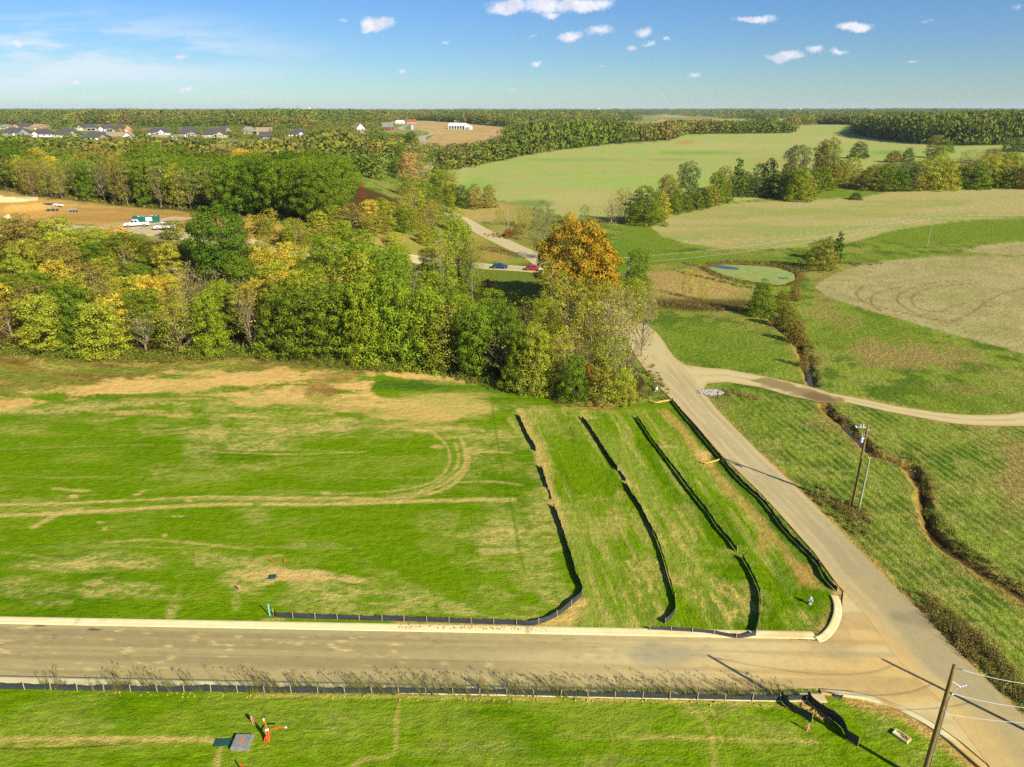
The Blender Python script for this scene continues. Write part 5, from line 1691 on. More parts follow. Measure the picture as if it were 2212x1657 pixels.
# scrubby trees between the clay plot and the county road
MIX = [('G', 'wood'), ('O', 'wood'), ('YG', 'wood'), ('O', 'thin'), ('YG', 'thin'), ('L', 'wood')]
_q = []
for (u0, u1, v0, v1, n, hh) in [(868, 958, 404, 500, 20, 52), (560, 930, 500, 552, 22, 44), (800, 900, 484, 508, 7, 56), (958, 985, 380, 470, 6, 44), (860, 935, 330, 396, 7, 36)]:
    for i in range(n):
        v = v0 + (v1 - v0) * (i + TR.uniform(0.1, 0.9)) / n
        _q.append((TR.uniform(u0, u1), v, v - hh * TR.uniform(0.75, 1.1), 44 * TR.uniform(0.8, 1.25)))
_q.sort()
for i, (u, v, vt, wp) in enumerate(_q):
    c, kd = TR.choice(MIX)
    spot(u, v, vt, wp, kd, c, f"{KW[kd]} {WORDS[c]} tree, {ordinal(i + 1)} from the left in the copse round the county road", turn=0.1, group='trees of the roadside copse')
spot(374, 516, 474, 56, 'wood', 'O', "olive tree hiding the second white pickup's tail", turn=0.1)
spot(60, 520, 474, 120, 'thin', 'B', "wide brownish tree at the left end of the near wood's back", turn=0.0)


def shown(e):
    """rough size of a tree in the picture"""
    x, y, z = e.location
    Z = y * CP + (CAMH - z) * SP
    return e["size"] / Z ** 2


TREES.sort(key=shown, reverse=True)
KEEP = 296
REST = []                                        # the smallest in the picture join the far woods' mass
for e in TREES[KEEP:]:
    c = [k for k in e.children if k.name.startswith('crown')][0]
    REST.append((c.data.name, tuple(e.location), e.rotation_euler.z, tuple(e.scale), tuple(c.color)))
    for k in list(e.children):
        bpy.data.objects.remove(k)
    bpy.data.objects.remove(e)
TREES = TREES[:KEEP]
for e in TREES:
    del e["size"]
print("individual trees", len(TREES), "rest", len(REST))
# ------------------------------------------------------------------ materials for things
def fabric_mat():
    m, t, out = new_mat("silt_fabric")
    g = t.new('ShaderNodeNewGeometry')
    mp = t.new('ShaderNodeMapping')
    mp.inputs['Scale'].default_value = (1.5, 1.5, 9)
    t.l.new(g.outputs['Position'], mp.inputs[0])
    n = t.noise(mp.outputs[0], 2.0, 3.0, 0.6)
    b = t.new('ShaderNodeBsdfPrincipled')
    t.l.new(t.mix(n, (0.016, 0.018, 0.024), (0.058, 0.064, 0.075)), b.inputs['Base Color'])
    b.inputs['Roughness'].default_value = 0.55
    b.inputs['Specular IOR Level'].default_value = 0.35
    t.l.new(b.outputs[0], out.inputs[0])
    return m


M_FAB = fabric_mat()
M_STAKE = simple("stake_wood", alb(214, 190, 140), 0.8, 0.15, 8)
M_POLE = simple("pole_wood", alb(150, 122, 72), 0.85, 0.25, 2.5)
M_POLEG = simple("weathered_pole", alb(176, 174, 150), 0.85, 0.15, 2.5)
M_STEEL = simple("galvanised_steel", (0.55, 0.57, 0.58), 0.4, 0.08, 6, metal=0.7)
M_WIRE = simple("wire", (0.50, 0.50, 0.48), 0.5, 0.05, 3)
M_WIRED = simple("dark_wire", (0.05, 0.05, 0.05), 0.5, 0.05, 3)
M_PORC = simple("grey_porcelain", (0.55, 0.56, 0.58), 0.3, 0.05, 6)
M_RED = simple("red_plastic", (0.75, 0.035, 0.015), 0.5, 0.1, 6)
M_ORANGE = simple("orange_conduit", (0.85, 0.11, 0.02), 0.45, 0.1, 6)
M_WHITEP = simple("white_plastic", (0.8, 0.8, 0.78), 0.5, 0.05, 6)
M_BLUE = simple("light_blue_paint", (0.22, 0.52, 0.80), 0.5, 0.1, 6)
M_PINK = simple("pink_tape", (0.85, 0.20, 0.28), 0.6, 0.1, 6)
M_TEAL = simple("green_box_plastic", (0.02, 0.075, 0.06), 0.45, 0.2, 5)
M_LID = simple("grey_polymer_concrete", (0.22, 0.215, 0.19), 0.8, 0.3, 6, bump=0.4)
M_SPRAY = simple("orange_spray_paint", (0.75, 0.12, 0.02), 0.8, 0.2, 20)
M_CONCB = simple("pale_concrete", alb(226, 214, 176), 0.85, 0.12, 2)
M_ROCK = simple("white_limestone", (0.40, 0.385, 0.34), 0.9, 0.25, 3, bump=0.5)
M_CLOD = simple("clay_clod", alb(206, 168, 104), 0.95, 0.25, 3)
M_YEL = simple("yellow_mat", alb(212, 182, 98), 0.8, 0.25, 5)
M_HYD = simple("primer_grey_iron", (0.42, 0.42, 0.40), 0.5, 0.1, 8)
M_LOG = simple("dead_wood", alb(176, 150, 108), 0.9, 0.25, 3)


# ------------------------------------------------------------------ silt fences
def silt_fence(line, h, label, post_step=2.0, side=1, sag=0.11, lean=0.0, group='black silt fences', posts=True, stick=0.05):
    """line in picture positions; fabric hangs from wooden posts. side: which side of the cloth the posts stand on"""
    W = resample([tuple(flat_at(*p)) for p in smooth_line(line, 4)], step=0.22)
    n = len(W)
    o0 = W[0]
    e = empty("silt_fence", (float(o0[0]), float(o0[1]), 0.0), 0, label, "silt fence", group)
    t = np.gradient(W, axis=0)
    t /= np.hypot(*t.T)[:, None]
    nn = np.stack([-t[:, 1], t[:, 0]], 1) * side
    s = np.concatenate([[0], np.cumsum(np.hypot(*np.diff(W, axis=0).T))])
    step = s[-1] / max(1, round(s[-1] / post_step))
    ph = (s / step) % 1.0
    V = []
    rows_ = 6
    sd_ = TR.random() * 50
    for i in range(n):
        top = h * (1 - 0.14 * (vn(np.array([s[i] / 1.9 + sd_]), np.array([3.0]), 3)[0])) - sag * math.sin(ph[i] * math.pi) * (0.6 + 0.8 * vn(np.array([s[i] / step // 1 + sd_]), np.array([1.0]), 4)[0])
        for r in range(rows_):
            f = r / (rows_ - 1)
            bulge = 0.09 * math.sin(f * math.pi) * (vn(np.array([s[i] * 0.9 + sd_]), np.array([f * 2.0]), 6)[0] - 0.35) + 0.05 * math.sin(ph[i] * math.pi) * f
            fold = 0.018 * math.sin(s[i] * 9 + 4 * f + sd_) * f
            p = W[i] - o0 - nn[i] * (bulge + fold + 0.03) + nn[i] * lean * f
            zz = top * f
            if r == 0:
                p = p + nn[i] * 0.10 * 0
            V.append((p[0], p[1], zz))
    i = (np.arange(n - 1)[:, None] * rows_ + np.arange(rows_ - 1)[None, :]).ravel()
    F = np.stack([i, i + 1, i + rows_ + 1, i + rows_], 1)
    me = raw_mesh("fabric", V, F, True)
    link("fabric", me, M_FAB, e)
    if posts:
        d = 0.0
        pm = None
        while d <= s[-1] + 0.01:
            x, y = np.interp(d, s, W[:, 0]), np.interp(d, s, W[:, 1])
            k = min(n - 1, int(np.searchsorted(s, d)))
            if pm is None:
                mb = MB()
                mb.box((0, 0, (h + stick) / 2 - 0.05), (0.042, 0.04, h + stick + 0.1))
                po = mb.build("post", M_STAKE, e)
                pm = po.data
            else:
                po = link("post", pm, None, e)
            po.location = (x - o0[0] + nn[k][0] * 0.02, y - o0[1] + nn[k][1] * 0.02, 0)
            po.rotation_euler = (TR.uniform(-0.07, 0.07), TR.uniform(-0.07, 0.07), math.atan2(t[k][1], t[k][0]))
            d += step
    return e


silt_fence([(1120, 898), (1131, 922), (1143, 948), (1156, 968), (1158, 975)], 0.62, "short black silt fence at the top of the first fence line", side=1)
silt_fence([(1169, 1010), (1174, 1024), (1179, 1040), (1184, 1056)], 0.62, "short middle piece of black silt fence in the broken first line", side=1)
silt_fence([(1187, 1058), (1190, 1068), (1192, 1080)], 0.35, "low sagging scrap of silt fence between two longer pieces", side=1, sag=0.15)
silt_fence([(1196, 1095), (1203, 1112), (1215, 1145), (1226, 1180), (1237, 1215), (1246, 1248), (1257, 1270), (1259, 1284), (1246, 1299), (1228, 1314), (1200, 1334), (1170, 1347), (1145, 1352), (1110, 1350), (1060, 1349), (980, 1346), (900, 1343), (820, 1341), (740, 1339), (660, 1337), (600, 1334), (592, 1329)], 0.66, "long black silt fence curving down the lot and along the upper kerb", side=1)
silt_fence([(1258, 903), (1274, 925), (1292, 952), (1312, 984), (1326, 1004), (1334, 1016)], 0.62, "upper black silt fence of the second line", side=1)
silt_fence([(1338, 1018), (1347, 1030), (1352, 1040)], 0.4, "small scrap of silt fence in the gap of the second line", side=1, sag=0.12)
silt_fence([(1354, 1046), (1362, 1066), (1384, 1098), (1402, 1134), (1420, 1168), (1434, 1208), (1446, 1250), (1457, 1290), (1460, 1318), (1452, 1334), (1436, 1348)], 0.6, "lower black silt fence of the second line, curling back at the kerb", side=1)
silt_fence([(1404, 1363), (1438, 1364), (1476, 1366), (1512, 1368), (1548, 1372), (1580, 1378), (1606, 1379), (1632, 1374)], 0.55, "black silt fence beside the kerb, sagging at its right end", side=-1, sag=0.12)
silt_fence([(1376, 903), (1392, 926), (1407, 950), (1424, 972), (1444, 998), (1460, 1018), (1480, 1046), (1508, 1082), (1532, 1112), (1552, 1142), (1578, 1172), (1592, 1192)], 0.6, "black silt fence forming most of the third line", side=1)
silt_fence([(1604, 1205), (1616, 1226), (1630, 1252), (1641, 1280), (1643, 1310), (1640, 1340), (1634, 1372)], 0.6, "lower black silt fence of the third line, ending at the kerb", side=1)
silt_fence([(1452, 866), (1476, 896), (1502, 926), (1532, 962), (1560, 995), (1590, 1030), (1614, 1054), (1640, 1076), (1660, 1098), (1690, 1140), (1722, 1174), (1748, 1200), (1768, 1222), (1782, 1250), (1808, 1278)], 0.62, "black silt fence running along the county road's edge", side=1)
silt_fence([(-60, 1488), (0, 1489), (80, 1490), (160, 1492), (240, 1493), (310, 1494), (380, 1495), (440, 1494), (520, 1496), (620, 1497), (740, 1498), (860, 1499), (940, 1500), (1080, 1502), (1220, 1506), (1360, 1509), (1500, 1512), (1600, 1514), (1680, 1515), (1742, 1513)], 0.62, "long black silt fence below the street's lower kerb", side=-1, post_step=2.05)
silt_fence([(1686, 1511), (1698, 1524), (1712, 1536), (1733, 1547), (1753, 1560)], 0.95, "short tall silt fence slanting down from the long lower fence", side=1)
silt_fence([(1744, 1510), (1757, 1525), (1784, 1544), (1806, 1560), (1822, 1576), (1830, 1596), (1844, 1606), (1852, 1612)], 0.98, "taller silt fence with a crumpled end, nearest the concrete inlet", side=1)
silt_fence([(1790, 1500), (1805, 1506), (1820, 1508)], 0.3, "grey scrap of silt fence lying at the kerb's bend", side=-1, sag=0.1)


# ------------------------------------------------------------------ small things on the lots
def on(u, v):
    p = flat_at(u, v)
    return (float(p[0]), float(p[1]), 0.0)


def stake(u, v, h, mat, label, tilt=(0, 0), wd=0.05, flag=None, cat="stake"):
    e = empty("survey_stake", on(u, v), 0, label, cat)
    mb = MB()
    mb.box((0, 0, h / 2 - 0.05), (wd, wd * 0.6, h + 0.1), taper=0.9)
    b = mb.build("shaft", mat, e, bevel=0.004)
    b.rotation_euler = (tilt[0], tilt[1], 0)
    if flag:
        mb = MB()
        mb.box((0, 0, h * 0.72), (wd * 1.5, wd * 1.3, h * 0.5))
        mb.tube([(0.02, 0, h * 0.9), (0.10, 0.02, h * 0.8), (0.08, 0.05, h * 0.5), (0.13, 0.02, 0.06)], [0.03, 0.035, 0.03, 0.04], 5)
        f = mb.build("ribbon", flag, e)
        f.rotation_euler = b.rotation_euler
    return e


stake(583, 1330, 1.25, M_BLUE, "light blue stake at the left end of the upper silt fence", wd=0.10)
stake(591, 1216, 0.55, M_RED, "left one of two red stakes above the green meter box", (0.0, -0.42), 0.08)
stake(614, 1216, 0.58, M_RED, "right one of two red stakes above the green meter box", (0.0, 0.36), 0.08)
stake(517, 1276, 0.62, M_STAKE, "wooden stake with pink ribbon left of the green meter box", (0.0, -0.06), 0.05, M_PINK)
stake(546, 1563, 0.72, M_STAKE, "wooden stake with pink top above the grey utility lid", (0.0, -0.06), 0.06, M_PINK)
stake(1744, 1579, 0.72, M_STAKE, "wooden stake with pink top below the short slanting silt fence", (0.0, 0.04), 0.06, M_PINK)
stake(523, 1666, 0.75, M_RED, "red stake at the bottom of the picture below the grey lid", (0.0, 0.05), 0.09)


def meter_box(u, v, L, Wd, rz, label, mat, h=0.10, tab=False):
    e = empty("meter_box", on(u, v), rz, label, "utility box")
    mb = MB()
    mb.box((0, 0, h / 2), (L * 1.06, Wd * 1.06, h), taper=0.97)
    mb.build("frame", mat, e, bevel=0.01)
    mb = MB()
    mb.box((0, 0, h + 0.012), (L * 0.9, Wd * 0.86, 0.024))
    mb.build("lid", mat, e, bevel=0.008)
    if tab:
        mb = MB()
        mb.box((-L * 0.85, -Wd * 0.25, 0.03), (L * 0.7, Wd * 0.28, 0.04), rz=0.1)
        mb.build("flap", mat, e, bevel=0.005)
        mb = MB()
        mb.tube([(L * 0.5, 0.1, 0.12), (L * 0.8, 0.05, 0.14), (L * 1.0, -0.1, 0.05), (L * 1.15, -0.16, 0.03)], 0.03, 6)
        mb.build("conduit", M_ORANGE, e)
    return e


meter_box(590, 1248, 0.55, 0.45, 0.12, "small dark green meter box on the bare clay patch", M_TEAL, 0.22, True)
meter_box(480, 1604, 1.02, 0.62, 0.05, "flat dark green box lid beside the grey utility lid", M_TEAL, 0.06)
e = empty("utility_vault", on(524, 1607), 0.0, "grey tilted utility vault lid with an orange paint square", "utility box")
mb = MB()
mb.box((0, 0, 0.14), (1.28, 1.22, 0.28), ry=0.03)
b_ = mb.build("vault_rim", M_LID, e, bevel=0.02)
mb = MB()
mb.box((0, 0, 0.30), (1.16, 1.1, 0.04), ry=0.03)
l_ = mb.build("lid", M_LID, e, bevel=0.01)
mb = MB()
mb.box((-0.03, -0.02, 0.324), (0.26, 0.27, 0.008), ry=0.03)
s_ = mb.build("paint_mark", M_SPRAY, l_)
e.rotation_euler = (0.02, 0.0, 0.0)

e = empty("conduit_bundle", on(572, 1602), 0.0, "bundle of orange conduits with white ends sprouting from the grass", "conduits")
for pts in ([(-0.08, 0, -0.1), (0.12, 0.05, 0.45), (0.5, 0.1, 0.95), (1.05, 0.1, 1.22), (1.55, 0.05, 1.28)], [(0.2, 0.05, -0.1), (0.24, 0.1, 0.6), (0.2, 0.16, 1.2), (0.08, 0.22, 1.75)],
            [(0.28, 0.0, -0.1), (0.32, 0.04, 0.5), (0.33, 0.06, 0.98)], [(0.16, -0.02, -0.1), (0.2, 0.0, 0.5), (0.2, 0.02, 0.98)]):
    mb = MB()
    mb.tube(smooth_line(pts, 5), 0.05, 8)
    c_ = mb.build("conduit", M_ORANGE, e, smooth=True)
    a_, b_ = Vector(pts[-2]), Vector(pts[-1])
    mb = MB()
    mb.tube([b_ - (b_ - a_).normalized() * 0.02, b_ + (b_ - a_).normalized() * 0.16], 0.056, 8)
    mb.build("end_cap", M_WHITEP, c_, smooth=True)

# fire hydrant
e = empty("fire_hydrant", on(1749, 1304), 0.5, "grey fire hydrant on the grass near the corner kerb", "hydrant")
mb = MB()
mb.tube([(0, 0, -0.05), (0, 0, 0.06), (0, 0, 0.065), (0, 0, 0.55), (0, 0, 0.56), (0, 0, 0.60)], [0.17, 0.17, 0.115, 0.105, 0.15, 0.15], 12)
mb.build("barrel", M_HYD, e, smooth=False)
mb = MB()
mb.tube([(0, 0, 0.60), (0, 0, 0.68), (0, 0, 0.76), (0, 0, 0.80)], [0.135, 0.12, 0.07, 0.03], 12)
mb.tube([(0, 0, 0.79), (0, 0, 0.86)], 0.032, 5)
mb.build("bonnet", M_HYD, e)
for a, r in ((0, 0.06), (math.pi, 0.06), (-math.pi / 2, 0.085)):
    mb = MB()
    d = Vector((math.cos(a), math.sin(a), 0))
    mb.tube([d * 0.08 + Vector((0, 0, 0.44)), d * 0.19 + Vector((0, 0, 0.44)), d * 0.20 + Vector((0, 0, 0.44)), d * 0.24 + Vector((0, 0, 0.44))], [r, r, r * 1.25, r * 1.25], 10)
    mb.build("nozzle", M_HYD, e)

# concrete inlet sunk in the grass
e = empty("drain_inlet", on(1947, 1592), -0.95, "open white concrete drain inlet tilted in the grass", "drain")
mb = MB()
for c, s in (((0, 0.27, 0.06), (1.1, 0.07, 0.22)), ((0, -0.27, 0.06), (1.1, 0.07, 0.22)), ((0.515, 0, 0.06), (0.07, 0.468, 0.22)), ((-0.515, 0, 0.06), (0.07, 0.468, 0.22))):
    mb.box(c, s)
mb.build("wall", M_CONCB, e, bevel=0.01)
mb = MB()
mb.box((-0.12, 0, 0.0), (0.7, 0.465, 0.03))
mb.build("floor_slab", M_CONCB, e)
mb = MB()
for k in range(26):
    a = (0.1 + TR.uniform(0, 0.55), TR.uniform(-0.24, 0.24), 0.02 + TR.uniform(0, 0.12))
    mb.box(a, (TR.uniform(.06, .15), TR.uniform(.06, .15), TR.uniform(.05, .1)), rz=TR.uniform(0, 3), rx=TR.uniform(-.5, .5))
mb.build("clay_fill", M_CLOD, e, bevel=0.02)


# riprap, clods, straw mats
def heap(name, u, v, n, ru, rv, s0, s1, mat, label, cat=None, kind=None, seed=3):
    rg = random.Random(seed)
    mb = MB()
    c = flat_at(u, v)
    for k in range(n):
        a, r = rg.uniform(0, 6.28), math.sqrt(rg.random())
        s = rg.uniform(s0, s1)
        x, y = math.cos(a) * r * ru, math.sin(a) * r * rv
        mb.box((x, y, s * 0.25 + 0.25 * s * (1 - r)), (s * rg.uniform(.7, 1.2), s * rg.uniform(.7, 1.1), s * rg.uniform(.5, .9)), rz=rg.uniform(0, 3), rx=rg.uniform(-.6, .6), ry=rg.uniform(-.6, .6), taper=rg.uniform(.5, .9))
    o = mb.build(name, mat, None, bevel=s0 * 0.12, loc=(c[0], c[1], 0))
    return tag(o, label, cat, kind=kind)


heap("riprap", 1536, 848, 380, 2.0, 1.15, 0.14, 0.34, M_ROCK, "heap of white riprap stones at the mouth of the gravel drive", "stones", 'stuff', 5)
heap("clods", 1758, 1533, 200, 1.2, 1.0, 0.05, 0.12, M_CLOD, "clods of dug clay between the slanting fences", "clods", 'stuff', 6)
mb = MB()
rg = random.Random(9)
fl = [flat_at(*p) for p in ((240, 1497), (1690, 1520))]
for k in range(110):
    f = rg.random()
    f = f if rg.random() < 0.4 else round(f * 9) / 9 + rg.gauss(0, 0.012)
    p = fl[0] * (1 - f) + fl[1] * f
    s = rg.uniform(0.05, 0.16)
    mb.box((p[0], p[1] - rg.uniform(-0.1, 0.3), s * 0.3), (s, s * rg.uniform(.6, 1), s * 0.8), rz=rg.uniform(0, 3), rx=rg.uniform(-.6, .6), taper=0.7)
fl = [flat_at(*p) for p in ((860, 1352), (1180, 1357))]
for k in range(170):
    f = rg.random()
    p = fl[0] * (1 - f) + fl[1] * f
    s = rg.uniform(0.06, 0.2)
    mb.box((p[0], p[1] - rg.uniform(-0.05, 0.3), s * 0.3), (s, s * rg.uniform(.6, 1), s * 0.8), rz=rg.uniform(0, 3), rx=rg.uniform(-.6, .6), taper=0.7)
tag(mb.build("clods", M_CLOD, None, bevel=0.015), "loose clay clods along the feet of the kerb fences", "clods", kind='stuff')


def wattle(pts, r, label):
    """lumpy tube laid on the ground"""
    W = resample([tuple(flat_at(*p)) for p in pts], step=0.12)
    rg = random.Random(len(label))
    mb = MB()
    mb.tube([(x, y, r * 0.7 + rg.uniform(-.03, .03)) for x, y in W], [r * rg.uniform(0.7, 1.25) for _ in W], 7)
    return tag(mb.build("straw_roll", M_YEL, None, smooth=True), label, "straw roll")


wattle([(1404, 868), (1418, 871), (1432, 868), (1448, 866)], 0.15, "crumpled yellow straw roll across the ditch at the road's edge")
wattle([(1512, 999), (1525, 1002), (1540, 998), (1556, 993)], 0.12, "yellow straw roll below the roadside fence's upper part")
# cut logs at the corner of the wood
rg = random.Random(4)
for k in range(9):
    p = flat_at(1238 + k * 11 + rg.uniform(-4, 4), 872 + k * 0.5 + rg.uniform(-3, 4))
    L_ = rg.uniform(1.6, 3.4)
    a = rg.uniform(-0.5, 0.25)
    mb = MB()
    mb.tube([(-L_ / 2, 0, 0), (0, rg.uniform(-.1, .1), 0.03), (L_ / 2, 0, 0)], [0.11, 0.10, 0.08], 7)
    o = mb.build("log", M_LOG, None, loc=(p[0], p[1], 0.12))
    o.rotation_euler = (0, rg.uniform(-.05, .05), a)
    tag(o, "cut log lying at the foot of the wood's corner", "log", "logs at the wood's corner")


# ------------------------------------------------------------------ utility poles and wires
def pole(base, H, r, mat, label, fit=None, lean=(0.0, 0.0), rz=0.0):
    e = empty("utility_pole", (base[0], base[1], base[2]), rz, label, "utility pole")
    mb = MB()
    n = 9
    mb.tube([(lean[0] * k / n, lean[1] * k / n, -0.4 + (H + 0.4) * k / n) for k in range(n + 1)], [r * (1 - 0.32 * k / n) for k in range(n + 1)], 12)
    mb.build("shaft", mat, e, smooth=True)
    return e


def insulator(mb, c, r=0.07, h=0.28, d=(0, 0, 1)):
    c = Vector(c)
    d = Vector(d).normalized()
    P_, R_ = [], []
    for k in range(7):
        P_.append(c + d * h * k / 6)
        R_.append(r if k % 2 else r * 0.5)
    mb.tube(P_, R_, 8)


P1 = (27.5, 34.9, 0.0)
e = pole(P1, 9.8, 0.17, M_POLE, "wooden utility pole with grey conduit in front of the road junction")
mb = MB()
mb.tube([(0.19, -0.10, 0.0), (0.17, -0.10, 4.0), (0.155, -0.09, 7.2), (0.22, -0.1, 7.5), (0.34, -0.1, 7.62)], 0.045, 8)
mb.build("riser_conduit", M_STEEL, e, smooth=True)
for z in (2.5, 4.6, 6.2, 7.0):
    mb = MB()
    mb.box((0.16, -0.09, z), (0.16, 0.12, 0.10))
    mb.build("clamp", M_STEEL, e, bevel=0.01)
mb = MB()
mb.tube([(0.1, 0, 8.55), (0.62, -0.1, 8.2)], 0.035, 6)
mb.tube([(0.62, -0.1, 8.2), (0.35, -0.12, 7.95), (0.28, -0.1, 7.6)], 0.025, 6)
insulator(mb, (0.55, -0.1, 8.15), 0.07, 0.5, (1, 0, 0.35))
mb.build("cutout_bracket", M_PORC, e)
mb = MB()
mb.tube([(0.1, 0, 9.55), (0.55, 0, 9.45)], [0.03, 0.05], 6)
mb.build("dead_end_clamp", M_WIRED, e)

P2 = (42.0, 34.1, 0.0)
pole(P2, 10.1, 0.17, M_POLE, "wooden utility pole just right of the picture, seen by its shadow on the road")
pb = flat_at(2080, 1236)
P3 = (pb[0], pb[1], 0.0)
e = pole(P3, 10.2, 0.16, M_POLE, "tall brown utility pole with cutouts standing in the creekside brush")
mb = MB()
mb.tube([(0.0, 0, 9.75), (-0.55, 0.05, 9.8), (-1.15, 0.1, 9.8)], 0.05, 6)
mb.tube([(0.0, 0, 9.7), (0.42, 0, 9.35)], 0.03, 6)
insulator(mb, (-0.5, 0, 9.85), 0.08, 0.34)
insulator(mb, (-0.85, 0, 9.85), 0.08, 0.34, (0.3, 0, 1))
insulator(mb, (-1.15, 0.05, 9.7), 0.09, 0.36, (-.4, 0, .6))
mb.build("crossarm", M_PORC, e)
mb = MB()
mb.tube([(-0.42, -0.1, 8.0), (-0.42, -0.1, 8.06), (-0.42, -0.1, 8.55), (-0.42, -0.1, 8.62)], [0.10, 0.16, 0.16, 0.06], 12)
mb.tube([(-0.42, -0.1, 8.4), (0, 0, 8.6)], 0.04, 6)
insulator(mb, (-0.45, -0.1, 8.6), 0.06, 0.55, (-0.1, 0, 1))
insulator(mb, (-0.32, -0.1, 8.6), 0.05, 0.4, (0.2, 0, 1))
mb.tube([(-0.3, -0.1, 8.45), (-0.12, -0.05, 8.5), (-0.02, 0, 8.4), (0.2, 0, 8.9)], 0.03, 6)
mb.build("arrester", M_PORC, e)
pb = flat_at(2095.2 / 1.1302 * 1.0, 1243 / 1.1302) if False else flat_at(1854.5, 1101)
pb3 = flat_at(1840.5, 1093)
# the tall pole's foot and the short pole's foot, both hidden in brush
e.location = (float(pb3[0]), float(pb3[1]), 0.0)
P3 = (float(pb3[0]), float(pb3[1]), 0.0)
e = pole((float(pb[0]), float(pb[1]), 0.0), 6.5, 0.13, M_POLEG, "short weathered grey pole beside the tall brown utility pole", lean=(0.15, 0.1))
mb = MB()
mb.tube([(0.14, 0.1, 6.35), (-0.1, 0.08, 6.6)], 0.05, 6)
mb.build("pole_cap", M_PORC, e)
POLES = {}
for key, (u, vb, vt, lab) in {'e': (1354, 642, 549, "utility pole between the orange maple and the round green tree"), 'f': (1097, 500, 452, "short pale pole among shrubs west of the county road"), 'g': (2002, 535, 462, "lone leaning utility pole in the green strip between beige fields"),
                              'h': (940, 386, 344, "utility pole where the far road dips"), 'i': (912, 293, 267, "thin far utility pole beside the grain bin"), 'j': (925, 318, 306, "small far pole at the brown field's corner"), 'k': (962, 282, 262, "faint far pole at the brown field's top edge")}.items():
    p = at(u, vb)
    H = height_for(p, vt)
    e = pole(p, H, 0.15 if key in 'efg' else 0.2, M_POLEG, lab)
    POLES[key] = Vector(p) + Vector((0, 0, H))
    if key == 'e':
        mb = MB()
        mb.box((0, -0.12, H - 0.8), (2.4, 0.1, 0.12))
        for q in (-1.1, 0.4, 1.1):
            insulator(mb, (q, -0.12, H - 0.72), 0.06, 0.2)
        mb.build("crossarm", M_POLEG, e)


def wire(a, b, sag, r, label, mat=None, n=24):
    a, b = Vector(a), Vector(b)
    pts = []
    for k in range(n + 1):
        t = k / n
        p = a.lerp(b, t)
        p.z -= sag * 4 * t * (1 - t)
        pts.append(p)
    mb = MB()
    mb.tube(pts, r, 5)
    return tag(mb.build("wire", mat or M_WIRE), label, "wire")


wire((P1[0] + .5, P1[1], 9.45), (P2[0], P2[1], 9.6), 1.15, 0.018, "top wire leaving the junction pole")
wire((P1[0] + .3, P1[1] - .1, 7.62), (P2[0], P2[1], 7.9), 1.15, 0.018, "middle wire leaving the junction pole")
wire((P1[0] + .1, P1[1], 5.9), (P2[0], P2[1], 6.3), 0.7, 0.016, "thin lower wire leaving the junction pole")
wire((P3[0], P3[1], 9.2), (P2[0] + 60, P2[1] - 40, 9.9), 1.0, 0.012, "dark wire from the tall creekside pole to the right", M_WIRED)
wire(POLES['e'] + Vector((1, 0, -.7)), POLES['g'] + Vector((0, 0, -.1)), 1.6, 0.016, "upper pale wire over the mown strip to the field pole")
wire(POLES['e'] + Vector((0, 0, -2.2)), POLES['g'] + Vector((0, 0, -1.2)), 1.7, 0.016, "lower pale wire over the mown strip to the field pole")
wire(POLES['g'] + Vector((0, 0, -.1)), POLES['g'] + Vector((110, 30, 0)), 1.8, 0.016, "upper pale wire right of the field pole")
wire(POLES['g'] + Vector((0, 0, -1.2)), POLES['g'] + Vector((110, 30, -1.1)), 1.8, 0.016, "lower pale wire right of the field pole")


# ------------------------------------------------------------------ houses
def roof_mat(name, c):
    m, t, out = new_mat(name)
    tc = t.new('ShaderNodeTexCoord')
    wv_ = t.new('ShaderNodeTexWave', wave_type='BANDS', bands_direction='Z')
    wv_.inputs['Scale'].default_value = 3.0
    t.l.new(tc.outputs['Object'], wv_.inputs['Vector'])
    n = t.noise(tc.outputs['Object'], 1.5, 4.0, 0.7)
    k = t.math('ADD', t.smooth(n, 0.3, 0.7, 0.82, 1.15), t.math('MULTIPLY', wv_.outputs['Fac'], 0.08))
    d = t.new('ShaderNodeBsdfPrincipled')
    t.l.new(t.mix(1.0, c, k, 'MULTIPLY'), d.inputs['Base Color'])
    d.inputs['Roughness'].default_value = 0.9
    t.l.new(d.outputs[0], out.inputs[0])
    return m


R_DARK = roof_mat("charcoal_shingles", alb(82, 80, 84))
R_GREY = roof_mat("grey_shingles", alb(136, 136, 132))
R_TAN = roof_mat("tan_shingles", alb(160, 140, 112))
R_WHITE = roof_mat("white_metal_roof", (0.75, 0.75, 0.72))
R_ORANGE = roof_mat("rust_metal_roof", alb(160, 96, 70))
W_WHITE = simple("white_siding", (0.66, 0.65, 0.62), 0.7, 0.05, 1.0)
W_CREAM = simple("cream_brick", alb(196, 184, 150), 0.85, 0.1, 1.5)
W_BRICK = simple("orange_brick", alb(196, 142, 108), 0.85, 0.12, 1.5)
W_BROWN = simple("brown_brick", alb(154, 134, 110), 0.85, 0.12, 1.5)
W_GREY = simple("grey_metal_siding", alb(150, 154, 156), 0.6, 0.05, 1.5)
W_BLACK = simple("black_barn_boards", alb(78, 76, 80), 0.85, 0.15, 1.5)
W_ORN = simple("orange_boards", alb(232, 176, 118), 0.85, 0.1, 1.5)
M_WIN = simple("window_glass", (0.03, 0.035, 0.04), 0.15, 0.1, 2, spec=0.6)
M_TRIM = simple("white_trim", (0.8, 0.79, 0.76), 0.6, 0.03, 2)


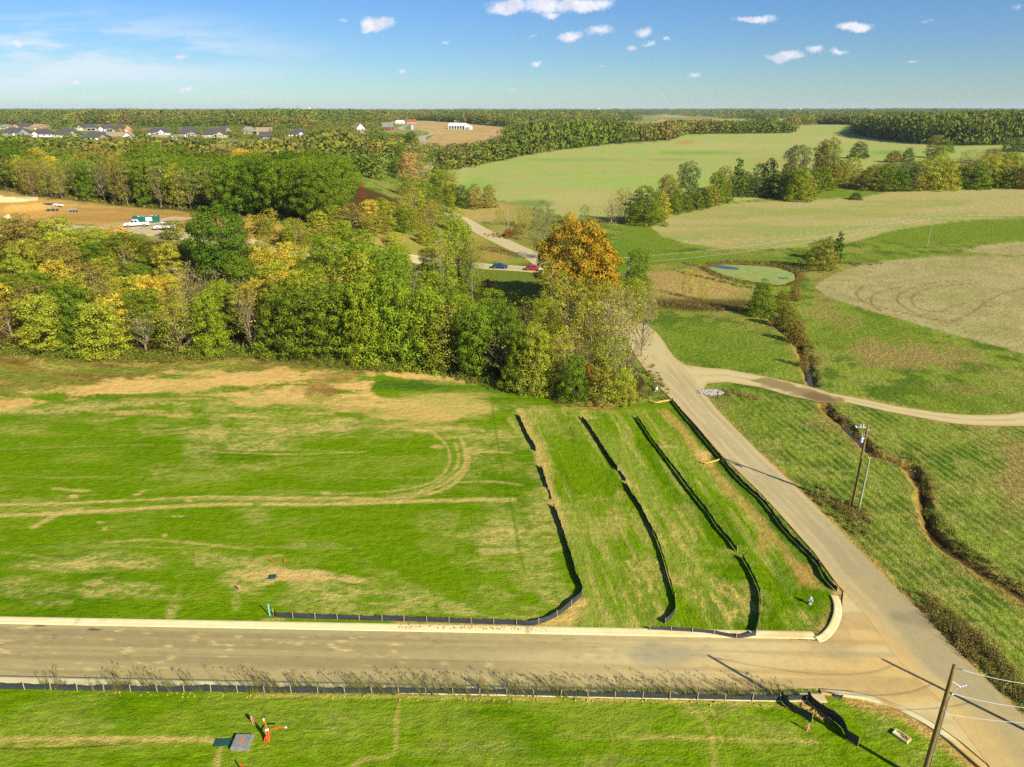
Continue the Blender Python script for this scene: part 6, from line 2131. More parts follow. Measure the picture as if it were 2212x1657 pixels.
def house(u, vb, vt, wpx, roof, wall, label, kind='hip', rz=0.0, depth=0.75, garage=False, porch=False, name='house', eave=0.36, cat='house'):
    """single-storey house; its front faces the camera side"""
    p = at(u, vb)
    W = px_m(p, wpx)
    D = W * depth
    H = max(3.5, height_for(p, vt))
    he = H * eave
    e = empty(name, (p[0], p[1] + D * 0.5, p[2]), rz + math.atan2(-p[0], p[1]) * 0.5, label, cat)
    mb = MB()
    mb.box((0, 0, he / 2 - 0.4), (W, D, he + 0.8))
    if kind == 'gable':                       # gable ends left and right
        mb.prism([(0, 0), (0, 0)], 0, 0) if False else None
        V = [(-W / 2, -D / 2, he), (-W / 2, D / 2, he), (-W / 2, 0, H - 0.15), (W / 2, -D / 2, he), (W / 2, D / 2, he), (W / 2, 0, H - 0.15)]
        mb.add(V, [(0, 2, 1), (3, 4, 5), (0, 3, 5, 2), (1, 2, 5, 4)])
    if kind == 'front':                       # gable faces the camera
        V = [(-W / 2, -D / 2, he), (W / 2, -D / 2, he), (0, -D / 2, H - 0.15), (-W / 2, D / 2, he), (W / 2, D / 2, he), (0, D / 2, H - 0.15)]
        mb.add(V, [(0, 1, 2), (3, 5, 4), (0, 2, 5, 3), (1, 4, 5, 2)])
    wl = mb.build("wall", wall, e)
    o_ = 0.55
    mb = MB()
    w2, d2 = W / 2 + o_, D / 2 + o_
    th = 0.16
    if kind == 'hip':
        rx_ = max(0.4, W / 2 - D * 0.46)
        V = [(-w2, -d2, he), (w2, -d2, he), (w2, d2, he), (-w2, d2, he), (-rx_, 0, H), (rx_, 0, H)]
        V += [(a, b, c - th) for a, b, c in V[:4]]
        mb.add(V, [(0, 1, 5, 4), (1, 2, 5), (2, 3, 4, 5), (3, 0, 4), (6, 7, 1, 0), (7, 8, 2, 1), (8, 9, 3, 2), (9, 6, 0, 3), (9, 8, 7, 6)])
    elif kind == 'gable':
        V = [(-w2, -d2, he - 0.1), (w2, -d2, he - 0.1), (w2, 0, H), (-w2, 0, H), (w2, d2, he - 0.1), (-w2, d2, he - 0.1)]
        V += [(a, b, c + th) for a, b, c in V]
        mb.add(V, [(6, 7, 8, 9), (9, 8, 10, 11), (0, 3, 2, 1), (3, 5, 4, 2), (0, 1, 7, 6), (4, 5, 11, 10), (1, 2, 8, 7), (2, 4, 10, 8), (3, 0, 6, 9), (5, 3, 9, 11)])
    else:
        V = [(-w2, -d2, he - 0.1), (0, -d2, H), (w2, -d2, he - 0.1), (w2, d2, he - 0.1), (0, d2, H), (-w2, d2, he - 0.1)]
        V += [(a, b, c + th) for a, b, c in V]
        mb.add(V, [(6, 7, 10, 11), (7, 8, 9, 10), (0, 5, 4, 1), (1, 4, 3, 2), (0, 1, 7, 6), (1, 2, 8, 7), (2, 3, 9, 8), (3, 4, 10, 9), (4, 5, 11, 10), (5, 0, 6, 11)])
    rf = mb.build("roof", roof, e)
    mb = MB()                                  # a projecting front gable
    fy = -D / 2
    if kind == 'hip' and W > 9:
        gw = W * 0.3
        gx = TR.choice((-1, 1)) * W * 0.26
        gm = MB()
        gm.box((gx, fy - 0.9, he / 2 - 0.4), (gw, 1.8, he + 0.8))
        V = [(gx - gw / 2, fy - 1.8, he), (gx + gw / 2, fy - 1.8, he), (gx, fy - 1.8, he + gw * 0.42), (gx - gw / 2, fy, he), (gx + gw / 2, fy, he), (gx, fy, he + gw * 0.42)]
        gm.add(V, [(0, 1, 2), (3, 5, 4), (0, 2, 5, 3), (1, 4, 5, 2)])
        gm.build("front_gable", wall, e)
        gm = MB()
        g2 = gw / 2 + 0.4
        hh = he + gw * 0.42 + 0.12
        V = [(gx - g2, fy - 2.2, he - 0.1), (gx, fy - 2.2, hh), (gx + g2, fy - 2.2, he - 0.1), (gx + g2, fy + D * 0.3, he - 0.1), (gx, fy + D * 0.3, hh), (gx - g2, fy + D * 0.3, he - 0.1)]
        V += [(a, b, c + 0.14) for a, b, c in V]
        gm.add(V, [(6, 7, 10, 11), (7, 8, 9, 10), (0, 5, 4, 1), (1, 4, 3, 2), (0, 1, 7, 6), (1, 2, 8, 7), (2, 3, 9, 8), (3, 4, 10, 9), (4, 5, 11, 10), (5, 0, 6, 11)])
        gm.build("gable_roof", roof, e)
    ch = MB()
    if kind == 'hip' and TR.random() < 0.5:
        ch.box((W * 0.12, 0.6, H - 0.1), (0.8, 0.8, 1.3))
        ch.build("chimney", W_BROWN, rf)
    n = max(2, int(W / 4.0))
    for k in range(n):
        x = -W / 2 + W * (k + 0.5) / n
        yo = fy
        if kind == 'hip' and W > 9 and abs(x - gx) < gw / 2 + 0.8:
            yo = fy - 1.8
        if garage and k == n // 2:
            mb = MB()
            mb.box((x, yo - 0.04, 1.15), (2.7, 0.06, 2.3))
            mb.build("garage_door", M_TRIM, e)
            continue
        if k == n // 2 - 1 and kind != 'gable':
            mb = MB()
            mb.box((x, yo - 0.04, 1.05), (1.0, 0.06, 2.1))
            mb.build("door", M_WIN if wall is W_WHITE else M_TRIM, e)
            continue
        mb = MB()
        mb.box((x, yo - 0.03, he * 0.55), (1.5, 0.05, 1.35))
        f = mb.build("window", M_TRIM, e)
        mb = MB()
        mb.box((x, yo - 0.065, he * 0.55), (1.25, 0.03, 1.1))
        mb.build("pane", M_WIN, f)
    if porch:
        mb = MB()
        mb.box((W * 0.2, fy - 1.3, he - 0.12), (W * 0.36, 2.6, 0.2))
        for q in (-1, 0, 1):
            mb.box((W * 0.2 + q * W * 0.17, fy - 2.4, he / 2 - 0.22), (0.25, 0.25, he - 0.02))
        mb.build("porch", M_TRIM, e)
        mb = MB()
        mb.box((W * 0.2, fy - 0.035, he * 0.45), (W * 0.3, 0.05, he * 0.8))
        mb.build("porch_opening", M_WIN, e)
    return e


HOUSES = [
    (10, 279, 268.5, 26, R_GREY, W_CREAM, "grey-roofed house at the left edge of the far estate", 'hip'),
    (43, 278, 265.5, 44, R_DARK, W_BRICK, "large charcoal-roofed brick house in the estate's back row, far left", 'hip'),
    (80, 280, 267.5, 36, R_TAN, W_BRICK, "tan-roofed brick house left of the big estate trees", 'hip'),
    (27, 293, 275.5, 56, R_DARK, W_GREY, "very wide charcoal-roofed house in the estate's front row, far left", 'hip'),
    (88, 296, 278, 42, R_DARK, W_WHITE, "white-walled charcoal-roofed house, front row, second from left", 'hip'),
    (139, 297, 278, 52, R_DARK, W_CREAM, "cream charcoal-roofed house, front row, third from left", 'hip'),
    (181, 282, 267.5, 46, R_DARK, W_CREAM, "wide house with a porch right of the big estate trees", 'hip', True),
    (228, 284, 268.5, 36, R_DARK, W_WHITE, "white house with covered porch left of the orange brick house", 'hip', True),
    (256, 284, 269.5, 24, R_DARK, W_BRICK, "dark-roofed wing beside the orange brick gable", 'hip'),
    (276, 285, 269.5, 16, R_DARK, W_BRICK, "orange brick house showing its gable end", 'front'),
    (201, 304, 284.5, 54, R_DARK, W_BROWN, "charcoal-roofed house with white garage doors in the estate's front row", 'hip', False, True),
    (206, 315, 303, 56, R_GREY, W_GREY, "flat grey roof nearest the wood, below the garage house", 'hip'),
    (246, 300, 286, 34, R_TAN, W_CREAM, "tan-roofed house right of the garage house", 'gable'),
    (277, 304, 285, 26, R_TAN, W_WHITE, "white gabled house with tan roof before the orange brick one", 'front'),
    (336, 292, 275.5, 44, R_DARK, W_WHITE, "white-walled house left of the bright green estate tree", 'hip', True),
    (346, 308, 292, 34, R_TAN, W_CREAM, "tan-roofed house half hidden behind the green oaks", 'gable'),
    (374, 306, 291.5, 22, R_TAN, W_WHITE, "tan-roofed house with white gable behind the green oaks", 'front'),
    (404, 296, 274, 40, R_DARK, W_BROWN, "brown brick house with a tall charcoal roof and deck", 'hip', True),
    (461, 298, 277, 50, R_DARK, W_CREAM, "cream house with low charcoal roof and dark windows", 'hip', True),
    (482, 285, 272, 30, R_DARK, W_CREAM, "house behind the cream one, roof ridge showing", 'hip'),
    (535, 290, 273.5, 30, R_GREY, W_BROWN, "grey-roofed house between the estate and the dark tree", 'hip'),
    (569, 291, 275.5, 32, R_TAN, W_CREAM, "tan-roofed cream house left of the dark round tree", 'gable'),
    (573, 300, 285, 25, R_DARK, W_GREY, "dark shed roof in front of the tan-roofed cream house", 'gable'),
    (642, 295, 279.5, 38, R_DARK, W_WHITE, "white house with dark roof and pointed gables among trees", 'hip'),
    (704, 335, 314.5, 42, R_DARK, W_GREY, "grey metal barn with dark roof behind the tall oaks", 'gable'),
    (771, 329, 321, 10, R_WHITE, W_WHITE, "small white shed right of the grey metal barn", 'gable'),
    (778, 281, 266.5, 16, R_DARK, W_WHITE, "tall white farmhouse by the dark trees", 'front'),
    (782, 293, 280, 22, R_DARK, W_CREAM, "dark-roofed house with a tan gable below the tall white farmhouse", 'front'),
    (837, 280.5, 265, 22, R_GREY, W_BLACK, "black barn with a pale grey roof", 'gable'),
    (864, 268, 260, 17, R_WHITE, W_WHITE, "small white house at the brown field's left corner", 'gable'),
    (888, 266, 258.3, 20, R_ORANGE, W_ORN, "rust-roofed house with orange gable above the grain bin", 'gable'),
    (988, 265, 259.5, 14, R_GREY, W_GREY, "grey roof just behind the long white barn", 'gable'),
    (1166, 265, 257.5, 16, R_GREY, W_CREAM, "distant grey-roofed house above the middle tree belt", 'hip'),
    (716, 263, 259.5, 18, R_WHITE, W_WHITE, "low white farm building beside the white silo", 'gable'),
    (1063, 247.5, 243.5, 12, R_ORANGE, W_WHITE, "tiny red and white farm buildings near the skyline", 'gable'),
]
for h in HOUSES:
    u, vb, vt, wp, rf, wl, lb, kd = h[:8]
    house(u, vb, vt, wp, rf, wl, lb, kd, rz=TR.uniform(-0.25, 0.25), porch=len(h) > 8 and h[8], garage=len(h) > 9 and h[9],
          name='barn' if 'barn' in lb else ('shed' if 'shed' in lb else 'house'), cat='barn' if 'barn' in lb and 'farm' not in lb.split('barn')[0][-5:] else ('shed' if ' shed ' in lb else 'house'),
          depth=0.55 if kd == 'front' else 0.6)

# long white open-bay barn
p = at(993, 279.5)
W = px_m(p, 50)
H = height_for(p, 266)
e = empty("open_barn", tuple(p), -0.10, "long white barn with six open bays in the brown field", "barn")
Lb, Db = W * 0.70, W * 0.40
he = H * 0.58
mb = MB()
mb.box((-W * 0.13, Db, he / 2), (Lb, 0.2, he))
mb.box((W * 0.22, Db / 2, he / 2 - .2), (0.3, Db, he + .4))
mb.box((-W * 0.13 - Lb / 2, Db / 2, he / 2 - .2), (0.3, Db, he + .4))
mb.box((-W * 0.13, 0.1, he - 0.3), (Lb, 0.2, 0.7))
for k in range(7):
    mb.box((-W * 0.13 - Lb / 2 + Lb * k / 6, 0.05, he / 2 - .35), (1.1, 0.3, he - .7 + .6))
mb.build("wall", W_WHITE, e)
mb = MB()
mb.box((-W * 0.13, Db * 0.25, he / 2 - 0.3), (Lb - 1.0, 0.1, he - 0.2))
mb.build("bay_opening", W_GREY, e)
mb = MB()
V = [(-W * 0.13 - Lb / 2 - .5, -0.6, he), (-W * 0.13 + Lb / 2 + .5, -0.6, he), (-W * 0.13 + Lb / 2 + .5, Db / 2, H), (-W * 0.13 - Lb / 2 - .5, Db / 2, H), (-W * 0.13 + Lb / 2 + .5, Db + .6, he), (-W * 0.13 - Lb / 2 - .5, Db + .6, he)]
V += [(a, b, c + .2) for a, b, c in V]
mb.add(V, [(6, 7, 8, 9), (9, 8, 10, 11), (0, 3, 2, 1), (3, 5, 4, 2), (0, 1, 7, 6), (4, 5, 11, 10), (1, 2, 8, 7), (2, 4, 10, 8), (3, 0, 6, 9), (5, 3, 9, 11)])
mb.build("roof", R_WHITE, e)
mb = MB()                                      # end lean-to with gable facing us
gx0, gx1 = W * 0.22, W * 0.5
V = [(gx0, 0.3, -.3), (gx1, 0.3, -.3), (gx1, 0.3, he * .72), (gx0, 0.3, H * .97), (gx0, Db, -.3), (gx1, Db, -.3), (gx1, Db, he * .72), (gx0, Db, H * .97)]
mb.add(V, [(0, 1, 2, 3), (4, 7, 6, 5), (0, 4, 5, 1), (1, 5, 6, 2), (2, 6, 7, 3), (3, 7, 4, 0)])
mb.build("lean_to", W_WHITE, e)
mb = MB()
mb.box(((gx0 + gx1) / 2 - 1, 0.24, he * .28), ((gx1 - gx0) * .7, 0.1, he * .56))
mb.build("door", W_GREY, e)

# silos and grain bin
for (u, vb, vt, wp, lb, cone) in [(889, 280, 266.5, 11, "shiny grain bin with a conical roof beside the far road", True), (715, 264, 256, 3.6, "tall white silo on the farm left of the white farmhouse", False), (1067, 247.5, 241.5, 2.2, "tiny far silo near the skyline", False)]:
    p = at(u, vb)
    r = px_m(p, wp) / 2
    H = height_for(p, vt)
    e = empty("grain_bin" if cone else "silo", tuple(p), 0, lb, "silo")
    mb = MB()
    mb.tube([(0, 0, -0.5), (0, 0, H * (0.8 if cone else .95))], r, 20)
    mb.build("shell", M_STEEL if cone else W_WHITE, e, smooth=False)
    mb = MB()
    mb.tube([(0, 0, H * (0.8 if cone else .95)), (0, 0, H * .98), (0, 0, H)], [r * 1.05, r * 0.16, r * 0.14], 20)
    mb.build("roof", M_STEEL if cone else W_WHITE, e)
# water towers and masts on the skyline
for (u, v, hp, r, lb) in [(668, 237, 6, 2.6, "white water tower on the left skyline"), (1728, 238, 5, 2.6, "white water tower on the right skyline"), (1292, 236.5, 4, 2.0, "small pale water tower on the middle skyline")]:
    d = img_dir(u, v)
    t_ = 5600 / d[1]
    x, y = d[0] * t_, 5600.0
    z0 = float(hgt(x, y))
    zt = CAMH + img_dir(u, v - hp * 0.75)[2] / img_dir(u, v - hp * 0.75)[1] * y
    e = empty("water_tower", (x, y, z0), 0, lb, "water tower")
    mb = MB()
    mb.tube([(0, 0, 0), (0, 0, zt - z0 - 6)], [3, 2.4], 10)
    mb.build("stem", W_WHITE, e)
    mb = MB()
    R = px_m((x, y, z0), r * 1.4)
    mb.tube([(0, 0, zt - z0 - R * 1.1), (0, 0, zt - z0 - R * .8), (0, 0, zt - z0 - R * .3), (0, 0, zt - z0)], [R * .4, R, R, R * .3], 14)
    mb.build("tank", W_WHITE, e, smooth=True)
for (u, vt, lb) in [(247, 224, "thin radio mast on the left skyline"), (1321, 226, "thin radio mast on the middle skyline"), (1688, 229, "thin radio mast on the right skyline")]:
    d = img_dir(u, vt)
    y = 3600.0
    x = d[0] / d[1] * y
    zt = CAMH + d[2] / d[1] * y
    z0 = float(hgt(x, y))
    e = empty("radio_mast", (x, y, z0), 0, lb, "mast")
    mb = MB()
    Hm = zt - z0
    for k in range(3):
        a = k * 2.094
        mb.tube([(math.cos(a) * 1.2, math.sin(a) * 1.2, 0), (math.cos(a) * .3, math.sin(a) * .3, Hm)], 0.22, 4)
    for k in range(14):
        z = Hm * k / 14
        q = 1.2 - .9 * k / 14
        for j in range(3):
            a, b = j * 2.094, (j + 1) * 2.094
            mb.tube([(math.cos(a) * q, math.sin(a) * q, z), (math.cos(b) * q, math.sin(b) * q, z + Hm / 14)], 0.12, 3)
    mb.build("lattice", M_STEEL, e)


# ------------------------------------------------------------------ vehicles and the building plot
def paint_mat(name, c, metal=0.0):
    m, t, out = new_mat(name)
    b = t.new('ShaderNodeBsdfPrincipled')
    tc = t.new('ShaderNodeTexCoord')
    n = t.noise(tc.outputs['Object'], 2.0, 3.0)
    t.l.new(t.mix(1.0, c, t.smooth(n, .3, .7, .92, 1.05), 'MULTIPLY'), b.inputs['Base Color'])
    b.inputs['Roughness'].default_value = 0.32
    b.inputs['Metallic'].default_value = metal
    b.inputs['Coat Weight'].default_value = 0.5
    t.l.new(b.outputs[0], out.inputs[0])
    return m


C_BLUE = paint_mat("dark_blue_paint", (0.02, 0.055, 0.14), 0.2)
C_RED = paint_mat("red_paint", (0.42, 0.01, 0.015))
C_WHITE = paint_mat("white_paint", (0.8, 0.8, 0.8))
M_TYRE = simple("rubber", (0.02, 0.02, 0.02), 0.8, 0.1, 5)
M_RIM = simple("alloy_rim", (0.5, 0.5, 0.5), 0.35, 0.05, 5, metal=0.8)


def vehicle(u, v, length, kind, paint, label, yaw, name='parked_car', cat='car'):
    p = at(u, v)
    e = empty(name, (p[0], p[1], p[2] + 0.10), yaw, label, cat)
    L = length
    wd = 1.82 if kind == 'car' else 2.0
    g = 0.28 if kind == 'car' else 0.45
    if kind == 'car':
        body = [(-L / 2, g + .1), (-L / 2 + .05, .72), (-L / 2 + .35, .88), (-L * .18, .92), (L * .12, .95), (L * .30, .90), (L * .46, .76), (L / 2, .55), (L / 2, g), (L * .36, g), (-L * .36, g)]
        cabin = [(-L * .44, .88), (-L * .24, 1.38), (-L * .10, 1.45), (L * .04, 1.43), (L * .24, .93)]
        wr_, wx_ = 0.33, (L * .31, -L * .31)
    else:
        body = [(-L / 2, g), (-L / 2, 1.18), (-L * .03, 1.18), (L * .24, 1.20), (L * .30, 1.16), (L * .47, 1.08), (L / 2, .98), (L / 2, g), (L * .36, g), (-L * .36, g)]
        cabin = [(-L * .10, 1.18), (-L * .085, 1.86), (L * .10, 1.90), (L * .16, 1.84), (L * .255, 1.20)]
        wr_, wx_ = 0.42, (L * .33, -L * .30)
    mb = MB()
    mb.prism(body, -wd / 2, wd / 2)
    bo = mb.build("body", paint, e, bevel=0.07)
    mb = MB()
    n = len(cabin)
    V = [(x, -wd / 2 + (.05 if z < 1.25 else .22), z) for x, z in cabin] + [(x, wd / 2 - (.05 if z < 1.25 else .22), z) for x, z in cabin]
    mb.add(V, [tuple(range(n)), tuple(range(2 * n - 1, n - 1, -1))] + [(i, i + n, (i + 1) % n + n, (i + 1) % n) for i in range(n)])
    mb.build("cabin", paint, e, bevel=0.04)
    # glass
    cx_ = [c[0] for c in cabin]
    for s in (-1, 1):
        for (a, b) in ((0.12, 0.48), (0.54, 0.88)):
            x0 = cx_[0] + (cx_[-1] - cx_[0]) * a
            x1 = cx_[0] + (cx_[-1] - cx_[0]) * b
            zt = cabin[2][1] - .12
            zb = cabin[0][1] + .06
            ins = .06 if a > .3 else .16
            yb, yt = wd / 2 - .035, wd / 2 - .19
            mb = MB()
            Q = [(x0 if a > .3 else x0 - 0.02, yb, zb), (x1 + (0.08 if a > .3 else 0), yb, zb), (x1 - (0.26 if a > .3 else 0), yt, zt), (x0 + (0.0 if a > .3 else 0.22), yt, zt)]
            Q2 = [(x, y + .025, z) for x, y, z in Q]
            Q = [(x, s * y, z) for x, y, z in Q]
            Q2 = [(x, s * y, z) for x, y, z in Q2]
            mb.add(Q + Q2, [(0, 1, 2, 3), (7, 6, 5, 4), (0, 4, 5, 1), (1, 5, 6, 2), (2, 6, 7, 3), (3, 7, 4, 0)])
            mb.build("side_window", M_WIN, e)
    for (i, j, nm) in ((-1, -2, "windscreen"), (0, 1, "rear_window")):
        a, b = Vector((cabin[i][0], 0, cabin[i][1])), Vector((cabin[j][0], 0, cabin[j][1]))
        d = (b - a)
        nrm = Vector((-d.z, 0, d.x)).normalized() * (1 if i == 0 else -1)
        if i == 0:
            nrm = Vector((-abs(d.z), 0, abs(d.x))).normalized()
        else:
            nrm = Vector((abs(d.z), 0, abs(d.x))).normalized()
        a2, b2 = a + d * .12 + nrm * .012, a + d * .9 + nrm * .012
        mb = MB()
        V = [(a2.x, -wd * .42, a2.z), (a2.x, wd * .42, a2.z), (b2.x, wd * .36, b2.z), (b2.x, -wd * .36, b2.z)]
        V += [(x + nrm.x * .02, y, z + nrm.z * .02) for x, y, z in V]
        mb.add(V, [(0, 1, 2, 3), (7, 6, 5, 4), (0, 4, 5, 1), (1, 5, 6, 2), (2, 6, 7, 3), (3, 7, 4, 0)])
        mb.build(nm, M_WIN, e)
    if kind != 'car':
        mb = MB()
        mb.box((-L * .30, 0, 1.19), (L * .36, wd * .8, 0.03))
        mb.build("truck_bed", simple("bed_liner", (0.12, 0.12, 0.12)), e)
    for x in wx_:
        for s in (-1, 1):
            mb = MB()
            mb.tube([(x, s * (wd / 2 - .2), wr_), (x, s * (wd / 2 + .015), wr_)], wr_, 18)
            wh = mb.build("wheel", M_TYRE, e)
            mb = MB()
            mb.tube([(x, s * (wd / 2 + .005), wr_), (x, s * (wd / 2 + .03), wr_)], wr_ * .62, 14)
            mb.build("rim", M_RIM, wh)
    for s in (-1, 1):
        mb = MB()
        mb.box((L / 2 - .06, s * wd * .36, .68 if kind == 'car' else .9), (.10, .34, .14))
        mb.build("headlight", M_PORC, e, bevel=0.02)
    if kind != 'car':
        mb = MB()
        mb.box((L / 2 + .01, 0, .86), (.06, wd * .5, .26))
        mb.build("grille", M_TYRE, e)
        mb = MB()
        mb.box((L / 2 + .05, 0, .52), (.16, wd * .96, .2))
        mb.build("bumper", M_RIM, e, bevel=0.03)
    return e


vehicle(1080, 580, 4.6, 'car', C_BLUE, "dark blue sedan parked on the side street", -0.10)
vehicle(1152, 584, 4.6, 'car', C_RED, "red car parked near the orange maple", -0.12)
vehicle(1181, 586, 4.4, 'car', C_WHITE, "white car half hidden behind the orange maple", -0.12)
vehicle(296, 490, 6.3, 'truck', C_WHITE, "white crew-cab pickup truck in front of the green dumpster", math.pi + 0.42, 'pickup_truck', 'pickup truck')
vehicle(357, 496, 5.4, 'truck', C_WHITE, "white pickup truck half hidden by trees right of the first", math.pi + 0.40, 'pickup_truck', 'pickup truck')

C_DUMP = simple("green_steel", (0.01, 0.12, 0.085), 0.5, 0.2, 2)
p = at(317, 481)
e = empty("dumpster", (p[0], p[1], p[2]), 0.26, "green roll-off dumpster with a white sign behind the white pickup", "dumpster")
Ld, Wd_, Hd = 6.6, 2.3, 1.75
mb = MB()
for s in (-1, 1):
    mb.box((0, s * Wd_ / 2, Hd / 2 + .15), (Ld, 0.08, Hd))
mb.box((-Ld / 2 + .05, 0, Hd / 2 + .15), (0.08, Wd_ - .09, Hd))
mb.box((Ld / 2 - .05, 0, Hd / 2 + .15), (0.08, Wd_ - .09, Hd))
mb.box((0, 0, .2), (Ld - .2, Wd_ - .1, 0.08))
mb.build("container", C_DUMP, e)
for s in (-1,):
    for k in range(9):
        mb = MB()
        mb.box((-Ld / 2 + Ld * (k + .5) / 9, s * (Wd_ / 2 + .08), Hd / 2 + .15), (.10, .10, Hd - .1))
        mb.build("rib", C_DUMP, e)
mb = MB()
mb.box((0.95, -Wd_ / 2 - .15, 1.1), (1.7, .03, 1.0), ry=0.0)
sg = mb.build("sign", M_WHITEP, e)
mb = MB()
for k in range(5):
    mb.box((0.4 + k * .27, -Wd_ / 2 - .172, 1.15), (.08 if k % 2 else .16, .01, .4))
mb.build("lettering", M_LID, sg)
mb = MB()
rg = random.Random(12)
for k in range(16):
    mb.box((rg.uniform(-3, 2.6), rg.uniform(-.9, .9), Hd + .1 + rg.uniform(-.2, .15)), (rg.uniform(.3, 1.3), rg.uniform(.1, .5), .06), rz=rg.uniform(0, 3), ry=rg.uniform(-.3, .3))
tag(mb.build("scrap_boards", M_WHITEP, None, loc=e.location), "broken white boards heaped in the green dumpster", "boards", kind='stuff').rotation_euler = e.rotation_euler

# house foundation
p = at(22, 437)
e = empty("foundation", (p[0], p[1], p[2]), 0.05, "pale concrete house foundation stepping down the clay slope", "foundation")
mb = MB()
Wf = px_m(p, 80)
mb.box((-Wf * .15, 0, 0.75), (Wf * .62, 0.3, 2.1))
mb.box((Wf * .24, 0.02, 0.55), (Wf * .16, 0.3, 1.6))
mb.box((Wf * .39, 0.04, 0.45), (Wf * .14, 0.3, 1.3))
mb.box((Wf * .46, 3.2, 0.45), (0.3, 6, 1.3))
mb.box((-Wf * .46, 3.2, 0.7), (0.3, 6, 2.0))
mb.build("wall", M_CONCB, e)
mb = MB()
mb.box((0, 3.0, 1.02), (Wf * .9, 5.7, 0.12))
mb.build("floor_slab", M_CONCB, e)
for (u, v, s, lb) in [(112, 456, 1.0, "low steel equipment frame on the clay plot"), (158, 458, 0.7, "smaller steel equipment frame on the clay plot")]:
    p = at(u, v)
    e = empty("equipment_frame", (p[0], p[1], p[2]), 0.2, lb, "equipment")
    mb = MB()
    for x in (-1.3 * s, 0, 1.3 * s):
        for y in (-.6, .6):
            mb.box((x, y, .9 * s), (.12, .12, 1.8 * s))
    mb.box((0, -.6, 1.75 * s), (2.7 * s, .12, .12))
    mb.box((0, .6, 1.75 * s), (2.7 * s, .12, .12))
    mb.build("frame", M_STEEL, e)
    mb = MB()
    mb.box((0.2 * s, 0, .4 * s), (3.2 * s, 1.3, .5 * s))
    mb.build("bucket", simple("dark_steel", (0.05, 0.05, 0.045), 0.7), e, bevel=0.05)
p = at(20, 474)
mb = MB()
V = []
rg = random.Random(3)
n_ = 14
mb.v = [(0, 0, 1.6)] + [(math.cos(k * 6.283 / n_) * 3.4 * rg.uniform(.8, 1.1), math.sin(k * 6.283 / n_) * 2.4 * rg.uniform(.8, 1.1), -0.3) for k in range(n_)]
mb.f = [(0, 1 + k, 1 + (k + 1) % n_) for k in range(n_)]
tag(mb.build("gravel_heap", simple("pale_gravel", alb(226, 206, 160), .95, .2, 3, bump=.4), None, loc=(p[0], p[1], p[2])), "pale cone-shaped gravel heap at the left edge of the clay plot", "gravel heap")
p = at(121, 443)
mb = MB()
mb.box((0, 0, .3), (4.6, 1.2, .35), rz=-.2, ry=.05)
mb.box((1.6, -.6, .2), (2.0, .8, .3), rz=-.5)
tag(mb.build("plastic_sheeting", M_WHITEP, None, loc=(p[0], p[1], p[2])), "crumpled white plastic sheeting on the clay heap", "sheeting")
p = at(102, 441)
mb = MB()
for k in range(6):
    mb.box((0, k * .22 - .5, .12 + .05 * (k % 3)), (3.4, .18, .1), rz=.04 * k)
tag(mb.build("lumber_pile", M_BARK_D, None, loc=(p[0], p[1], p[2])), "dark pile of boards beside the white sheeting", "lumber")
p = at(837, 281)
mb = MB()
mb.box((2, -1.5, 1.2), (5, 2.5, 1.6), taper=.8)
mb.box((4.6, -1.5, .8), (2, 2.2, 1.4), taper=.7)
tag(mb.build("farm_machine", C_RED, None, bevel=.2, loc=(p[0], p[1], p[2])), "red farm machine parked before the black barn", "machine")
# culvert mouth
p = flat_at(1417, 846)
mb = MB()
mb.tube([(0, 0, .15), (.25, .9, .25)], .22, 12, cap=False)
mb.tube([(0.25, .9, .25), (0, 0, .15)], .18, 12, cap=False)
tag(mb.build("drain_pipe", M_WHITEP, None, loc=(p[0], p[1], 0)), "short white drain pipe in the ditch beside the road", "pipe")
p = flat_at(1549, 862)
e = empty("mailbox", (p[0], p[1], 0), 0.8, "dark mailbox on a post by the gravel drive", "mailbox")
mb = MB()
mb.box((0, 0, .5), (.1, .1, 1.05))
mb.build("post", M_BARK_D, e)
mb = MB()
mb.prism([(-.1, 1.05), (.1, 1.05), (.1, 1.2), (.06, 1.27), (-.06, 1.27), (-.1, 1.2)], -.26, .26)
mb.build("box", M_HYD, e)


# ------------------------------------------------------------------ brush, weeds, undergrowth (nobody could count it)
def brush_mat(name):
    m, t, out = new_mat(name)
    a_ = t.new('ShaderNodeAttribute', attribute_name='tint')
    d_ = t.new('ShaderNodeBsdfDiffuse')
    t.l.new(a_.outputs['Color'], d_.inputs[0])
    tr_ = t.new('ShaderNodeBsdfTranslucent')
    t.l.new(a_.outputs['Color'], tr_.inputs[0])
    mx_ = t.new('ShaderNodeMixShader')
    mx_.inputs[0].default_value = 0.3
    t.l.new(d_.outputs[0], mx_.inputs[1])
    t.l.new(tr_.outputs[0], mx_.inputs[2])
    t.l.new(mx_.outputs[0], out.inputs[0])
    return m


M_BRUSH = brush_mat("brush_leaves")


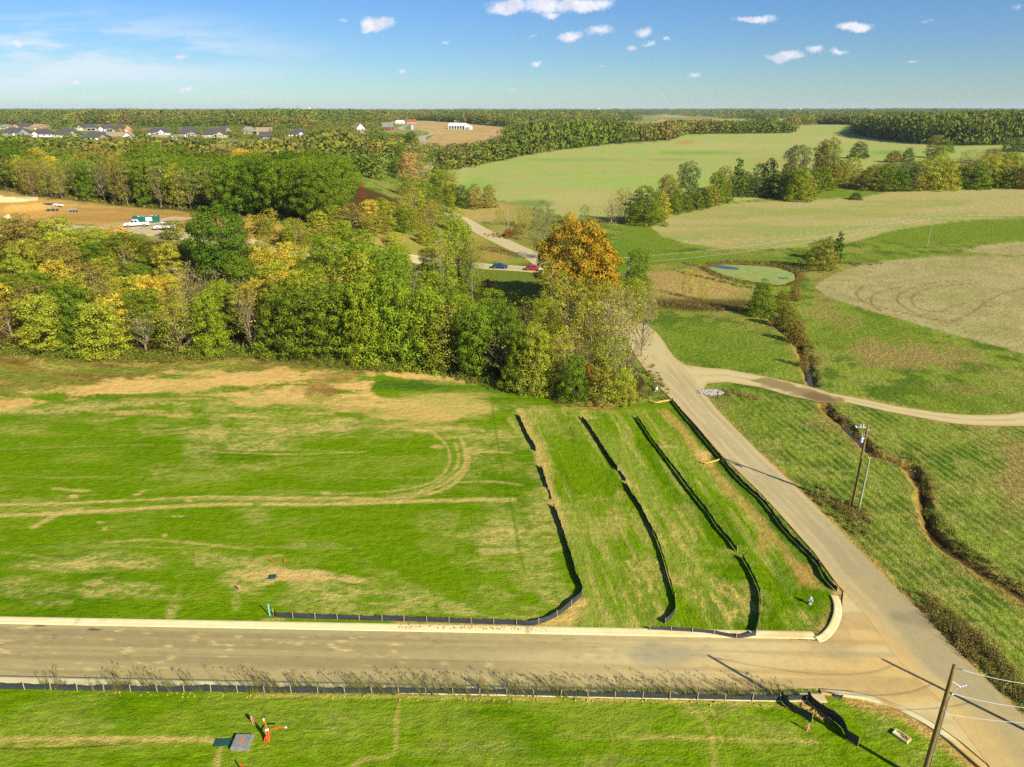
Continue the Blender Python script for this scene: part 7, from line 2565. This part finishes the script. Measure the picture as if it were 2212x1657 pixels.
class Brush:
    def __init__(s):
        s.V, s.F, s.C, s.b = [], [], [], 0

    def clump(s, x, y, z, r, h, n, cols, size, lean=(0, 0), stem=0.3):
        D = rand_dirs(n)
        D[:, 2] = np.abs(D[:, 2])
        k = RNG.uniform(0.3, 1.0, n)[:, None]
        P_ = D * np.array((r, r, h)) * k
        P_[:, 0] += lean[0] * P_[:, 2]
        P_[:, 1] += lean[1] * P_[:, 2]
        P_ += np.array((x, y, z))
        N_ = D + rand_dirs(n) * 0.9
        N_ /= np.linalg.norm(N_, axis=1)[:, None] + 1e-6
        V, F = leaf_quads(P_, N_, size)
        s.add(V, F, cols, n)

    def blades(s, x, y, z, r, h, n, cols, wd=0.03, lean=(0, 0), spread=0.35):
        ax = RNG.normal(0, r * 0.5, n) + x
        ay = RNG.normal(0, r * 0.5, n) + y
        hh = h * RNG.uniform(0.5, 1.1, n)
        tx = ax + hh * (lean[0] + RNG.normal(0, spread, n))
        ty = ay + hh * (lean[1] + RNG.normal(0, spread, n))
        a = RNG.uniform(0, 3.14, n)
        dx, dy = np.cos(a) * wd / 2, np.sin(a) * wd / 2
        mx, my = (ax + tx) / 2, (ay + ty) / 2
        zz = np.full(n, z)
        V = np.stack([np.stack([ax - dx, ay - dy, zz], 1), np.stack([ax + dx, ay + dy, zz], 1), np.stack([tx + dx * .4, ty + dy * .4, zz + hh], 1), np.stack([tx - dx * .4, ty - dy * .4, zz + hh], 1)], 1).reshape(-1, 3)
        F = np.arange(4 * n).reshape(n, 4)
        s.add(V, F, cols, n)

    def add(s, V, F, cols, n):
        s.V.append(V)
        s.F.append(F + s.b)
        s.b += len(V)
        c = np.array(cols)[RNG.integers(0, len(cols), n)] * RNG.uniform(0.7, 1.2, (n, 1))
        s.C.append(c)

    def build(s, name, label):
        V, F, C_ = np.concatenate(s.V), np.concatenate(s.F), np.concatenate(s.C)
        me = raw_mesh(name, V, F)
        set_attr(me, "tint", np.concatenate([C_, np.ones((len(C_), 1))], 1), 'FACE', 'FLOAT_COLOR')
        o = link(name, me, M_BRUSH)
        return tag(o, label, name.replace('_', ' '), kind='stuff')


CB = [alb(176, 152, 94), alb(196, 174, 116), alb(148, 124, 76), alb(156, 154, 76)]
CGR = [alb(140, 158, 62), alb(164, 174, 78), alb(118, 138, 50)]
CSEED = [alb(120, 88, 62), alb(96, 72, 52), alb(150, 116, 78)]
# weeds leaning over the lower kerb
B = Brush()
rg = random.Random(21)
A0, A1 = flat_at(40, 1484), flat_at(1735, 1505)


def weed_density(u):
    pts = [(0, .05), (90, .0), (105, .5), (150, .4), (165, 0.05), (225, .1), (250, 1), (380, .9), (400, .1), (470, .5), (490, .3), (530, .3), (545, 1), (690, .8), (860, .5), (900, .8), (1100, .9), (1250, 1), (1450, .95), (1600, .9), (1735, .8)]
    return np.interp(u, *zip(*pts))


for k in range(760):
    f = rg.random()
    p = A0 * (1 - f) + A1 * f
    u = 40 + f * 1695
    if rg.random() > weed_density(u):
        continue
    q = rg.uniform(-0.35, 0.35)
    x, y = p[0], p[1] + q
    B.blades(x, y, 0.02, .18, rg.uniform(.35, .75), 11, CGR + CB[:1], .024, (0, .05), .35)
    if rg.random() < .42:
        h = rg.uniform(.9, 1.7)
        ln = (rg.uniform(-.75, -.05), rg.uniform(.1, .6))
        B.blades(x, y, 0.02, .12, h, 7, CB[:2] + CGR[:1], .022, ln, .10)
        B.clump(x + ln[0] * h, y + ln[1] * h, h * .72, .13, .30, 14, CSEED, .075, ln)
B.build("roadside_weeds", "tall seeding weeds growing over the lower kerb")
# shrubs and brush beside the county road and round the creek
B = Brush()


def brush_line(pts, n, wdt, h0, h1, cols, size=.16, per=60, seedk=1, blade=True):
    rg = random.Random(seedk)
    W = resample([tuple(at(*p)) for p in pts], step=.3)
    for k in range(n):
        i = rg.randrange(len(W))
        a = rg.uniform(0, 6.28)
        r = rg.random() ** .5 * wdt / 2
        x, y = W[i][0] + math.cos(a) * r, W[i][1] + math.sin(a) * r
        z = float(hgt(x, y)) - .02
        h = rg.uniform(h0, h1) * (1.15 - .6 * r / (wdt / 2))
        B.clump(x, y, z, rg.uniform(.4, .8) * (h + .3), h, per, cols, size)
        if blade:
            B.blades(x, y, z, .6, h * 1.25, 10, cols, .035, (0, 0), .3)


brush_line([(1768, 1066), (1792, 1080), (1820, 1092), (1842, 1106), (1868, 1120)], 60, 3.6, .5, 1.2, CB + CB + CGR[:1], .14, 70, 1)
brush_line([(1800, 1110), (1830, 1130), (1860, 1150)], 26, 2.6, .2, .6, CB + CGR, .14, 50, 2)
brush_line([(1985, 1285), (2015, 1310), (2045, 1340), (2075, 1372)], 46, 2.6, .5, 1.25, CB + CB + CGR[:1], .13, 70, 3)
brush_line([(2060, 1352), (2090, 1385), (2125, 1415), (2160, 1440)], 60, 3.2, .6, 1.4, CB + [alb(96, 76, 48)], .13, 80, 4)
brush_line([(2150, 1440), (2180, 1480), (2212, 1510), (2260, 1555)], 46, 2.6, .4, 1.0, CB + CGR[:1], .13, 70, 5)
brush_line([(1800, 888), (1830, 908), (1856, 935), (1884, 958), (1910, 975)], 40, 1.4, .25, .7, CB + CB + CGR, .14, 50, 6)
brush_line([(1940, 978), (1975, 996), (1998, 1020), (2008, 1050), (2012, 1080)], 30, 1.4, .25, .7, CB + CGR, .13, 50, 7)
brush_line([(1470, 588), (1540, 604), (1600, 618), (1660, 626)], 80, 2.0, .3, .8, CB + CGR, .18, 40, 41)
brush_line([(2005, 1095), (2030, 1130), (2060, 1160), (2090, 1185), (2125, 1215)], 50, 1.8, .3, .8, CGR + CGR + CGR + CB[:1], .13, 70, 8)
brush_line([(2120, 1215), (2160, 1245), (2212, 1275), (2280, 1330)], 34, 1.8, .25, .6, CGR + CB, .13, 60, 9)
brush_line([(1655, 672), (1690, 700), (1718, 722), (1740, 748), (1752, 780), (1760, 818)], 80, 3.4, .4, 1.5, CB + CGR, .18, 60, 10)
brush_line([(1480, 568), (1520, 578), (1560, 600), (1610, 612), (1660, 620)], 150, 3.0, .4, 1.1, CB + CGR[:1], .2, 40, 11)
brush_line([(1640, 566), (1700, 576), (1740, 588)], 120, 4.0, .4, 1.2, CB + CGR[:1], .22, 40, 12)
brush_line([(1820, 566), (1860, 572), (1900, 566)], 40, 4, .3, 1.0, CB + [alb(150, 150, 120)], .2, 40, 13)
brush_line([(1420, 650), (1500, 664), (1580, 668), (1640, 672)], 110, 5, .3, 1.3, CB + [alb(96, 84, 50)], .22, 40, 14)
brush_line([(1398, 790), (1412, 815), (1430, 845), (1440, 860)], 40, 2.6, .4, 1.1, CGR + CB[:2], .16, 60, 15)
brush_line([(1350, 872), (1380, 862), (1400, 850)], 36, 2.6, .4, 1.2, CB + CGR[:1], .16, 60, 16)
brush_line([(1555, 845), (1590, 850), (1630, 862)], 40, 3.0, .15, .5, CB + CB, .14, 50, 17)
brush_line([(2085, 655), (2100, 662)], 2, .5, .2, .3, CB, .1, 10, 18)
for (u0, v0, u1, v1, n, s) in [(1060, 508, 1150, 520, 60, 19), (1080, 478, 1180, 500, 50, 20), (940, 510, 1010, 516, 60, 21), (1190, 480, 1290, 486, 60, 22), (1290, 480, 1420, 484, 60, 23), (1040, 590, 1060, 640, 14, 24)]:
    brush_line([(u0, v0), (u1, v1)], n, 7, .4, 1.6, CB + [alb(150, 110, 70)] + CGR[:1], .3, 36, s, False)
brush_line([(1528, 570), (1570, 565), (1620, 566), (1690, 574)], 110, 3, .3, 1.0, CB + CGR, .2, 40, 40)
B.build("brush", "brown and green brush beside the county road and along the creek")
# undergrowth along the edge of both woods
B = Brush()
brush_line([(-60, 754), (60, 764), (120, 772), (360, 778), (560, 768), (700, 786), (820, 797), (930, 800), (1060, 830), (1190, 854), (1290, 868)], 760, 3.6, .3, 1.5, CGR + [alb(160, 150, 70), alb(140, 120, 62)], .2, 46, 30)
brush_line([(-60, 748), (120, 765), (360, 771), (560, 762), (700, 780), (820, 792), (930, 796), (1060, 824), (1190, 848), (1290, 862)], 300, 3.0, 1.0, 3.2, CGR + [alb(150, 158, 60), alb(128, 136, 50)], .28, 90, 31, False)
brush_line([(0, 404), (31, 411), (67, 422), (128, 427), (189, 432), (256, 441), (384, 451), (435, 455), (520, 464), (603, 470), (695, 480)], 260, 4, .5, 2.6, CGR + CB, .45, 40, 32, False)
brush_line([(420, 512), (520, 522), (600, 530), (720, 540), (860, 552)], 140, 9, .6, 2.6, CB + [alb(170, 160, 70)] + CGR, .4, 40, 33, False)
B.build("undergrowth", "low undergrowth along the edges of the woods")
# ------------------------------------------------------------------ far woods: one mass of crowns
def far_protos():
    out = []
    for i in range(6):
        V, F, T, C = crown_cloud(W=1.0, H=1.0, z0=0.02, nl=16, per=15, size=0.135, shape='round', cr=0.34, hollow=0.85)
        out.append((V, F, T))
    return out


FP = far_protos()
FARV, FARF, FART, FARC = [], [], [], []
_fb = 0


def far_crown(x, y, H, W, col, coarse=False):
    global _fb
    V, F, T = FP[TR.randrange(len(FP))]
    if coarse:
        F = F[::2]
        T = T[::2]
        V = V.reshape(-1, 4, 3)[::2].reshape(-1, 3)
        F = np.arange(len(V)).reshape(-1, 4)
    a = TR.uniform(0, 6.28)
    c, s = math.cos(a), math.sin(a)
    z = float(hgt(x, y))
    k = 1.25 if coarse else 1.0
    X = (V[:, 0] * c - V[:, 1] * s) * W * k + x
    Y = (V[:, 0] * s + V[:, 1] * c) * W * k + y
    FARV.append(np.stack([X, Y, V[:, 2] * H * 1.12 + z], 1))
    FARF.append(F + _fb)
    _fb += len(V)
    j = TR.uniform(0.8, 1.15)
    cc = np.array(col) * j
    FARC.append(cc[None, :] * (0.88 + 0.24 * T)[:, None])


def farcol(r, px=None, py=0.0):
    x = TR.random()
    if px is not None:
        x = min(0.99, max(0.0, 0.5 * x + 1.6 * (float(fbm(px / 70.0, py / 70.0, 205, 2)) - 0.5) + 0.25))
    if x < 0.42:
        return alb(126, 142, 56)
    if x < 0.62:
        return alb(112, 130, 52)
    if x < 0.82:
        return alb(146, 146, 70)
    if x < 0.97:
        return alb(152, 156, 60)
    return alb(156, 132, 80)


def treeline(front, tops, depth, step, wm, hmin=9, hmax=20):
    """belt of crowns behind a front edge given in picture positions"""
    e = resample([at(*p)[:2] for p in front], step=1.0)
    l = np.concatenate([[0], np.cumsum(np.hypot(*np.diff(e, axis=0).T))])
    off = 1.5
    k = 0
    while off < depth:
        s = TR.uniform(0, step)
        while s < l[-1]:
            x, y = np.interp(s, l, e[:, 0]), np.interp(s, l, e[:, 1])
            r = math.hypot(x, y)
            x, y = x + x / r * off + TR.uniform(-2, 2), y + y / r * off + TR.uniform(-2, 2)
            z = float(hgt(x, y))
            u = float(proj(x, y, z)[0])
            vt = np.interp(u, *zip(*tops)) + TR.uniform(-1.5, 6)
            H = min(hmax, max(hmin, height_for((x, y, z), vt)))
            far_crown(x, y, H, wm * 1.3 * TR.uniform(0.8, 1.25), farcol(r, x, y))
            s += step * TR.uniform(0.8, 1.25)
        off += step * 0.9
        k += 1


# belt behind the big green field
treeline([(962, 366), (1062, 349), (1125, 337), (1194, 325), (1300, 313), (1379, 305), (1440, 303)], [(960, 330), (1000, 326), (1062, 308), (1100, 300), (1125, 288), (1160, 262), (1240, 260), (1300, 259), (1380, 268), (1440, 264)], 75, 8.0, 11)
treeline([(1440, 303), (1474, 290), (1646, 288), (1707, 287)], [(1440, 264), (1500, 260), (1600, 262), (1646, 256), (1707, 262)], 90, 9.0, 12)
treeline([(1095, 303), (1140, 300), (1190, 292), (1250, 286)], [(1095, 272), (1250, 262)], 60, 9, 12)
treeline([(1707, 272), (1761, 268), (1858, 270)], [(1700, 250), (1860, 250)], 120, 11, 14)
# woods at the far right
treeline([(1858, 289), (1902, 300), (1990, 310), (2040, 313), (2080, 314), (2173, 313), (2240, 312), (2400, 310)], [(1858, 256), (1950, 250), (2040, 246), (2120, 240), (2212, 244), (2400, 244)], 260, 11, 14, 9, 23)
treeline([(2180, 330), (2260, 328), (2400, 326)], [(2180, 306), (2400, 300)], 30, 9, 11)
# green and yellow trees between the back wood and the houses
treeline([(500, 372), (600, 366), (700, 352), (760, 345), (830, 340), (880, 330)], [(500, 318), (600, 300), (660, 294), (720, 284), (800, 296), (880, 306)], 150, 12, 12, 7, 17)
treeline([(-60, 330), (100, 336), (200, 330), (330, 326), (480, 330)], [(-60, 292), (150, 306), (330, 304), (480, 310)], 60, 11, 12, 7, 14)
treeline([(270, 268), (370, 270), (480, 270), (560, 275), (660, 276), (700, 264), (780, 265), (840, 264)], [(270, 256), (560, 250), (700, 248), (840, 252)], 300, 15, 16)
treeline([(-60, 264), (60, 265), (150, 262), (230, 266), (290, 268)], [(-60, 250), (290, 252)], 300, 15, 16)
treeline([(840, 263), (900, 260), (980, 264), (1050, 270), (1120, 276)], [(840, 250), (1010, 246), (1120, 256)], 250, 14, 16)
for (u, v, t, w_) in [(118, 278, 258, 34), (140, 279, 256, 40), (152, 284, 262, 30), (100, 268, 254, 24), (378, 290, 270, 26), (392, 286, 272, 18), (606, 286, 262, 26), (590, 290, 266, 20), (66, 266, 252, 22), (640, 300, 288, 20), (500, 292, 276, 34), (520, 296, 280, 26), (300, 300, 284, 22), (170, 306, 296, 18), (240, 310, 298, 22), (770, 300, 284, 26), (750, 302, 288, 26), (720, 268, 256, 20), (760, 270, 256, 24), (808, 268, 254, 24), (1060, 300, 292, 6), (1068, 301, 294, 6), (1076, 300, 291, 7)]:
    p = at(u, v)
    far_crown(p[0], p[1], max(3, height_for(p, t)), px_m(p, w_), farcol(0))
# garden and field trees round the far houses
_hr = random.Random(31)
_boxes = [(h[0] - h[3] / 2 - 2, h[0] + h[3] / 2 + 2, h[1], h[2]) for h in HOUSES]
_k = 0
while _k < 420:
    u, v = _hr.uniform(-60, 830), _hr.uniform(264, 312)
    if v > 300 and u > 300:
        v -= 10
    tp = v - _hr.uniform(7, 15)
    if any(a < u < b and tp < vb - 1 and v > vt - 1 and _hr.random() < 0.86 for a, b, vb, vt in _boxes):
        continue
    p = at(u, v)
    far_crown(p[0], p[1], max(4, min(15, height_for(p, tp))), _hr.uniform(8, 14), farcol(0))
    _k += 1
treeline([(-80, 268), (100, 268), (200, 265), (290, 267)], [(-80, 252), (300, 254)], 220, 13, 15)
treeline([(290, 272), (370, 274), (480, 272), (560, 273), (650, 277)], [(270, 256), (660, 254)], 220, 13, 15)
# the back wood's far side
treeline([(-60, 352), (60, 356), (200, 362), (330, 366), (480, 372), (700, 372), (840, 392)], [(-60, 296), (60, 300), (130, 314), (280, 304), (440, 312), (560, 320), (700, 318), (850, 350)], 60, 10, 12, 9, 19)
# endless woods to the skyline, thinner where farmland shows
OPEN_ = [F_BROWN, F_BIG, F_FAR1, F_MID]
n = 0
rng = random.Random(77)
for i in range(60000):
    q = rng.random()
    r = 640 * (9200 / 640.0) ** (q ** 0.85)
    a = math.radians(rng.uniform(-41, 41))
    x, y = r * math.sin(a), r * math.cos(a)
    z = float(_base_h(x, y))
    u, v = proj(x, y, z)
    u, v = float(u), float(v)
    if u < -120 or u > 2340:
        continue
    if v > (268 if u < 700 else 262):
        continue
    if 840 < u < 1130 and v > 259:
        continue
    if 1380 < u < 1860 and 257 < v < 292:
        continue
    if any(sdf_poly(np.array([u]), np.array([v]), P_)[0] < 0.6 for P_ in (F_BROWN, F_BIG, F_FAR1)):
        continue
    dens = float(fbm(x / 420.0, y / 420.0, 200, 3))
    if dens < (0.45 if r < 4500 else 0.38):
        continue
    far_crown(x, y, (rng.uniform(9, 18) + 9 * (float(fbm(x / 160.0, y / 160.0, 201, 2)) - 0.4)) * (1 + 0.15 * (r > 4000)), rng.uniform(13, 22) * (1 + r / 5000.0), farcol(r, x, y), coarse=r > 2200)
    n += 1
    if n > 13000:
        break
for (mn, loc, rz, sc_, col) in REST:
    md = bpy.data.meshes[mn]
    Vv = np.empty(len(md.vertices) * 3, np.float32)
    md.vertices.foreach_get("co", Vv)
    Q = Vv.reshape(-1, 4, 3)[::3]
    Tt = np.empty(len(md.polygons), np.float32)
    md.attributes["leaf"].data.foreach_get("value", Tt)
    Tt = Tt[::3]
    mid_ = Q.mean(1, keepdims=True)
    Q = mid_ + (Q - mid_) * 1.65
    Q = Q.reshape(-1, 3) * np.array(sc_)
    c_, s_ = math.cos(rz), math.sin(rz)
    X = Q[:, 0] * c_ - Q[:, 1] * s_ + loc[0]
    Y = Q[:, 0] * s_ + Q[:, 1] * c_ + loc[1]
    FARV.append(np.stack([X, Y, Q[:, 2] + loc[2]], 1))
    FARF.append(np.arange(len(Q)).reshape(-1, 4) + _fb)
    _fb += len(Q)
    FARC.append(np.array(col[:3])[None, :] * (0.62 + 0.75 * Tt)[:, None])
V = np.concatenate(FARV)
F = np.concatenate(FARF)
Cc = np.concatenate(FARC)
print("far crowns", n, "faces", len(F))
me = raw_mesh("far_woods", V, F)
set_attr(me, "tint", np.concatenate([Cc, np.ones((len(Cc), 1))], 1), 'FACE', 'FLOAT_COLOR')
m, t, out = new_mat("far_leaves")
a_ = t.new('ShaderNodeAttribute', attribute_name='tint')
d_ = t.new('ShaderNodeBsdfDiffuse')
t.l.new(a_.outputs['Color'], d_.inputs[0])
tr_ = t.new('ShaderNodeBsdfTranslucent')
t.l.new(a_.outputs['Color'], tr_.inputs[0])
mx_ = t.new('ShaderNodeMixShader')
mx_.inputs[0].default_value = 0.2
t.l.new(d_.outputs[0], mx_.inputs[1])
t.l.new(tr_.outputs[0], mx_.inputs[2])
t.l.new(mx_.outputs[0], out.inputs[0])
o = link("far_woods", me, m)
tag(o, "woods and tree lines stretching to the skyline", "woods", kind='stuff')

# ------------------------------------------------------------------ haze
mb = MB()
mb.box((0, 4500, 70 - 9), (24000, 24000, 140))
m, t, out = new_mat("haze_air")
pv = t.new('ShaderNodeVolumePrincipled')
pv.inputs['Color'].default_value = (0.74, 0.88, 0.98, 1)
pv.inputs['Density'].default_value = 0.00005
pv.inputs['Anisotropy'].default_value = 0.0
t.l.new(pv.outputs[0], out.inputs['Volume'])
hz = mb.build("haze", m)
tag(hz, "pale bluish air over the far country", "haze", kind='stuff')
